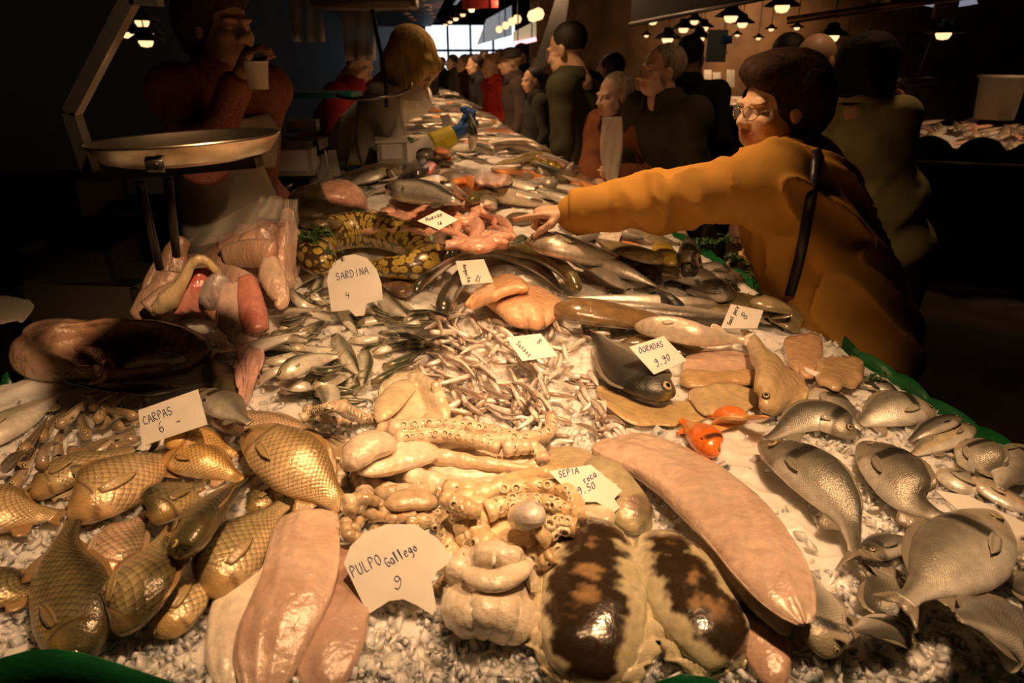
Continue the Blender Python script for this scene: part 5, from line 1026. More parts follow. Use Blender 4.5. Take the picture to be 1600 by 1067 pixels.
drop_fish([(780, 238), (740, 230), (700, 236)], 'hake', 'slim', .07, .055, 1, 20, mt=SILVER, C=dict(GREYF, flank=(.36, .3, .24)), label='grey hake lying below the blue glove', tail=.4, eye=0)
body([(640, 172), (665, 170), (692, 174)], 'salmon_fillet', 'lobe', .22, .05, ORF, 'long orange salmon side across the far counter', m=FLESH, lod=1)
body([(655, 160), (670, 158), (690, 162)], 'fish_fillet', 'lobe', .2, .05, C1((.82, .5, .42)), 'pink slab of fish far down the counter', m=FLESH, lod=1)
# the heap of roe
RG = 'sacs of pink roe in the heap by the pointing hand'
roe = [([(615, 330), (650, 322), (700, 325)], 'a'), ([(640, 340), (680, 335), (725, 338)], 0), ([(690, 322), (730, 322), (760, 335)], 0), ([(650, 355), (690, 362), (735, 375)], 0), ([(700, 350), (735, 350), (765, 345)], 0), ([(705, 372), (735, 380), (770, 378)], 0),
 ([(730, 345), (745, 360), (735, 378)], 0), ([(760, 335), (785, 345), (800, 360)], 0), ([(755, 378), (780, 372), (806, 368)], 0), ([(610, 320), (640, 316), (680, 315)], 0), ([(600, 345), (640, 350), (690, 372)], 0), ([(580, 335), (620, 342), (655, 360)], 0), ([(740, 330), (765, 338), (775, 355)], 0), ([(715, 385), (745, 388), (775, 384)], 0), ([(690, 340), (715, 345), (745, 342)], 0), ([(620, 330), (632, 345), (660, 348)], 0), ([(660, 318), (700, 312), (740, 322)], 0), ([(768, 355), (785, 362), (805, 372)], 0), ([(742, 340), (748, 355), (744, 372)], 'rounded orange pink sac standing out of the roe heap')]
RP = [(608, 322), (660, 314), (735, 320), (800, 350), (808, 372), (760, 388), (705, 382), (690, 360), (640, 350), (600, 342)]
for _ in range(900):
    if len(roe) > 50: break
    u, v = rng.uniform(600, 810), rng.uniform(314, 388); a = rng.normal(.3, .7); l = rng.uniform(16, 27)
    if pip(u, v, RP): roe.insert(0, ([(u-l*math.cos(a), v-l*.5*math.sin(a)), (u, v+rng.normal(0, 2)), (u+l*math.cos(a), v+l*.5*math.sin(a))], 0))
for i, (p, lab) in enumerate(roe):
    cx = rng.uniform(.9, 1.08); body(p, 'fish_roe', 'lobe', rng.uniform(.030, .046), .032, C1(tuple(np.clip(np.array((.88, .50, .36))*cx, 0, .95)), blotch=((.80, .36, .24), 60, .2)), lab if lab and lab != 'a' else 'soft pink sac of roe in the wet heap by the pointing hand', cat='roe', m=ROE, lod=1, n=8, group=RG, sink=.006, flex=.2, zmax=1.160+.012*(i/62))
# ------------------------------------------------------------------ parsley
LEAF = mat('parsley_leaf', (.035, .10, .018), rough=.45, var=.5, vscale=80)
STEM = mat('parsley_stem', (.12, .2, .04), rough=.5)
def parsley(px, size, n, label, zl=0, name='parsley_sprig', spread=1.0, up=.4):
    p = at(*px, 1.05); 
    for _ in range(2): p = at(*px, float(hm_at(p[0], p[1], .01))+zl)
    o = thing(name, p, label, 'parsley'); ls, st = [], []
    for k in range(n):
        a = rng.uniform(0, 6.28); d = np.array([math.cos(a)*spread, math.sin(a)*spread*.7, up*rng.uniform(.2, 1.2)]); L = size*rng.uniform(.5, 1.1); q = p+d*L; mid = p+d*L*.5+np.array([0, 0, L*.18])
        P = resample(np.array([p, mid, q]), 7); st.append(tube(P, np.linspace(.0012, .0006, 7), 5))
        for m_ in range(4):
            f = rng.uniform(.4, 1.05); c0 = P[min(6, int(f*6))]+rng.normal(0, size*.09, 3); nn = unit(rng.normal(size=3)*.7+[0, -.2, 1]); e1 = unit(np.cross(nn, rng.normal(size=3))); e2 = np.cross(nn, e1); s = size*rng.uniform(.14, .26)
            pts = [c0]; 
            for i in range(11):
                an = -2.2+4.4*i/10; rr = s*(1 if i % 2 == 0 else .55)*(1.1-.25*abs(an)/2.2); pts.append(c0+(e1*math.cos(an)+e2*math.sin(an))*rr+nn*s*.18*math.sin(i*1.7))
            ls.append((np.array(pts), [[0, i, i+1] for i in range(1, 11)]))
    V, F, _ = merge(st); mesh_ob('stem', V, F, STEM, parent=o); V, F, _ = merge(ls); mesh_ob('leaves', V, F, LEAF, parent=o, smooth=False)
    return o
for px, s, n, lab in (((500, 345), .08, 16, 'long parsley sprig with a bare stem in front of the skate'), ((485, 375), .07, 14, 'parsley between the plastic bag and the moray'), ((562, 335), .045, 12, 'tight tuft of parsley at the tip of the skate'), ((592, 285), .06, 14, 'parsley bunch behind the skate'), ((580, 300), .05, 9, 'parsley hanging over a silver fish behind the skate'),
  ((645, 285), .05, 12, 'parsley on the swollen white belly'), ((655, 290), .04, 8, 'small parsley tuft beside the swollen white belly'), ((634, 222), .08, 14, 'parsley behind the white foam box'), ((848, 303), .035, 8, 'parsley sprig lying on the white bellied hake'), ((758, 316), .03, 8, 'parsley on the white steak near the finger'),
  ((990, 285), .09, 12, 'parsley standing up above the mustard sleeve'), ((1110, 385), .08, 12, 'parsley stems between sleeve and jacket'), ((1165, 412), .08, 16, 'parsley along the front of the mustard jacket'), ((1195, 440), .07, 14, 'parsley where the shoulder strap meets the counter'), ((1135, 455), .045, 12, 'parsley sprig on the nose of the dark bream'),
  ((1368, 595), .03, 8, 'yellow green leaf on the dark fish at the counter edge'), ((520, 395), .03, 7, 'pale green leaf tucked against the moray'), ((620, 410), .035, 8, 'light green sprig inside the curl of the moray')):
    parsley(px, s, n, lab, zl=.01)
flap([(668, 368), (688, 362), (712, 372)], [(672, 378), (692, 382), (708, 378)], 'green_leaf', (.02, .05, .015), 'single dark leaf lying beside the pink roe', thick=.002, lift=.012, m=mat('leaf_skin', attr=True, rough=.35), cat='leaf')
flap([(800, 372), (815, 366), (828, 372)], [(802, 380), (816, 378), (830, 380)], 'green_leaf', (.02, .05, .015), 'dark leaf in front of the thick sea bass', thick=.002, lift=.012, m=_M['leaf_skin'], cat='leaf')
# ------------------------------------------------------------------ price cards
CARD = mat('white_card', (.82, .80, .74), rough=.45, bump=.05, bscale=40, var=.06, vscale=30)
INK = mat('blue_ink', (.03, .05, .22), rough=.5); INKB = mat('black_ink', (.03, .03, .05), rough=.5)
GL = {'S': [[(.9, .85), (.5, 1), (.15, .8), (.3, .55), (.75, .45), (.85, .2), (.45, 0), (.1, .15)]], 'A': [[(0, 0), (.5, 1), (.95, 0)], [(.2, .38), (.8, .42)]], 'R': [[(.1, 0), (.15, 1), (.7, .95), (.8, .7), (.15, .5), (.85, 0)]], 'D': [[(.1, 0), (.15, 1), (.6, .9), (.9, .5), (.6, .1), (.1, 0)]],
 'I': [[(.5, 0), (.5, 1)]], 'N': [[(.1, 0), (.15, 1), (.8, 0), (.9, 1)]], 'C': [[(.9, .8), (.55, 1), (.1, .6), (.2, .1), (.8, .1)]], 'P': [[(.1, 0), (.2, 1), (.75, .95), (.85, .7), (.2, .5)]], 'U': [[(.1, 1), (.15, .15), (.5, 0), (.8, .15), (.9, 1)]], 'L': [[(.15, 1), (.15, 0), (.8, .02)]],
 'O': [[(.5, 1), (.1, .7), (.15, .2), (.5, 0), (.85, .25), (.85, .75), (.5, 1)]], 'G': [[(.85, .85), (.4, 1), (.08, .5), (.4, 0), (.9, .2), (.85, .45), (.5, .45)]], 'E': [[(.9, 1), (.15, .95), (.15, .5), (.7, .5)], [(.15, .5), (.12, 0), (.9, .05)]], 'a': [[(.8, .6), (.4, .65), (.1, .3), (.4, 0), (.75, .25), (.8, .6), (.85, 0)]],
 'l': [[(.4, 0), (.5, 1.1), (.3, 1), (.4, 0)]], 'e': [[(.1, .3), (.8, .4), (.5, .65), (.1, .35), (.3, 0), (.85, .1)]], 'g': [[(.8, .6), (.4, .65), (.15, .35), (.5, .15), (.8, .6), (.7, -.3), (.2, -.35)]], 'o': [[(.5, .6), (.15, .35), (.4, 0), (.8, .25), (.5, .6)]], 'r': [[(.15, .6), (.2, 0)], [(.2, .4), (.5, .65), (.8, .55)]],
 's': [[(.8, .6), (.3, .55), (.3, .35), (.75, .25), (.5, 0), (.1, .05)]], 'd': [[(.8, 1.1), (.75, 0)], [(.75, .5), (.3, .6), (.1, .25), (.4, 0), (.75, .15)]], 'n': [[(.15, .6), (.15, 0)], [(.15, .45), (.5, .65), (.8, .4), (.85, 0)]], 'u': [[(.1, .6), (.2, .05), (.6, .05), (.8, .6), (.85, 0)]], 't': [[(.45, 1), (.45, .05), (.8, 0)], [(.1, .65), (.8, .7)]], 'p': [[(.15, .6), (.15, -.4)], [(.15, .5), (.6, .65), (.85, .3), (.4, 0), (.15, .1)]],
 'H': [[(.15, 0), (.2, 1)], [(.8, 0), (.85, 1)], [(.18, .5), (.82, .5)]], 'v': [[(.1, .6), (.45, 0), (.85, .6)]],
 'i': [[(.4, .6), (.45, 0)], [(.42, .85), (.45, .88)]], 'c': [[(.8, .5), (.4, .65), (.1, .3), (.4, 0), (.85, .1)]], '4': [[(.2, 1), (.1, .45), (.85, .45)], [(.75, .8), (.7, -.1)]], '6': [[(.75, 1), (.25, .7), (.1, .25), (.5, 0), (.85, .25), (.5, .5), (.15, .3)]], '9': [[(.8, .75), (.45, 1), (.12, .75), (.45, .5), (.8, .8), (.75, .2), (.4, -.15), (.1, 0)]],
 '0': [[(.5, 1), (.12, .6), (.3, .02), (.8, .3), (.75, .85), (.5, 1)]], '5': [[(.85, 1), (.25, .95), (.2, .55), (.7, .55), (.85, .2), (.4, 0), (.1, .1)]], '8': [[(.5, .5), (.15, .8), (.5, 1), (.8, .8), (.2, .3), (.5, 0), (.85, .25), (.5, .5)]], '1': [[(.3, .8), (.55, 1), (.5, 0)]], '2': [[(.15, .8), (.5, 1), (.8, .75), (.1, 0), (.9, .05)]], '-': [[(.1, .45), (.6, .55), (.9, .45)]], ',': [[(.4, .1), (.3, -.15)]], ' ': []}
def card(poly, base, z, tilt, texts, label, yaw=0, ink=None, th=.0016, dots=(), spike=None):
    if z is None:
        z = 1.1
        for _ in range(3): q_ = at(*base, z); z = float(hm_at(q_[0], q_[1], .02))+.012
    p0 = at(*base, z); t = R(tilt); n = np.array([math.sin(R(yaw))*math.cos(t), -math.cos(R(yaw))*math.cos(t), math.sin(t)])
    P = np.array([hit(u, v, p0, n) for u, v in poly]); k = len(P); V = np.vstack([P, P-n*th]); c0 = P.mean(0)
    F = [list(range(k))[::-1], [k+i for i in range(k)]]+[[i, (i+1) % k, k+(i+1) % k, k+i] for i in range(k)]
    nn = np.cross(P[1]-P[0], P[2]-P[1]); 
    o = mesh_ob('price_card', V, F, CARD, smooth=False); tag(o, label, 'price card')
    bm_parts = []
    for s, start, dirv, hgt in texts:
        d = np.array(dirv, float); upx = np.array([d[1], -d[0]])/np.linalg.norm(d)*hgt; q = np.array(start, float)
        for ch in s:
            for st in GL.get(ch, []):
                pts = resample(np.array([q+d*x*.82+upx*y for x, y in st]), 4*len(st)) if len(st) > 2 else np.array([q+d*x*.82+upx*y for x, y in st])
                W3 = np.array([hit(a, b, p0+n*.0007, n) for a, b in pts]); r = np.linalg.norm(hit(q[0]+1, q[1], p0, n)-hit(q[0], q[1], p0, n))*.55
                bm_parts.append(tube(W3, r, 5, up=n))
            q = q+d
    if bm_parts:
        V, F, _ = merge(bm_parts); mesh_ob('handwriting', V, F, ink or INK, parent=o)
    if spike is not None:
        a, b = hit(*spike, p0, n), None; b = a.copy(); b[2] = surf(a[0], a[1])-.0; V, F = tube(np.array([a, (a+b)/2, b]), .0018, 6); mesh_ob('spike', V, F, CARD, parent=o)
    return o
card([(518, 487), (511, 438), (514, 424), (521, 411), (537, 400), (554, 397), (573, 403), (588, 420), (596, 443), (598, 468), (573, 474), (569, 493), (555, 494), (546, 484)], (550, 488), 1.06, 25,
     [('SARDINA', (526, 438), (7.4, -1.6), 11), ('4', (541, 466), (7, -1), 10)], 'round topped white price card reading SARDINA 4, standing in the sardines')
card([(216, 641), (309, 608), (324, 663), (222, 697)], (270, 680), 1.055, 35, [('CARPAS', (226, 664), (7.6, -3.0), 13), ('6', (250, 676), (10, -3), 17), ('-', (276, 664), (9, -2), 10)], 'rectangular white price card reading CARPAS 6')
card([(537, 880), (547, 854), (569, 832), (604, 819), (648, 819), (683, 841), (711, 873), (683, 893), (674, 906), (682, 950), (676, 961), (652, 946), (630, 936), (608, 939), (575, 960)], (620, 935), 1.0, 38,
     [('PULPO', (552, 902), (9.5, -4.6), 17), ('Gallego', (606, 886), (7, -4.0), 15), ('9', (616, 918), (17, -2), 18)], 'biggest white price card, round topped with a torn corner, reading PULPO Gallego 9')
card([(857, 736), (923, 726), (972, 766), (960, 779), (968, 793), (960, 800), (932, 784), (903, 784)], (920, 780), 1.035, 45, [('SEPIA', (874, 746), (6.4, -1.4), 10), ('roca', (914, 755), (5, -3.0), 10), ('9,50', (905, 772), (7, -2.5), 11)], 'torn white price card reading SEPIA above the cuttlefish', yaw=10)
card([(983, 542), (1037, 525), (1073, 563), (1022, 585)], (1030, 580), 1.065, 42, [('DORADAS', (1000, 552), (5.4, -1.6), 9), ('9,90', (1026, 572), (6, -2.6), 11)], 'white price card reading DORADAS resting on the dark bream', yaw=10)
card([(791, 527), (845, 521), (872, 556), (816, 564)], (835, 562), 1.055, 40, [('Sonsos', (806, 537), (3.6, 3.6), 7), ('8', (838, 534), (5, 5), 8)], 'white price card lying on the sand eels', ink=INKB, yaw=5)
card([(712, 408), (756, 405), (771, 441), (722, 445)], (745, 443), None, 30, [('Anguila', (723, 414), (1.2, 4.0), 5), ('12', (752, 432), (-4, -1), 9)], 'square white price card on the black eels', ink=INKB)
card([(1142, 475), (1193, 485), (1183, 513), (1126, 513)], (1160, 512), 1.045, 40, [('Sant pere', (1141, 508), (1.6, -3.2), 6), ('8', (1163, 500), (8, -6), 11)], 'white price card marked 8 on the broad olive flatfish', ink=INKB)
card([(652, 345), (686, 328), (716, 343), (686, 359)], (686, 357), None, 40, [('Huevas', (666, 346), (4.4, -1.6), 6), ('16', (684, 352), (4, -1), 5)], 'white price card set cornerwise on the pink roe', ink=INKB)
card([(1461, 766), (1513, 774), (1625, 828), (1625, 845), (1560, 830), (1500, 800)], (1550, 820), 1.0, 60, [], 'blank white card seen edge on, sliding under the pale slim fish')
card([(1255, 573), (1285, 583), (1306, 596), (1300, 600), (1262, 582)], (1280, 592), 1.02, 70, [], 'thin card wedged behind the folded flatfish')
card([(491, 236), (525, 234), (533, 277), (497, 279)], (515, 275), 1.17, 5, [], 'blank grey card back standing beside the skate', spike=(515, 270))
card([(588, 229), (601, 227), (605, 250), (578, 254)], (592, 252), 1.19, 5, [], 'dark card standing against the white foam box')
card([(687, 180), (702, 178), (708, 198), (693, 200)], (698, 198), 1.2, 5, [], 'small grey card standing in the far fish past the blue glove')
STK = mat('white_plastic', (.7, .66, .58), rough=.4)
for nm, a, b, lab in (('skewer', (611, 266), (642, 314), 'white plastic skewer stuck among the fish behind the roe'), ('skewer', (508, 236), (515, 278), 'thin white stick in front of the grey card back')):
    A = atY(*a, 2.75 if a[0] > 600 else 2.55); B = at(*b, 1.13); V, F = tube(np.array([A, (A+B)/2, B]), .003, 6); o = mesh_ob(nm, V, F, STK); tag(o, lab, 'skewer')
c0 = atY(658, 262, 2.9); an = np.linspace(-.5, 3.4, 16); P = np.array([c0+np.array([math.cos(a)*.035, 0, math.sin(a)*.03]) for a in an]); V, F = tube(P, .0016, 6); o = mesh_ob('wire_loop', V, F, STK); tag(o, 'thin white wire loop on the black wedge shaped fish head', 'wire')
# foam boxes by the vendors
FOAM = mat('white_foam', (.74, .72, .68), rough=.7, bump=.1, bscale=200)
def foam(px, Y, s, rz, lab, lid=False, m=None):
    FOAM = m or globals()['FOAM']
    c = atY(*px, Y); o = thing('foam_box', (c[0], c[1], c[2]-s[2]/2), lab, 'box'); w = .02
    parts = [box(c-[0, 0, s[2]/2-w/2], (s[0], s[1], w))]+[box(c+[sx*(s[0]-w)/2, 0, 0], (w, s[1], s[2])) for sx in (-1, 1)]+[box(c+[0, sy*(s[1]-w)/2, 0], (s[0], w, s[2])) for sy in (-1, 1)]
    V, F, _ = merge(parts); M_ = np.array([[math.cos(rz), -math.sin(rz), 0], [math.sin(rz), math.cos(rz), 0], [0, 0, 1]]); V = (V-c)@M_.T+c; mesh_ob('tray', V, F, FOAM, parent=o, smooth=False)
    V, F = box(c+[0, 0, s[2]/2+.004], (s[0]+.012, s[1]+.012, .014)); V = (V-c)@M_.T+c
    if lid: mesh_ob('lid', V, F, FOAM, parent=o, smooth=False)
    return o
foam((612, 236), 3.15, (.13, .13, .09), .2, 'white foam box on the counter in front of the blonde vendor', True)
# ------------------------------------------------------------------ people
from mathutils.bvhtree import BVHTree
SKINP = mat('skin', attr=True, rough=.48, bump=.12, bscale=180, sss=.12, var=.08, vscale=60)
HAIRM = mat('hair', attr=True, rough=.65, bump=.9, bscale=60, squash=(1.0, 1.0, .12), var=.55, vscale=70)
CURL = mat('curly_hair', attr=True, rough=.8, spec=.2, bump=1, bscale=70, var=.5, vscale=60)
def cloth(name, c, rough=.8, **k): return mat(name, c, rough=rough, spec=.15, bump=k.pop('bump', .12), bscale=k.pop('bscale', 350), var=k.pop('var', .12), vscale=k.pop('vscale', 18), **k)
DARKCL = cloth('dark_cloth', (.018, .017, .018)); SHOE = mat('shoe_leather', (.02, .016, .014), rough=.4)
GLASSM = mat('lens', (.9, .9, .9), rough=.05, alpha=.15, coat=1); WIREM = mat('glasses_wire', (.3, .26, .2), rough=.25, metal=.9)
def head_clay(c, Fv, s, skin, res, lips=(.45, .16, .12), seed=1, female=True, jaw=1.0):
    U0 = np.array([0, 0, 1.]); Fv = unit(Fv); Rv = unit(np.cross(Fv, U0)); U = np.cross(Rv, Fv); M = np.stack([Rv, Fv, U])
    def L(x, y, z): return c+(Rv*x+Fv*y+U*z)*s
    cl = Clay(); A = lambda p, r, k=.02, col=skin, op=1: cl.ell(L(*p), np.array(r)*s, M, k=k*s, col=col, op=op)
    dk = tuple(np.array(skin)*.82)
    A((0, -.012, .035), (.074, .092, .080)); A((0, .028, -.03), (.058, .062, .075)); A((0, .052, -.080), (.030*jaw, .028, .024), .03)
    for sx in (-1, 1):
        A((sx*.040, .040, -.072), (.026*jaw, .035, .026), .035); A((sx*.040, .066, -.026), (.022, .018, .018), .03)
        A((sx*.030, .092, .006), (.020, .013, .013), .012, op=-1); A((sx*.030, .081, .022), (.024, .014, .008), .018)
        A((sx*.076, -.008, -.008), (.009, .020, .031), .008, dk); A((sx*.013, .098, -.030), (.009, .012, .009), .010)
        A((sx*.030, .0765, .004), (.0155, .013, .008), .006, tuple(np.array(skin)*.92))
    cl.cap(L(0, .088, .012), L(0, .112, -.024), .0075*s, .0115*s, k=.014*s, col=skin)
    A((0, .091, -.054), (.022, .010, .0055), .006, lips); A((0, .089, -.064), (.019, .010, .006), .006, lips); A((0, .103, -.0595), (.022, .012, .0012), .002, op=-1)
    A((0, .066, -.062), (.034, .024, .026), .03)
    cl.cap(L(0, -.018, -.06), L(0, -.042, -.175), .052*s, .060*s, k=.03*s, col=skin)
    V, Q, col = cl.mesh(res, default=skin, blend=.004, disp=lambda P: .0012*s*fbm(P, 90, seed))
    return (V, Q, col), L, M
def frameM(rv, up):
    rv = unit(rv); up = unit(up-rv*np.dot(rv, up)); return np.stack([rv, np.cross(up, rv), up])
def ik(S, T, l1, l2, hint):
    d = T-S; D = np.linalg.norm(d); D2 = min(D, (l1+l2)*.999); d = d/D; T = S+d*D2; a = (l1*l1-l2*l2+D2*D2)/(2*D2); h = math.sqrt(max(0, l1*l1-a*a))
    hv = np.array(hint, float); hv = unit(hv-d*np.dot(hv, d)); return S+d*a+hv*h, T
def hand_clay(cl, wr, d, pn, s=1.0, curls=(.4, .4, .4, .4, .3), skin=(.6, .4, .3), nail=None, left=1):
    """five fingers with their bends; d: wrist to knuckles, pn: the way the palm faces; left=+1/-1 sets the thumb's side"""
    d = unit(d); pn = unit(np.array(pn, float)-d*np.dot(pn, d)); w = np.cross(d, pn)*left; M = np.stack([w, d, pn])
    cl.ell(wr+d*.045*s, (.040*s, .052*s, .017*s), M, k=.012*s, col=skin); cl.ell(wr+d*.02*s+w*.012*s+pn*.004*s, (.026*s, .034*s, .018*s), M, k=.012*s, col=skin); cl.cap(wr-d*.03*s, wr+d*.01*s, .026*s, .027*s, k=.015*s, col=skin, flat=(pn, 1.3))
    for i, (off, ln, cu) in enumerate(zip((.028, .0095, -.009, -.027), (.074, .082, .076, .060), curls[:4])):
        p = wr+d*(.088-.004*abs(i-1.2))*s+w*off*s; a = 0; dirv = d+w*(.10-.07*i); dirv = unit(dirv); r0 = .0088 if i < 3 else .0076
        pts = [p-dirv*.012*s]; rs = [r0*1.05*s]
        for k, fr in enumerate((.46, .30, .24)):
            a += cu*(1.0, 1.15, .75)[k]; dv = dirv*math.cos(a)+pn*math.sin(a); q = pts[-1]+dv*ln*fr*s*(1.25 if k == 0 else 1); pts.append(q); rs.append(r0*(1-.10*(k+1))*s)
        cl.chain(pts, rs, k=.004*s, col=skin)
        if nail: cl.ell(pts[-1]-dv*.001*s-(pn*math.cos(a)-dirv*math.sin(a))*rs[-1]*.55, (.0055*s, .0085*s, .0040*s), np.stack([w, dv, np.cross(w, dv)]), k=.0008, col=nail)
    a = curls[4]; t0 = wr+d*.022*s+w*.026*s; td = unit(d*.62+w*.72+pn*(.25+a*.5)); t1 = t0+td*.040*s; td2 = unit(d*.95+w*(.35-a*.5)+pn*(.15+a)); t2 = t1+td2*.032*s; t3 = t2+unit(td2+pn*a*.5-w*.1*a)*.026*s
    cl.chain([t0, t1, t2, t3], [.014*s, .0115*s, .0098*s, .0080*s], k=.008*s, col=skin)
PEOPLE = {}
def person(label, hp, feet, h, facing, hface, top=(.1, .1, .1), skin=(.62, .42, .30), hair=(.05, .035, .025), hairstyle='short', hands=None, group=None, topmat=None, legcol=None, res=.012, hs=1.0,
           coat_len=.0, build=1.0, glasses=False, female=False, fine=.006, hint=None, gloves=None, handres=.005, tf=None, fold=.006, lines=None, hcurl=None, hdir=None, hpalm=None, collar=True, nails=None, hairmat=None, lean_k=.0, sleeve=1.0, shirt=None):
    hp = np.array(hp, float); f = unit(np.array([facing[0], facing[1], 0.])); rv = np.array([f[1], -f[0], 0]); up = np.array([0, 0, 1.]); k = h/1.7
    (HV, HQ, HC), L, HM_ = head_clay(hp, hface, hs*k, skin, fine, female=female)
    hipc = np.array([feet[0], feet[1], .53*h]); neck = hp-up*.132*k*hs-f*.03*k; sp = neck-hipc; su = unit(sp); sl = np.linalg.norm(sp); M = frameM(rv, su); b = build*k
    chest = hipc+sp*.66; belly = hipc+sp*.33; sh = neck-su*.055*k; S = {1: sh-rv*.158*b*(.92 if female else 1.06), -1: sh+rv*.158*b*(.92 if female else 1.06)}      # 1 = the person's own left
    hands = hands or {}; E, Hn = {}, {}
    for s_ in (1, -1):
        T = np.array(hands.get(s_, S[s_]+np.array([0, 0, -.52*k])+f*.10-rv*s_*.06), float); hn = (hint or {}).get(s_, -up*.8-f*.5-rv*s_*.4); E[s_], Hn[s_] = ik(S[s_], T, .295*k, .265*k, hn)
    # the body, one skin from head to feet
    cl = Clay(); A = lambda c, r, kk=.04: cl.ell(c, np.array(r)*b, M, k=kk, col=skin)
    A(chest+su*.02, (.145, .095, .17)); A(belly, (.135, .095, .15)); A(hipc, (.15, .10, .12)); cl.cap(sh, neck+up*.04, .05*k, .05*k, k=.04, col=skin)
    for s_ in (1, -1):
        cl.chain([S[s_], E[s_], Hn[s_]], [.047*b, .036*b, .025*k], k=.03, col=skin)
        hj = hipc+rv*(-s_)*.085*b; kn = np.array([hj[0], hj[1], .28*h])+f*.02; an = np.array([kn[0], kn[1], .06*h])-f*.02; cl.chain([hj, kn, an], [.075*b, .05*b, .035*b], k=.04, col=skin); cl.cap(an-up*.04*k, an+f*.13*k-up*.06*k, .03*k, .025*k, k=.03, col=skin)
    bv, bq, bc = cl.mesh(max(res, .014)); parts = [(HV, HQ, HC), (bv, bq, bc)]
    for s_ in (1, -1):
        if gloves and s_ in gloves: continue
        hc = Clay(); d = unit((hdir or {}).get(s_, Hn[s_]-E[s_])); hand_clay(hc, Hn[s_]+d*.012, d, (hpalm or {}).get(s_, -up+f*.01), k, (hcurl or {}).get(s_, (.5, .55, .6, .65, .4)), skin, nails, left=s_ if True else 1)
        parts.append(hc.mesh(handres, default=skin, blend=.0015))
    V, F, c = merge(parts); root = mesh_ob('person', V, F, SKINP, c, origin=(feet[0], feet[1], 0)); tag(root, label, 'person', group)
    # eyes
    for sx in (-1, 1):
        ec = L(sx*.030, .0790, .0045); er = .0118*hs*k; n1 = HM_[1]; V_, F_, C_ = eye_mesh(ec, n1, er*.62, (.14, .08, .04)); V_ = V_+n1*er*.30
        sv, sf = lathe([(0.0001, -1), (.5, -.87), (.87, -.5), (1, 0), (.87, .5), (.5, .87), (.0001, 1)], (0, 0, 0), 12); sv = sv*er*.82+ec; VV, FF, CC = merge([(sv, sf, (.72, .66, .6)), (V_, F_, C_)]); mesh_ob('eye', VV, FF, EYE, CC, parent=root)
    # jacket or coat
    tm = topmat or cloth('cloth_%02x%02x%02x' % tuple(int(255*q) for q in top), top); j = Clay(); J = lambda c, r, kk=.05: j.ell(c, np.array(r)*b, M, k=kk)
    J(chest+su*.01, (.175, .135, .20)); J(belly, (.185, .145, .19)); J(hipc+su*.02, (.19, .150, .15)); J(chest+su*.10-f*.01, (.15, .10, .10)); j.cap(neck-su*.02, neck+su*.0, .072*k, .062*k, k=.03)
    if coat_len: J(hipc-up*coat_len*.5, (.19, .15, .10+coat_len*.5), .06); J(hipc-up*coat_len*.85, (.20, .16, .10), .06)
    j.ell(neck+up*.03*k+f*.05*k, (.042*k, .05*k, .06*k), M, k=.01, op=-1)
    for s_ in (1, -1):
        j.cap(neck-su*.035, S[s_]+su*.0, .052*k, .066*b, k=.05); j.ell(S[s_]-su*.01, np.array((.060, .068, .060))*b*sleeve, M, k=.06); wrs = Hn[s_]+(E[s_]-Hn[s_])*.10; j.chain([S[s_], E[s_], wrs], [.066*b*sleeve, .056*b*sleeve, .045*b*sleeve], k=.035)
    sd = int(abs(hp[0])*100) % 50
    def folds(P):
        ax = [(S[s_], E[s_], Hn[s_]) for s_ in (1, -1)]; da = np.full(len(P), 9.)
        for q0, q1, q2 in ax:
            for u0, u1 in ((q0, q1), (q1, q2)):
                t_ = np.clip(((P-u0)@(u1-u0))/((u1-u0)@(u1-u0)), 0, 1); da = np.minimum(da, np.linalg.norm(P-u0-t_[:, None]*(u1-u0), axis=1))
        m = 1-sst(da, .07, .12); elb = np.exp(-(np.minimum(np.linalg.norm(P-E[1], axis=1), np.linalg.norm(P-E[-1], axis=1))/.13)**2)
        body_ = ridges(P, lines if lines is not None else (.25, 0, 1), 22, sd); arm_ = ridges(P, unit(np.cross(E[1]-S[1], [.3, -1, .4])), 26, sd+3, .35)
        return -fold*(1.3*body_*(1-m)+m*arm_*(.5+1.2*elb))+fold*.5*fbm(P, 14, sd, 2)
    V, Q, c = j.mesh(res, disp=folds)
    coat = mesh_ob('coat' if coat_len or not female else 'jacket', V, Q, tm, parent=root)
    if collar:
        an = np.linspace(.35, 2*math.pi-.35, 26); G = []
        for a in an:
            dv = (f*math.cos(a)+rv*math.sin(a)); base = neck+up*.01; G.append([base+dv*.058*k+up*.050*k, base+dv*.076*k+up*.046*k, base+dv*(.096*k)+up*.012*k, base+dv*.108*k-up*.03*k*(1+.6*math.cos(a))-up*.005])
        CV, CF = sheet(np.array(G), .007); mesh_ob('collar', CV, CF, tm, parent=coat)
    if shirt is not None:
        s2 = Clay(); s2.ell(neck+f*.045*k-up*.015*k, (.05*k, .035*k, .075*k), M, k=.01); V, Q, c = s2.mesh(.008); mesh_ob('shirt', V, Q, cloth('shirt_%d' % sd, shirt), parent=root)
    # trousers or skirt, shoes
    t = Clay(); t.ell(hipc-up*.02, np.array((.175, .135, .13))*b, M, k=.05)
    for s_ in (1, -1):
        hj = hipc+rv*(-s_)*.085*b; kn = np.array([hj[0], hj[1], .28*h])+f*.02; an = np.array([kn[0], kn[1], .06*h])-f*.02; t.chain([hj-up*.03, kn, an], [.095*b, .070*b, .058*b], k=.04)
        sc = Clay(); sc.cap(an-up*.045*k, an+f*.15*k-up*.060*k, .045*k, .036*k, k=.02); V, Q, c = sc.mesh(.012); mesh_ob('shoe', V, Q, SHOE, parent=root)
    V, Q, c = t.mesh(.016); mesh_ob('trousers', V, Q, legcol or DARKCL, parent=root)
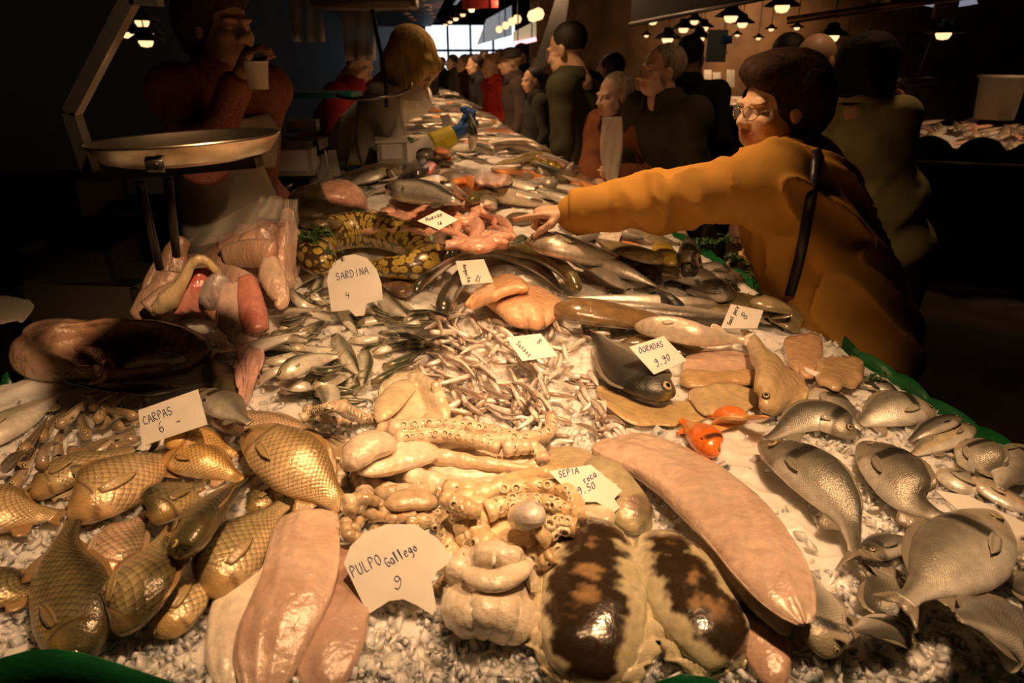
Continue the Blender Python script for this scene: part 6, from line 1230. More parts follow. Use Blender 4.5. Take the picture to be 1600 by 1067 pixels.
    # hair
    if hairstyle:
        hcl = Clay(); hr = lambda p, r, kk=.02, op=1: hcl.ell(L(*p), np.array(r)*hs*k, HM_, k=kk*k, op=op); hm = hairmat or HAIRM; amp, fr = .0025, 130
        if hairstyle == 'short': hr((0, -.028, .048), (.082, .092, .082)); hr((0, .085, -.02), (.085, .055, .082), .012, -1); hr((0, -.05, -.10), (.1, .1, .06), .02, -1)
        if hairstyle == 'bald': hr((0, -.05, .005), (.080, .072, .050)); hr((0, .03, .09), (.085, .12, .055), .02, -1); hr((0, .07, -.02), (.1, .07, .1), .01, -1)
        if hairstyle == 'grey': hr((0, -.030, .042), (.084, .094, .086)); hr((0, .10, .0), (.09, .055, .085), .012, -1); hr((0, -.03, -.105), (.1, .1, .055), .02, -1); amp = .004
        if hairstyle == 'perm': hr((0, -.050, .040), (.104, .112, .108)); hr((0, -.085, -.02), (.088, .075, .088), .04); hr((0, .02, .095), (.082, .082, .052), .03); hr((0, .118, -.03), (.12, .075, .090), .02, -1); amp, fr, hm = .013, 62, CURL
        if hairstyle == 'bob':
            hr((0, -.015, .042), (.094, .108, .088)); hr((0, -.03, -.05), (.094, .085, .085), .04)
            for sx in (-1, 1): hr((sx*.062, .045, -.045), (.030, .062, .095), .03); hr((sx*.05, .085, .02), (.03, .035, .05), .03)
            amp, fr = .002, 60
        if hairstyle == 'long': hr((0, -.035, .035), (.115, .110, .095)); hr((0, -.06, -.06), (.135, .085, .10), .05); hr((0, .10, -.03), (.07, .06, .085), .015, -1); amp, fr, hm = .020, 42, CURL
        if hairstyle == 'hat': hr((0, -.01, .075), (.088, .100, .052)); hcl.ell(L(0, .01, .045), np.array((.105, .125, .012))*hs*k, HM_, k=.02)
        V, Q, c = hcl.mesh(max(.0055, fine), disp=lambda P: amp*fbm(P, fr, 3, 3)); mesh_ob('hat' if hairstyle == 'hat' else 'hair', V, Q, hm, np.array(hair)*(1+.3*fbm(V, 60, 4))[:, None], parent=root)
    if glasses:
        fr_ = []
        for sx in (-1, 1):
            a = np.linspace(0, 2*math.pi, 20); P = np.array([L(sx*.032+math.cos(q)*.025, .108-.012*abs(math.cos(q))*(math.cos(q)*sx > 0), -.001+math.sin(q)*.018) for q in a]); fr_.append(tube(P, .0012*k, 5))
            fr_.append(tube(np.array([L(sx*.057, .095, .004), L(sx*.076, .05, .006), L(sx*.080, -.012, .004)]), .0013*k, 5))
            a = a[:-1]; pv = np.array([L(sx*.032, .107, -.001)]+[L(sx*.032+math.cos(q)*.0245, .107-.012*abs(math.cos(q))*(math.cos(q)*sx > 0), -.001+math.sin(q)*.0175) for q in a]); ln = [[0, 1+i, 1+(i+1) % 19] for i in range(19)]
            if sx == -1: lens = [(pv, ln)]
            else: lens.append((pv, ln))
        fr_.append(tube(np.array([L(-.009, .110, .002), L(0, .112, .005), L(.009, .110, .002)]), .0012*k, 5))
        V, F, _ = merge(fr_); g = mesh_ob('glasses', V, F, WIREM, parent=root); V, F, _ = merge(lens); mesh_ob('lenses', V, F, GLASSM, parent=g)
    return dict(root=root, coat=coat, L=L, M=HM_, S=S, E=E, H=Hn, f=f, rv=rv, neck=neck, hip=hipc, k=k, chest=chest, belly=belly, su=su, b=b)
def bvh_of(o):
    off = np.array(o['_o'] if o.parent is None else o.parent['_o']); o_ = o
    return BVHTree.FromPolygons([Vector(np.array(v.co[:])+np.array(o_['_o'])) for v in o.data.vertices], [tuple(p.vertices) for p in o.data.polygons])
def cast(bv, u, v, off=.004):
    d = unit(ray(u, v)); h, n, i, dist = bv.ray_cast(Vector(CAM), Vector(d)); return None if h is None else np.array(h[:])-d*off
def draped_cloth(o, px_left, px_right, nm, m, parent, off=.006, th=.004, nu=30, nv=14, falldist=2.0):
    """cloth laid on a garment: cast on to it from where the photo shows it"""
    bv = bvh_of(o); a = resample(np.array(px_left, float), nu); b_ = resample(np.array(px_right, float), nu); D = np.full((nu, nv), np.nan)
    for i in range(nu):
        for j in range(nv):
            uv = a[i]+(b_[i]-a[i])*j/(nv-1); p = cast(bv, uv[0], uv[1], off)
            if p is not None: D[i, j] = np.dot(p-CAM, _f)
    md = np.nanmedian(D); D[np.isnan(D)] = md; D = np.clip(D, md-.15, md+.15)
    for j in range(nv): D[:, j] = gsmooth(D[:, j], 1.2)
    for i in range(nu): D[i] = gsmooth(D[i], 1.0)
    G = np.array([[atd(*(a[i]+(b_[i]-a[i])*j/(nv-1)), D[i, j]-off) for j in range(nv)] for i in range(nu)]); V, F = sheet(G, th); return mesh_ob(nm, V, F, m, parent=parent)
SK = (.60, .38, .25)
# the woman in the mustard jacket
MUST = cloth('mustard_cotton', (.52, .27, .055), bump=.1, var=.08)
hp = atY(1212, 168, 1.98); hw_ = atY(866, 336, 1.93)
p1 = person('woman in a mustard jacket and glasses leaning over the fish, arm stretched out to point', hp, (1.02, 1.86), 1.60, (-.80, .60), (-.93, -.30, -.10), top=(.5, .27, .06), topmat=MUST, skin=(.66, .43, .28), hair=(.035, .016, .010), hairstyle='perm', female=True, glasses=True, build=1.22,
   hands={1: hw_, -1: (.86, 2.35, 1.02)}, hdir={1: (-1, .02, .02)}, hpalm={1: (-.1, .15, -1)}, hcurl={1: (.10, 1.15, 1.25, 1.3, .5)}, hint={1: (0.1, -.2, -1)}, res=.0085, fine=.0042, handres=.0034, hs=1.06, fold=.018, lines=(.80, .25, -.55), nails=(.65, .05, .04), sleeve=1.12)
bv = bvh_of(p1['coat']); uv = resample(np.array([(1272, 226), (1274, 262), (1262, 340), (1248, 410), (1232, 468)], float), 30); ctr = []
for u, v in uv:
    q = cast(bv, u, v, .016)
    if q is not None: ctr.append(q)
ctr = np.array(ctr); 
if len(ctr) > 6:
    for i in range(3): ctr[:, i] = gsmooth(ctr[:, i], 1.2)
    T = tangents(ctr); vw = unit(ctr-CAM); Wd = unit(np.cross(T, vw)); G = np.stack([ctr-Wd*.013, ctr-vw*.002, ctr+Wd*.013], 1); V, F = sheet(G, .003); o = mesh_ob('bag_strap', V, F, mat('black_strap', (.012, .011, .012), rough=.4)); tag(o, 'black shoulder strap running down the back of the mustard jacket', 'strap')
# rolled cuff and sleeve of the stretched arm
d = unit(p1['H'][1]-p1['E'][1]); w0 = p1['H'][1]-d*.005; P = np.array([w0-d*.16, w0-d*.10, w0-d*.05, w0+d*.0]); 
V, F = tube(resample(P, 16), np.interp(np.linspace(0, 1, 16), [0, .1, .5, .95, 1], [.050, .060, .064, .066, .060]), 26); V += unit(V-w0)*(fbm(V, 30, 4)[:, None]*.004); mesh_ob('cuff', V, F, MUST, parent=p1['coat'])
o = mesh_ob('ring', *tube(np.array([p1['H'][1]+np.array([-.112, -.018, -.012])+np.array([0, math.cos(a), math.sin(a)])*.0105 for a in np.linspace(0, 6.28, 12)]), .0018, 5), mat('gold', (.8, .6, .3), rough=.2, metal=1), parent=p1['root'])
# the vendor in the pink cardigan, drinking
PINKK = cloth('pink_knit', (.50, .20, .17), bump=.8, bscale=130, var=.3, vscale=120)
hp = atY(345, 42, 2.30); cupw = atY(372, 128, 2.12)
p2 = person('vendor woman in a pink knitted cardigan lifting a cup to her mouth', hp, (-1.02, 2.42), 1.66, (.75, -.55), (.82, -.50, -.05), topmat=PINKK, skin=(.58, .38, .27), hair=(.09, .05, .03), hairstyle='perm', female=True, build=1.12, res=.010, fine=.0048, handres=.0042,
   hands={-1: cupw, 1: (-.78, 2.50, 1.10)}, hint={-1: (-.3, -.5, -1), 1: (-.2, 0, -1)}, hdir={-1: (.35, .05, .8), 1: (1, 0, -.3)}, hpalm={-1: (.8, .2, -.1)}, hcurl={-1: (.75, .75, .7, .7, .6)}, shirt=(.55, .28, .22), nails=(.4, .05, .04), fold=.008)
APR = cloth('white_apron', (.62, .58, .50), bump=.15, bscale=200); GLV = mat('yellow_rubber', (.72, .60, .03), rough=.45, bump=.2, bscale=80); GLB = mat('blue_rubber', (.02, .12, .42), rough=.4, bump=.2, bscale=80)
draped_cloth(p2['coat'], [(272, 260), (276, 320), (285, 375), (292, 440)], [(410, 255), (430, 300), (440, 330), (445, 430)], 'apron', APR, p2['root'], off=.012)
draped_cloth(p2['coat'], [(350, 192), (345, 225), (340, 262)], [(418, 176), (436, 205), (430, 262)], 'apron_bib', APR, p2['root'], off=.012, nu=14)
cc = atY(402, 118, 2.06); V, F = lathe([(.0001, -.036), (.026, -.036), (.034, .036), (.036, .038), (.033, .037), (.025, -.032), (.0001, -.032)], cc, 28); o = mesh_ob('cup', V, F, mat('paper_cup', (.78, .72, .62), rough=.4)); tag(o, 'white cup held up by the vendor in the pink cardigan', 'cup')
# the blonde vendor
WCOAT = cloth('white_coat', (.80, .76, .70), bump=.12)
hp = atY(642, 92, 3.45); gl = atY(706, 212, 3.30)
p3 = person('blonde vendor in a white coat bending over the counter, gloves on', hp, (-1.15, 3.60), 1.66, (.90, -.35), (.80, -.25, -.62), topmat=WCOAT, skin=SK, hair=(.62, .42, .12), hairstyle='bob', female=True, build=1.1, coat_len=.3, res=.011, fine=.006,
   hands={-1: gl, 1: atY(556, 262, 3.25)}, hint={-1: (-.2, -.5, -1), 1: (-.6, -.3, .2)}, gloves={-1, 1}, fold=.008, hs=1.12)
def glove(pp, s_, wr_px, label=None, curl=(.9, 1.0, 1.0, 1.0, .5), pn=(0, .3, 1), dv=None):
    H_, E_ = pp['H'][s_], pp['E'][s_]; d = unit(H_-E_) if dv is None else unit(dv); g = Clay(); hand_clay(g, H_+d*.012, d, pn, 1.35*pp['k'], curl, (.02, .12, .42), None, left=s_); V, Q, c = g.mesh(.006, disp=lambda P: -.0025+0*P[..., 0]); mesh_ob('glove', V, Q, GLB, parent=pp['root'])
    d2 = unit(H_-E_); P = resample(np.array([H_+d2*.01, H_-d2*.05, H_-d2*.10]), 12); V, F = tube(P, np.linspace(.046, .060, 12)*pp['k'], 22); V += unit(V-P.mean(0))*(fbm(V, 40, 4)[:, None]*.003); mesh_ob('oversleeve', V, F, GLV, parent=pp['root'])
glove(p3, -1, None); glove(p3, 1, None, curl=(.4, .4, .4, .4, .3), pn=(.5, 0, -.6))
q = p3['H'][-1]+np.array([.09, -.01, .0]); P = np.array([q+np.array([.0, .0, -.07]), q+np.array([.01, 0, 0]), q+np.array([.005, 0, .05]), q+np.array([-.005, .01, .10])])
make_fish('mackerel', 'sardine', P, .055, .045, 1, 10, mt=SILVER, C=SARD, label='small silver fish held up in the blue glove', lod=1, tail=.3)
draped_cloth(p3['coat'], [(560, 150), (556, 190), (560, 235), (568, 262)], [(625, 150), (625, 190), (628, 225), (622, 262)], 'apron', APR, p3['root'], off=.012, nu=20)
# shoppers along the aisle
OLIVE = cloth('olive_wool', (.042, .036, .018)); 
hp = atY(960, 150, 3.85)
p4 = person('grey haired woman in a rust brown jacket clutching a clear bag', hp, (.88, 4.05), 1.60, (-.75, -.50), (-.88, -.45, -.12), top=(.17, .06, .025), skin=(.66, .45, .32), hair=(.42, .36, .26), hairstyle='grey', female=True, build=1.32, hands={-1: atY(935, 283, 3.62), 1: atY(968, 272, 3.60)}, res=.011, fine=.0055, shirt=(.05, .04, .03), hint={1: (.3, -.6, -1), -1: (-.3, .3, -1)}, hcurl={1: (.9, .9, .9, .9, .5)}, hpalm={1: (-.3, .6, 0), -1: (0, 0, -1)})
G = np.zeros((20, 8, 3)); L_a = resample(np.array([(941, 183), (938, 240), (948, 287)], float), 20); L_b = resample(np.array([(972, 182), (972, 240), (962, 287)], float), 20)
for i in range(20):
    for j in range(8): uv = L_a[i]+(L_b[i]-L_a[i])*j/7; G[i, j] = atY(uv[0], uv[1], 3.50+.015*math.sin(j*2.2+i*.4))
V, F = sheet(G, .003); o = mesh_ob('plastic_bag', V, F, mat('milky_plastic', (.8, .72, .62), rough=.3, alpha=.55, coat=.6, bump=.4, bscale=30)); tag(o, 'long milky clear bag held by the woman in rust brown', 'bag')
hp = atY(1033, 112, 3.55)
p5 = person('balding man in glasses and a dark olive coat beside the woman in rust brown', hp, (.95, 3.72), 1.72, (-.72, -.50), (-.96, -.22, .0), topmat=OLIVE, skin=(.64, .40, .28), hair=(.34, .28, .20), hairstyle='grey', build=1.12, coat_len=.35, glasses=True, res=.011, fine=.0052, shirt=(.62, .36, .28), hint={1: (0, 0, -1)})
hp = atY(886, 78, 4.2)
p6 = person('tall dark haired man in a long green coat seen from behind', hp, (.62, 4.5), 1.86, (-.75, .35), (-.80, .50, -.25), topmat=cloth('dark_green_coat', (.04, .037, .02)), skin=(.5, .32, .2), hair=(.02, .015, .012), hairstyle='short', build=1.08, coat_len=.35, glasses=True, res=.012, hs=1.02)
hp = atY(1272, 98, 3.3)
p8 = person('man with receding hair in an olive jacket behind the woman in mustard', hp, (1.62, 3.35), 1.76, (-.7, -.5), (-.75, -.62, -.05), top=(.15, .12, .045), skin=(.55, .34, .22), hair=(.03, .02, .015), hairstyle='bald', res=.013, fine=.0065)
hp = atY(1362, 102, 2.95)
p9 = person('woman with big dark curly hair and a pale olive jacket, arms close', hp, (1.72, 3.0), 1.66, (.6, .62), (.75, .6, 0), top=(.34, .31, .14), skin=SK, hair=(.015, .010, .008), hairstyle='long', female=True, res=.013, fine=.0065, build=.95, hands={-1: atY(1405, 182, 2.9)})
hp = atY(1226, 92, 3.9); person('dark haired person mostly hidden behind the perm of the woman in mustard', hp, (1.65, 4.0), 1.70, (-.3, 1), (-.2, 1, 0), top=(.03, .025, .02), skin=(.5, .3, .2), hair=(.018, .012, .01), res=.016, fine=.008)
hp = atY(1078, 92, 4.3); person('dark haired person walking away behind the balding man', hp, (1.22, 4.35), 1.70, (.5, 1), (.5, 1, 0), top=(.02, .018, .016), skin=(.5, .3, .2), hair=(.018, .012, .01), res=.016, fine=.008)
hp = atY(952, 112, 4.9); person('dark figure standing behind the grey haired woman', hp, (1.0, 4.95), 1.60, (-.6, .5), (-.6, .5, 0), top=(.015, .015, .014), skin=(.4, .25, .17), hair=(.018, .012, .01), res=.016, fine=.009)
hp = atY(560, 100, 4.6); person('worker in a red and white top behind the blonde vendor', hp, (-1.45, 4.6), 1.64, (.7, -.3), (.7, -.3, -.5), top=(.35, .03, .03), skin=SK, hair=(.02, .015, .012), res=.016, fine=.009)
for u, v, Y, h, top, hair, st, lab, fc in ((768, 104, 7.2, 1.62, (.50, .04, .03), (.3, .16, .08), 'short', 'shopper in a bright red jacket with the hair tied back', (-.8, -.4)), (797, 97, 6.6, 1.66, (.07, .05, .045), (.02, .015, .014), 'hat', 'woman in a dark hat and patterned coat near the red jacket', (-.9, -.2)), (832, 126, 6.0, 1.45, (.035, .035, .028), (.015, .012, .01), 'short', 'shorter dark haired shopper in a black jacket by the counter', (-.9, -.3)),
     (742, 102, 8.6, 1.60, (.02, .02, .022), (.05, .03, .02), 'short', 'shopper in black waiting beyond the red jacket', (-.8, -.2)), (724, 100, 9.8, 1.62, (.05, .02, .015), (.16, .1, .05), 'grey', 'brown haired shopper farther along the counter', (-.8, -.3)), (706, 98, 11.5, 1.62, (.02, .018, .018), (.03, .02, .015), 'short', 'dark shopper near the far end of the counter', (-.8, -.3)),
     (690, 100, 13.8, 1.6, (.03, .025, .02), (.05, .03, .02), 'short', 'small figure of a shopper at the far end of the aisle', (-.2, -.9)), (812, 88, 8.0, 1.72, (.02, .02, .02), (.02, .015, .012), 'short', 'dark haired man behind the woman in the hat', (-.7, -.4)), (842, 104, 7.6, 1.60, (.03, .028, .02), (.02, .015, .012), 'short', 'shopper between the green coat and the shorter one', (-.5, -.5)),
     (781, 92, 10.2, 1.7, (.04, .03, .03), (.1, .07, .04), 'short', 'man in brown among the crowd beyond the hat', (-.4, -.8)), (757, 92, 12.0, 1.7, (.06, .03, .02), (.03, .02, .015), 'short', 'man in a rust top in the crowd before the bright hall', (.2, -.9)), (736, 94, 14.5, 1.66, (.02, .02, .02), (.04, .03, .02), 'short', 'farthest shopper dark against the bright hall', (0, -1)), (672, 92, 10.5, 1.7, (.02, .018, .02), (.02, .015, .012), 'short', 'dark figure of a vendor behind the far end of the counter', (.8, -.3)), (655, 104, 8.2, 1.62, (.05, .045, .04), (.02, .015, .012), 'short', 'vendor half hidden behind the blonde one', (.8, -.3))):
    hp = atY(u, v, Y); person(lab, hp, (hp[0]+(.12 if fc[0] < 0 and u > 700 else -.1), Y+.1), h, fc, (fc[0], fc[1], -.1), top=top, skin=(.55, .34, .23), hair=hair, hairstyle=st, res=.022, fine=.011, handres=.008)
# ------------------------------------------------------------------ the market hall
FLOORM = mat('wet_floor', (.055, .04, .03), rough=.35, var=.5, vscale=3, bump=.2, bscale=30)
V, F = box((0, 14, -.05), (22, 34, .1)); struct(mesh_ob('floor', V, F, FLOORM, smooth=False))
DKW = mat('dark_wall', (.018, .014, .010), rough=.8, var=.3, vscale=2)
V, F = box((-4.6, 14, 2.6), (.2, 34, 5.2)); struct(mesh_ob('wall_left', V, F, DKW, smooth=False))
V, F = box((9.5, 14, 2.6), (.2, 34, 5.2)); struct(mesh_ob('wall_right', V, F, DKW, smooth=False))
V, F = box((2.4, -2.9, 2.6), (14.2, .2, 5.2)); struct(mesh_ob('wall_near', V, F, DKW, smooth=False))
V, F = box((2.4, 14, 5.25), (14.2, 34, .1)); struct(mesh_ob('ceiling', V, F, DKW, smooth=False))
# far wall with its bright glazed front
V, F = box((4.85, 30.95, 2.6), (9.3, .2, 5.2)); struct(mesh_ob('wall_far', V, F, DKW, smooth=False)); V, F = box((-4.1, 30.95, 2.6), (1.0, .2, 5.2)); struct(mesh_ob('wall_far_side', V, F, DKW, smooth=False)); V, F = box((-1.7, 30.95, 4.1), (3.8, .2, 2.2)); struct(mesh_ob('wall_far_top', V, F, DKW, smooth=False)); V, F = box((-1.7, 30.95, .5), (3.8, .2, 1.0)); struct(mesh_ob('wall_far_base', V, F, DKW, smooth=False))
DAY = mat('daylight_glass', (.8, .9, 1), rough=.3, emis=(.82, .92, 1.0), estr=1.6); FRM = mat('iron_frame', (.04, .04, .045), rough=.5)
n = 0
for ix in range(4):
    for iz in range(2):
        x0 = -3.6+ix*.94; z0 = 1.0+iz*1.0; V, F = box((x0+.47, 30.9, z0+.5), (.84, .03, .9)); n += 1; w_ = mesh_ob('window_%d' % n, V, F, DAY, smooth=False); struct(w_)
        fr = [box((x0+.47, 30.88, z0+a), (.94, .06, .07)) for a in (.0, 1.0)]+[box((x0+a, 30.88, z0+.5), (.07, .06, 1.0)) for a in (0, .94)]; V, F, _ = merge(fr); mesh_ob('window_frame', V, F, FRM, parent=w_, smooth=False)
lamp('daylight_window', (-1.6, 30.2, 2.8), 30, 4.0, None, (.8, .9, 1.0), target=(-1.2, 20, 1.0))
# soffit of the stalls above the vendors, with round lights
WOOD = mat('brown_slats', (.20, .09, .04), rough=.5, var=.3, vscale=8, wave=('Y', 4, .2)); LAMPG = mat('lamp_glow', (1, .8, .5), emis=(1, .66, .32), estr=1.5); LAMPG2 = mat('lamp_glow_dim', (1, .75, .5), emis=(1, .62, .3), estr=1.6); SHADE = mat('lamp_shade', (.03, .028, .027), rough=.35, metal=.5)
def ex_c(y): return (ex_right(y)+ex_left(y))/2
Vs = []; ya, yb = 4.6, 24.0
V = [(ex_left(ya)-.9, ya, 2.62), (ex_c(ya)+.30, ya, 2.62), (ex_c(yb)+.3 if False else ex_right(yb)-.35, yb, 2.62), (ex_left(12)-(yb-12)*.144-.9, yb, 2.62)]
V = V+[(x, y, 2.78) for x, y, z in V]; F = [[3, 2, 1, 0], [4, 5, 6, 7], [0, 1, 5, 4], [1, 2, 6, 5], [2, 3, 7, 6], [3, 0, 4, 7]]
o = mesh_ob('stall_canopy', V, F, WOOD, smooth=False); tag(o, 'brown slatted canopy over the vendors with rows of round lights', 'canopy')
can = o
def downlight(x, y, z, r=.07):
    o = thing('downlight', (x, y, z), 'round light sunk in the brown slatted canopy', 'light', 'round lights in the brown canopy')
    V, F = lathe([(r*1.35, .0), (r*1.35, -.015), (r, -.015), (r, .0)], (x, y, z), 14); mesh_ob('rim', V, F, STEEL, parent=o); V, F = lathe([(.0001, -.006), (r, -.006)], (x, y, z), 14); mesh_ob('bulb', V, F, LAMPG2, parent=o)
for i in range(13):
    y = 5.2+i*1.35
    for fx in (-.05, -.62, -1.2): 
        x = ex_c(y)+fx
        if i < 9 or (fx > -1 and i < 12): downlight(x, y, 2.60)
def pendant(x, y, z, s, lab, grp, glow=LAMPG, power=None, drop=.5):
    drop = 5.21-z-.15*s
    o = thing('pendant_lamp', (x, y, z), lab, 'lamp', grp)
    V, F = lathe([(.02*s, .10*s), (.04*s, .09*s), (.05*s, .06*s), (.12*s, .015), (.118*s, .008*s), (.045*s, .05*s), (.03*s, .07*s)], (x, y, z), 20); mesh_ob('shade', V, F, SHADE, parent=o)
    V, F = lathe([(.0001, -.035*s), (.035*s, -.028*s), (.05*s, .0), (.04*s, .05*s), (.0001, .08*s)], (x, y, z), 16); mesh_ob('bulb', V, F, glow, parent=o)
    V, F = tube(np.array([(x, y, z+.09*s), (x, y, z+.15*s+drop/2), (x, y, z+.15*s+drop)]), .004, 6); mesh_ob('cord', V, F, SHADE, parent=o)
    if power: lamp('pendant_light', (x, y, z-.02), power, .06*s, 110, target=(x, y, 0), blend=1.0)
for y_ in (6.0, 9.0, 12.0, 15.0):
    l_ = bpy.data.lights.new('pendant_light', 'POINT'); l_.energy = 9; l_.color = WARM; l_.shadow_soft_size = .06; q_ = bpy.data.objects.new('pendant_light', l_); COL.objects.link(q_); q_.location = (ex_right(y_)+.05-.03*(y_-6)/1.5, y_, 2.27)
# row of pendants along the aisle edge of the counter, far part
for i in range(9):
    y = 6.0+i*1.5; pendant(ex_right(y)+.05-.03*i, y, 2.34+.01*i, 1.0, 'dark hanging lamp in the receding row above the counter edge', 'dark lamps receding over the counter edge', glow=LAMPG2)
V, F = box((ex_right(12)+.1, 12.0, 2.95), (.08, 14, .08), rz=math.atan2(-EDIR[0], EDIR[1])); o = mesh_ob('lamp_rail', V, F, SHADE, smooth=False); tag(o, 'dark rail carrying the receding lamps over the counter edge', 'rail')
# red banner and pale signs near the bright end
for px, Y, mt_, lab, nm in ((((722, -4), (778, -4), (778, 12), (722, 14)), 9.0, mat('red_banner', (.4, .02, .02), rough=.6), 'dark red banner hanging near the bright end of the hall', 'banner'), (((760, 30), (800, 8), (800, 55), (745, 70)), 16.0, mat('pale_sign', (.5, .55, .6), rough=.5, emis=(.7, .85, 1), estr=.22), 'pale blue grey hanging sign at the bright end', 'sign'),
   (((802, 50), (838, 32), (838, 62), (802, 70)), 11.0, mat('lit_sign', (.6, .55, .35), emis=(1, .85, .5), estr=.30), 'lit shop sign with a pink tube below it across the aisle', 'sign')):
    P = np.array([atY(u, v, Y) for u, v in px]); V = np.vstack([P, P+[0, .04, 0]]); k = 4; F = [[0, 1, 2, 3], [7, 6, 5, 4]]+[[i, (i+1) % k, k+(i+1) % k, k+i] for i in range(k)]; o = mesh_ob(nm, V, F, mt_, smooth=False); tag(o, lab, nm)
    for q in (P[3]*.8+P[2]*.2, P[3]*.2+P[2]*.8): V, F = tube(np.array([q, [q[0], q[1], (q[2]+5.2)/2], [q[0], q[1], 5.21]]), .01, 5); mesh_ob('rod', V, F, SHADE, parent=o)
P = np.array([atY(803, 68, 10.9), atY(820, 65, 10.9), atY(838, 61, 10.9)]); V, F = tube(P, .03, 8); mesh_ob('light_tube', V, F, mat('pink_tube', (1, .5, .5), emis=(1, .45, .5), estr=2), parent=o)
# string of lamps over the shops across the aisle
for i, (u, v, Y) in enumerate(((780, 46, 15), (790, 40, 14), (800, 34, 13), (808, 30, 12), (770, 52, 17), (833, 25, 9), (841, 22, 8.6))):
    c = atY(u, v, Y); V, F = lathe([(.0001, -.07), (.05, -.05), (.07, 0), (.05, .05), (.0001, .07)], c, 12); o = mesh_ob('globe_lamp', V, F, LAMPG); V, F = tube(np.array([c+[0, 0, .06], [c[0], c[1], (c[2]+5.2)/2], [c[0], c[1], 5.21]]), .006, 5); mesh_ob('cord', V, F, SHADE, parent=o); tag(o, 'small glowing bulb in the string over the shops', 'lamp', 'bulbs over the shops across the aisle')
# stalls across the aisle: dark fascia, counter with fish and lamps
FAS = mat('grey_fascia', (.13, .13, .13), rough=.5, var=.2, vscale=3)
a, b = atY(985, 38, 5.6), atY(1400, -45, 4.0); 
V, F = box((0, 0, 0), (1, 1, 1)); P = [a, b, b+[0, 0, .34], a+[0, 0, .34]]; P = np.array(P); V = np.vstack([P, P+[.05, .10, 0]]); F = [[0, 1, 2, 3], [7, 6, 5, 4]]+[[i, (i+1) % 4, 4+(i+1) % 4, 4+i] for i in range(4)]
o = mesh_ob('stall_fascia', V, F, FAS, smooth=False); tag(o, 'grey sign board edge of the stall across the aisle', 'sign')
V, F = tube(np.array([a, (a+b)/2, b]), .018, 8); mesh_ob('edge_strip', V, F, STEEL, parent=o)
V, F = tube(np.array([atY(1230, 32, 4.6), atY(1400, 8, 4.3), atY(1560, -14, 4.0)]), .022, 8); o = mesh_ob('lamp_rail', V, F, mat('brass_rail', (.5, .3, .12), rough=.3, metal=.8)); tag(o, 'shining brass coloured rail above the stall across the aisle', 'rail')
OCC = 'lamps over the stall across the aisle'
for i, (u, v, Y, s) in enumerate(((1043, 62, 6.5, 1), (1092, 61, 6.8, 1), (1068, 46, 6.0, .8), (1300, 58, 5.0, .9), (1142, 28, 5.6, 1), (1222, 12, 5.2, 1), (1100, 44, 7.2, .8), (1160, 38, 6.0, .8), (1474, 54, 4.6, .9), (1085, 34, 6.4, .7), (1020, 34, 6.8, .8), (1130, 60, 8.4, .5), (1152, 55, 8.6, .5), (1010, 56, 8.4, .5), (1060, 74, 8.8, .45), (1185, 60, 8.2, .5), (1205, 46, 7.6, .5), (1245, 44, 7.0, .5), (1320, 82, 8.6, .5), (1130, 84, 8.9, .4))):
    c = atY(u, v, Y); pendant(c[0], c[1], c[2], s, 'hanging warm lamp over the fish stall across the aisle', OCC, glow=LAMPG, drop=.4)
lamp('pendant_light', atY(1110, 40, 10.2), 90, .08, 110, target=atY(1118, 150, 10.8), blend=.9)
lamp('pendant_light', (4.1, 5.2, 2.4), 62, .08, 100, target=(4.1, 5.5, .95), blend=.9)
lamp('pendant_light', (4.0, 11.0, 2.5), 100, .1, 140, target=(3.8, 12.4, 1.6), blend=1)
V, F = box((4.6, 12.5, 1.35), (8.6, .12, 2.7)); o = mesh_ob('partition', V, F, mat('brown_panel', (.20, .11, .05), rough=.6, var=.5, vscale=2.5), smooth=False); tag(o, 'brown back panel behind the lamps of the stall across the aisle', 'panel')
lamp('pendant_light', (1.55, 3.1, 2.75), 20, .10, 100, target=(1.4, 3.3, 1.0), blend=1)
def small_counter(name, c, s, rz, lab):
    V, F = box((c[0], c[1], .46), (s[0], s[1], .92), rz=rz); o = mesh_ob(name, V, F, _M['counter_side'], smooth=False); tag(o, lab, 'counter'); return o
def local_pts(c, rz, x, y): return np.array([c[0]+x*math.cos(rz)-y*math.sin(rz), c[1]+x*math.sin(rz)+y*math.cos(rz)])
def ice_pad(c, s, rz, lab, tilt=.0, z=.93):
    xs, ys_ = np.linspace(-s[0]/2, s[0]/2, 30), np.linspace(-s[1]/2, s[1]/2, 20); G = np.array([[[*local_pts(c, rz, x, y), z+tilt*(y/s[1]+.5)] for y in ys_] for x in xs]); G[..., 2] += .012*fbm(G, 18, 3, 3)
    V, F = sheet(G, .03); o = mesh_ob('crushed_ice', V, F, ICE); tag(o, lab, 'ice', kind='stuff')
def stall_fish(c, s, rz, n, grp, lab, tilt, z, kinds, seed, Lr=(.22, .36)):
    r = np.random.default_rng(seed)
    for i in range(n):
        nm, kd, H, W, C, m = kinds[int(r.integers(len(kinds)))]; L = r.uniform(*Lr); a = rz+r.normal(1.2, .35); y = r.uniform(-.42, .42)*s[1]; x = r.uniform(-.45, .45)*s[0]; p = local_pts(c, rz, x, y); zz = z+tilt*(y/s[1]+.5)+W*.5+.03
        P = np.array([[p[0]+k*L*math.cos(a), p[1]+k*L*math.sin(a), zz+tilt*k*L*.6] for k in np.linspace(-.5, .5, 6)]); make_fish(nm, kd, P, H, W, 1, 10, mt=m, C=C, label=lab, group=grp, lod=0, tail=.8, eye=0)
c1 = atY(1118, 148, 10.8)[:2]; small_counter('stall_counter', c1, (3.6, 1.3), .1, 'dark counter of the stall across the aisle'); ice_pad(c1, (3.6, 1.3), .1, 'white ice and pale shellfish on the stall across the aisle', .12, .98)
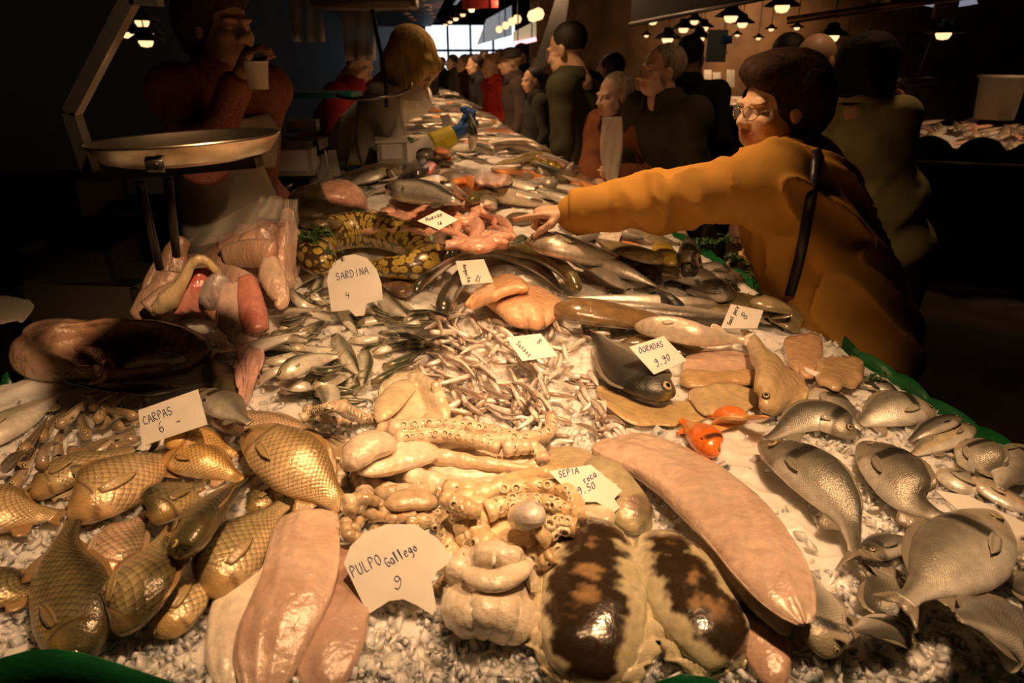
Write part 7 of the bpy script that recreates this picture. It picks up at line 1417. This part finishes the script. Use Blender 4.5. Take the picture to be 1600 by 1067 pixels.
stall_fish(c1, (3.1, 1.1), .1, 46, 'pale fish on the stall across the aisle', 'pale fish glowing under lamps on the stall across the aisle', .12, 1.0, [('fish', 'sardine', .07, .05, WHT, FLESH), ('fish', 'lobe', .1, .05, PINK, FLESH), ('fish', 'lobe', .1, .05, WHT, FLESH)], 5)
for i, (u, v) in enumerate(((1085, 112), (1106, 114), (1142, 114), (1120, 118))):
    P = np.array([atY(a_, b_, 10.3) for a_, b_ in ((u-6, v+22), (u+6, v+22), (u+6, v-5), (u-6, v-5))]); V = np.vstack([P, P+[0, .01, 0]]); F = [[0, 1, 2, 3], [7, 6, 5, 4]]+[[j, (j+1) % 4, 4+(j+1) % 4, 4+j] for j in range(4)]; o = mesh_ob('price_card', V, F, CARD, smooth=False); mesh_ob('stick', *tube(np.array([P[:2].mean(0)+[0, .02, .03], P[:2].mean(0)+[0, .02, -.1], P[:2].mean(0)+[0, .02, -.35]]), .005, 5), STK, parent=o); tag(o, 'small bright card standing over the fish of the stall across the aisle', 'price card', 'cards on the stall across the aisle')
yg = 10.1; liner([(c1[0]-1.8, yg, 1.0), (c1[0], yg, 1.0), (c1[0]+1.8, yg, 1.0)], 'leaf_liner', 'green leaf edging of the stall across the aisle', hgt=.05, wav=.09, lean=1)
# counter at the far right
c2 = np.array([4.10, 5.70]); rz2 = -.34; small_counter('stall_counter', c2, (2.6, 1.3), rz2, 'dark counter of the stall beyond the woman with curly hair'); ice_pad(c2, (2.6, 1.3), rz2, 'flat bed of ice on the stall beyond the woman with curly hair', .13, .95)
stall_fish(c2, (2.3, 1.1), rz2, 90, 'fish on the stall beyond the curly haired woman', 'slim pinkish fish laid out on the stall beyond the curly haired woman', .13, .97, [('fish', 'slim', .06, .04, dict(GREYF, flank=(.6, .42, .3)), SILVER), ('fish', 'slim', .05, .04, BRNF, SILVER), ('fish', 'lobe', .05, .03, PINK, FLESH)], 9, (.25, .42))
e = [local_pts(c2, rz2, x, -.66) for x in np.linspace(-1.3, 1.3, 30)]; liner([(p[0], p[1], .99) for p in e], 'leaf_liner', 'dark green scalloped edging of the stall beyond the curly haired woman', hgt=.13, wav=.34, lean=1, out=.11)
e = [local_pts(c2, rz2, -1.31, y) for y in np.linspace(.66, -.66, 20)]; liner([(p[0], p[1], .99+.1*(i/19.)) if False else (p[0], p[1], 1.0) for i, p in enumerate(e)], 'leaf_liner', 'green scalloped edging at the side of the stall beyond the curly haired woman', hgt=.11, wav=.30, lean=1, out=.09)
card([(1508, 188), (1537, 176), (1528, 190), (1504, 194)], (1515, 193), 1.12, 30, [], 'white card lying among fish on the stall beyond the curly haired woman')
V, F = lathe([(.0001, 0), (.15, 0), (.175, .33), (.195, .335), (.195, .355), (.17, .355), (.145, .02), (.0001, .02)], atY(1552, 186, 6.2), 28); o = mesh_ob('plastic_tub', V, F, mat('grey_tub', (.34, .31, .26), rough=.5)); tag(o, 'pale round tub standing behind the fish on the right hand stall', 'tub')
o['label'] = 'pale round plastic tub behind the fish of the stall beyond the curly haired woman'
def hang_scale(px, Y, lab):
    c = atY(*px, Y); o = thing('hanging_scale', c, lab, 'scale'); V, F = box(c, (.20, .12, .045), bev=.01); mesh_ob('tray', V, F, mat('clear_tray', (.4, .36, .3), rough=.25, alpha=.7, coat=1), parent=o)
    V, F = tube(np.array([c+[0, 0, .02], c+[.03, 0, .18], c+[.06, 0, .34]]), .006, 6); mesh_ob('hook', V, F, STEEL, parent=o); V, F = box(c+[.09, .02, .45], (.13, .04, .24), bev=.01); mesh_ob('display', V, F, mat('scale_case', (.45, .40, .30), rough=.4), parent=o)
    V, F, _ = merge([box(c+[.09, -.003, .40+d_], (.08, .01, .018)) for d_ in (0, .05)]); mesh_ob('yellow_label', V, F, mat('yellow_label', (.6, .45, .02), rough=.5), parent=o)
hang_scale((1432, 127), 4.3, 'hanging scale with clear tray and yellow labels by the curly haired woman')
hang_scale((1345, 82), 5.4, 'small hanging scale with clear tray above the curly haired woman')
P = np.array([atY(1446, 8, 4.6), atY(1490, 2, 4.6), atY(1524, -8, 4.6), atY(1528, 6, 4.6), atY(1480, 14, 4.6)]); V = np.vstack([P, P+[0, .03, 0]]); F = [[4, 3, 2, 1, 0], [5, 6, 7, 8, 9]]+[[i, (i+1) % 5, 5+(i+1) % 5, 5+i] for i in range(5)]; o = mesh_ob('screen', V, F, mat('lit_screen', (.5, .5, .55), emis=(.6, .6, .75), estr=.35), smooth=False); tag(o, 'bright tilted screen high above the stall beyond the curly haired woman', 'screen')
# blue and white poster behind the balding man
P = [box(atY(1120, 72, 6.0), (.16, .01, .24))]; V, F = P[0]; o = mesh_ob('poster', V, F, mat('poster_paper', (.35, .38, .42), rough=.6), smooth=False); tag(o, 'pale poster hanging beyond the balding man', 'poster'); V, F = box(atY(1136, 62, 5.98), (.08, .012, .06)); mesh_ob('blue_patch', V, F, mat('poster_blue', (.03, .15, .5), rough=.6), parent=o)
# awning pole and dark drape by the tall man
P = np.array([atY(855, 40, 6.2), atY(870, -10, 6.2), atY(890, -10, 6.2), atY(876, 95, 6.2), atY(832, 110, 6.2)]); V = np.vstack([P, P+[0, .05, 0]]); o = mesh_ob('awning', V, [[0, 1, 2, 3, 4], [9, 8, 7, 6, 5]]+[[i, (i+1) % 5, 5+(i+1) % 5, 5+i] for i in range(5)], mat('grey_awning', (.12, .12, .13), rough=.7, bump=.5, bscale=6), smooth=False); tag(o, 'folded grey awning hanging behind the tall man in the green coat', 'awning')
# ---- hanging scale in front, with pan, and the bent arm
ST2 = mat('scale_steel', (.20, .19, .18), rough=.32, metal=.95, bump=.15, bscale=60, var=.15); PAN = mat('pan_steel', (.55, .47, .36), rough=.3, metal=1, bump=.12, bscale=25, var=.35, vscale=12)
Ys = 1.12; pc = atY(293, 232, Ys); sc = thing('pan_scale', (pc[0], pc[1], pc[2]-.05), 'steel pan scale on a bent bracket in front of the vendor in pink', 'scale')
rr = (atY(432, 218, Ys)[0]-atY(152, 236, Ys)[0])/2
PV, PF = lathe([(.0001, -.027), (rr*.70, -.027), (rr*.86, -.020), (rr*.99, .004), (rr*1.0, .008), (rr*.985, .006), (rr*.85, -.017), (rr*.69, -.024), (.0001, -.024)], (0, 0, 0), 64)
ta = R(2.5); Ry = np.array([[math.cos(ta), 0, -math.sin(ta)], [0, 1, 0], [math.sin(ta), 0, math.cos(ta)]]); ctr = atY(292, 222, Ys); PV = PV@Ry.T+ctr; mesh_ob('pan', PV, PF, PAN, parent=sc)
V, F = box(ctr+np.array([.01, -rr*.93, -.018]), (.027, .005, .020), bev=.003); hl = mesh_ob('pan_clip', V, F, ST2, parent=sc); V, F = lathe([(.0001, -.003), (.003, -.003), (.003, .003), (.0001, .003)], (0, 0, 0), 10); V = V[:, [0, 2, 1]]+ctr+np.array([.015, -rr*.93-.004, -.016]); mesh_ob('rivet', V, F, SHADE, parent=hl)
def bar(pts, w_, h_, nm):
    P = resample(np.array(pts), 6*len(pts), False) if len(pts) > 2 else np.array(pts); P = np.array(pts); parts = []
    for a_, b_ in zip(P[:-1], P[1:]):
        d = unit(b_-a_); s1 = unit(np.cross(d, [0, 1., 0])); s2 = np.cross(d, s1); c8 = [(a_ if i < 4 else b_)+s1*w_/2*sx+s2*h_/2*sy for i in range(8) for sx, sy in [((-1, -1), (1, -1), (1, 1), (-1, 1))[i % 4]]]
        parts.append((np.array(c8), [[3, 2, 1, 0], [4, 5, 6, 7], [0, 1, 5, 4], [1, 2, 6, 5], [2, 3, 7, 6], [3, 0, 4, 7]]))
    V, F, _ = merge(parts); return mesh_ob(nm, V, F, ST2, parent=sc, smooth=False)
bar([atY(146, 280, Ys), atY(112, 176, Ys), atY(206, -4, Ys), atY(250, -2, Ys)], .020, .022, 'bracket')
bar([atY(140, 276, Ys), atY(405, 252, Ys)], .016, .036, 'support_bar')
for u0, v0, u1, v1 in ((218, 285, 250, 420), (262, 280, 276, 400)):
    V, F = tube(np.array([atY(u0, v0, 1.22), atY((u0+u1)/2, (v0+v1)/2, 1.24), atY(u1, v1, 1.26)]), .008, 8); mesh_ob('stand_leg', V, F, SHADE, parent=sc)
# scale hook hanging before the blonde vendor
o = thing('hanging_scale', atY(600, 150, 2.9), 'thin hanging scale hoop in front of the blonde vendor', 'scale')
V, F = tube(resample(np.array([atY(578, -5, 2.9), atY(590, 60, 2.9), atY(602, 115, 2.9), atY(604, 168, 2.9)]), 12), .008, 8); mesh_ob('rod', V, F, SHADE, parent=o)
V, F = tube(resample(np.array([atY(526, 148, 2.9), atY(545, 154, 2.85), atY(590, 153, 2.82), atY(625, 146, 2.88), atY(640, 138, 2.95), atY(642, 130, 3.0)]), 16), .007, 8); mesh_ob('hoop', V, F, STEEL, parent=o)
V, F = box(atY(572, 3, 2.9), (.38, .2, .05), bev=.01); mesh_ob('scale_head', V, F, mat('scale_case_dark', (.09, .07, .04), rough=.4), parent=o)
# vendors' area: boxes, shelves
SHADEFOAM = mat('shaded_foam', (.13, .11, .08), rough=.8)  # white foam with the shade of the back stall put into its colour
for px, Y, s, rz, lab in (((130, 405), 2.5, (.34, .3, .13), .1, 'foam box on the dark shelf behind the vendor in pink'), ((170, 460), 2.3, (.42, .3, .15), -.1, 'larger foam box on the floor side shelf behind the carcass'), ((60, 330), 3.0, (.6, .4, .3), .0, 'wide dark foam crate at the back of the stall'), ((200, 360), 2.9, (.5, .35, .2), .1, 'foam crate stacked behind the scale legs'),
    ((463, 250), 2.9, (.16, .2, .10), .1, 'open white foam tray beside the apron'), ((470, 228), 3.05, (.2, .2, .06), .0, 'second foam tray behind the open one beside the apron'), ((474, 196), 3.3, (.13, .12, .05), .1, 'small pale tub standing on the foam trays')):
    foam(px, Y, s, rz, lab, m=SHADEFOAM if px[0] < 300 else FOAM)
V, F = box((-1.9, 2.9, .45), (1.3, 1.0, .9)); o = mesh_ob('back_bench', V, F, _M['counter_side'], smooth=False); tag(o, 'dark work bench behind the vendor in pink', 'bench')
V, F = box((-1.95, 4.3, .5), (1.1, 1.4, 1.0)); o = mesh_ob('back_bench', V, F, _M['counter_side'], smooth=False); tag(o, 'dark work bench behind the blonde vendor', 'bench')
V, F = box(atY(490, 147, 4.2), (.5, .3, .03)); o = mesh_ob('teal_tray', V, F, mat('teal_plastic', (.01, .10, .12), rough=.4), smooth=False); tag(o, 'teal tray on the bench behind the blonde vendor', 'tray')
for i, (u, v, Y) in enumerate(((222, 35, 5.0), (230, 55, 5.2), (200, 53, 5.4), (228, 66, 4.8))):
    c = atY(u, v, Y); pendant(c[0], c[1], c[2], .9, 'dim lamp glowing far behind the steel bracket', 'dim lamps behind the bracket', glow=LAMPG2, drop=.3)
for px, lab in (((478, 10), 'bundle of thin plastic bags hanging above the foam trays'), ((560, 40), 'thin white bag hanging behind the blonde vendor')):
    c = atY(*px, 3.6); G = np.array([[c+np.array([(j-4)*.025*(1-.3*i/9), .03*math.sin(j*1.9+i*.5), .16-.035*i]) for j in range(9)] for i in range(10)]); V, F = sheet(G, .002); o = mesh_ob('plastic_bag', V, F, mat('dull_plastic', (.5, .48, .45), rough=.3, alpha=.5)); tag(o, lab, 'bag')
G = np.array([[at(-70+u, v, 1.1) for v in (478, 500)] for u in (0, 60, 100, 128)]); 
flap([(-30, 458), (20, 462), (60, 470)], [(-30, 505), (15, 505), (48, 500)], 'paper_bag', (.62, .58, .48), 'pale paper corner at the edge of the dark beside the carcass', thick=.004, zfix=lambda i, j: .98+0*i*j, stampit=False, m=mat('paper', attr=True, rough=.7), cat='paper')
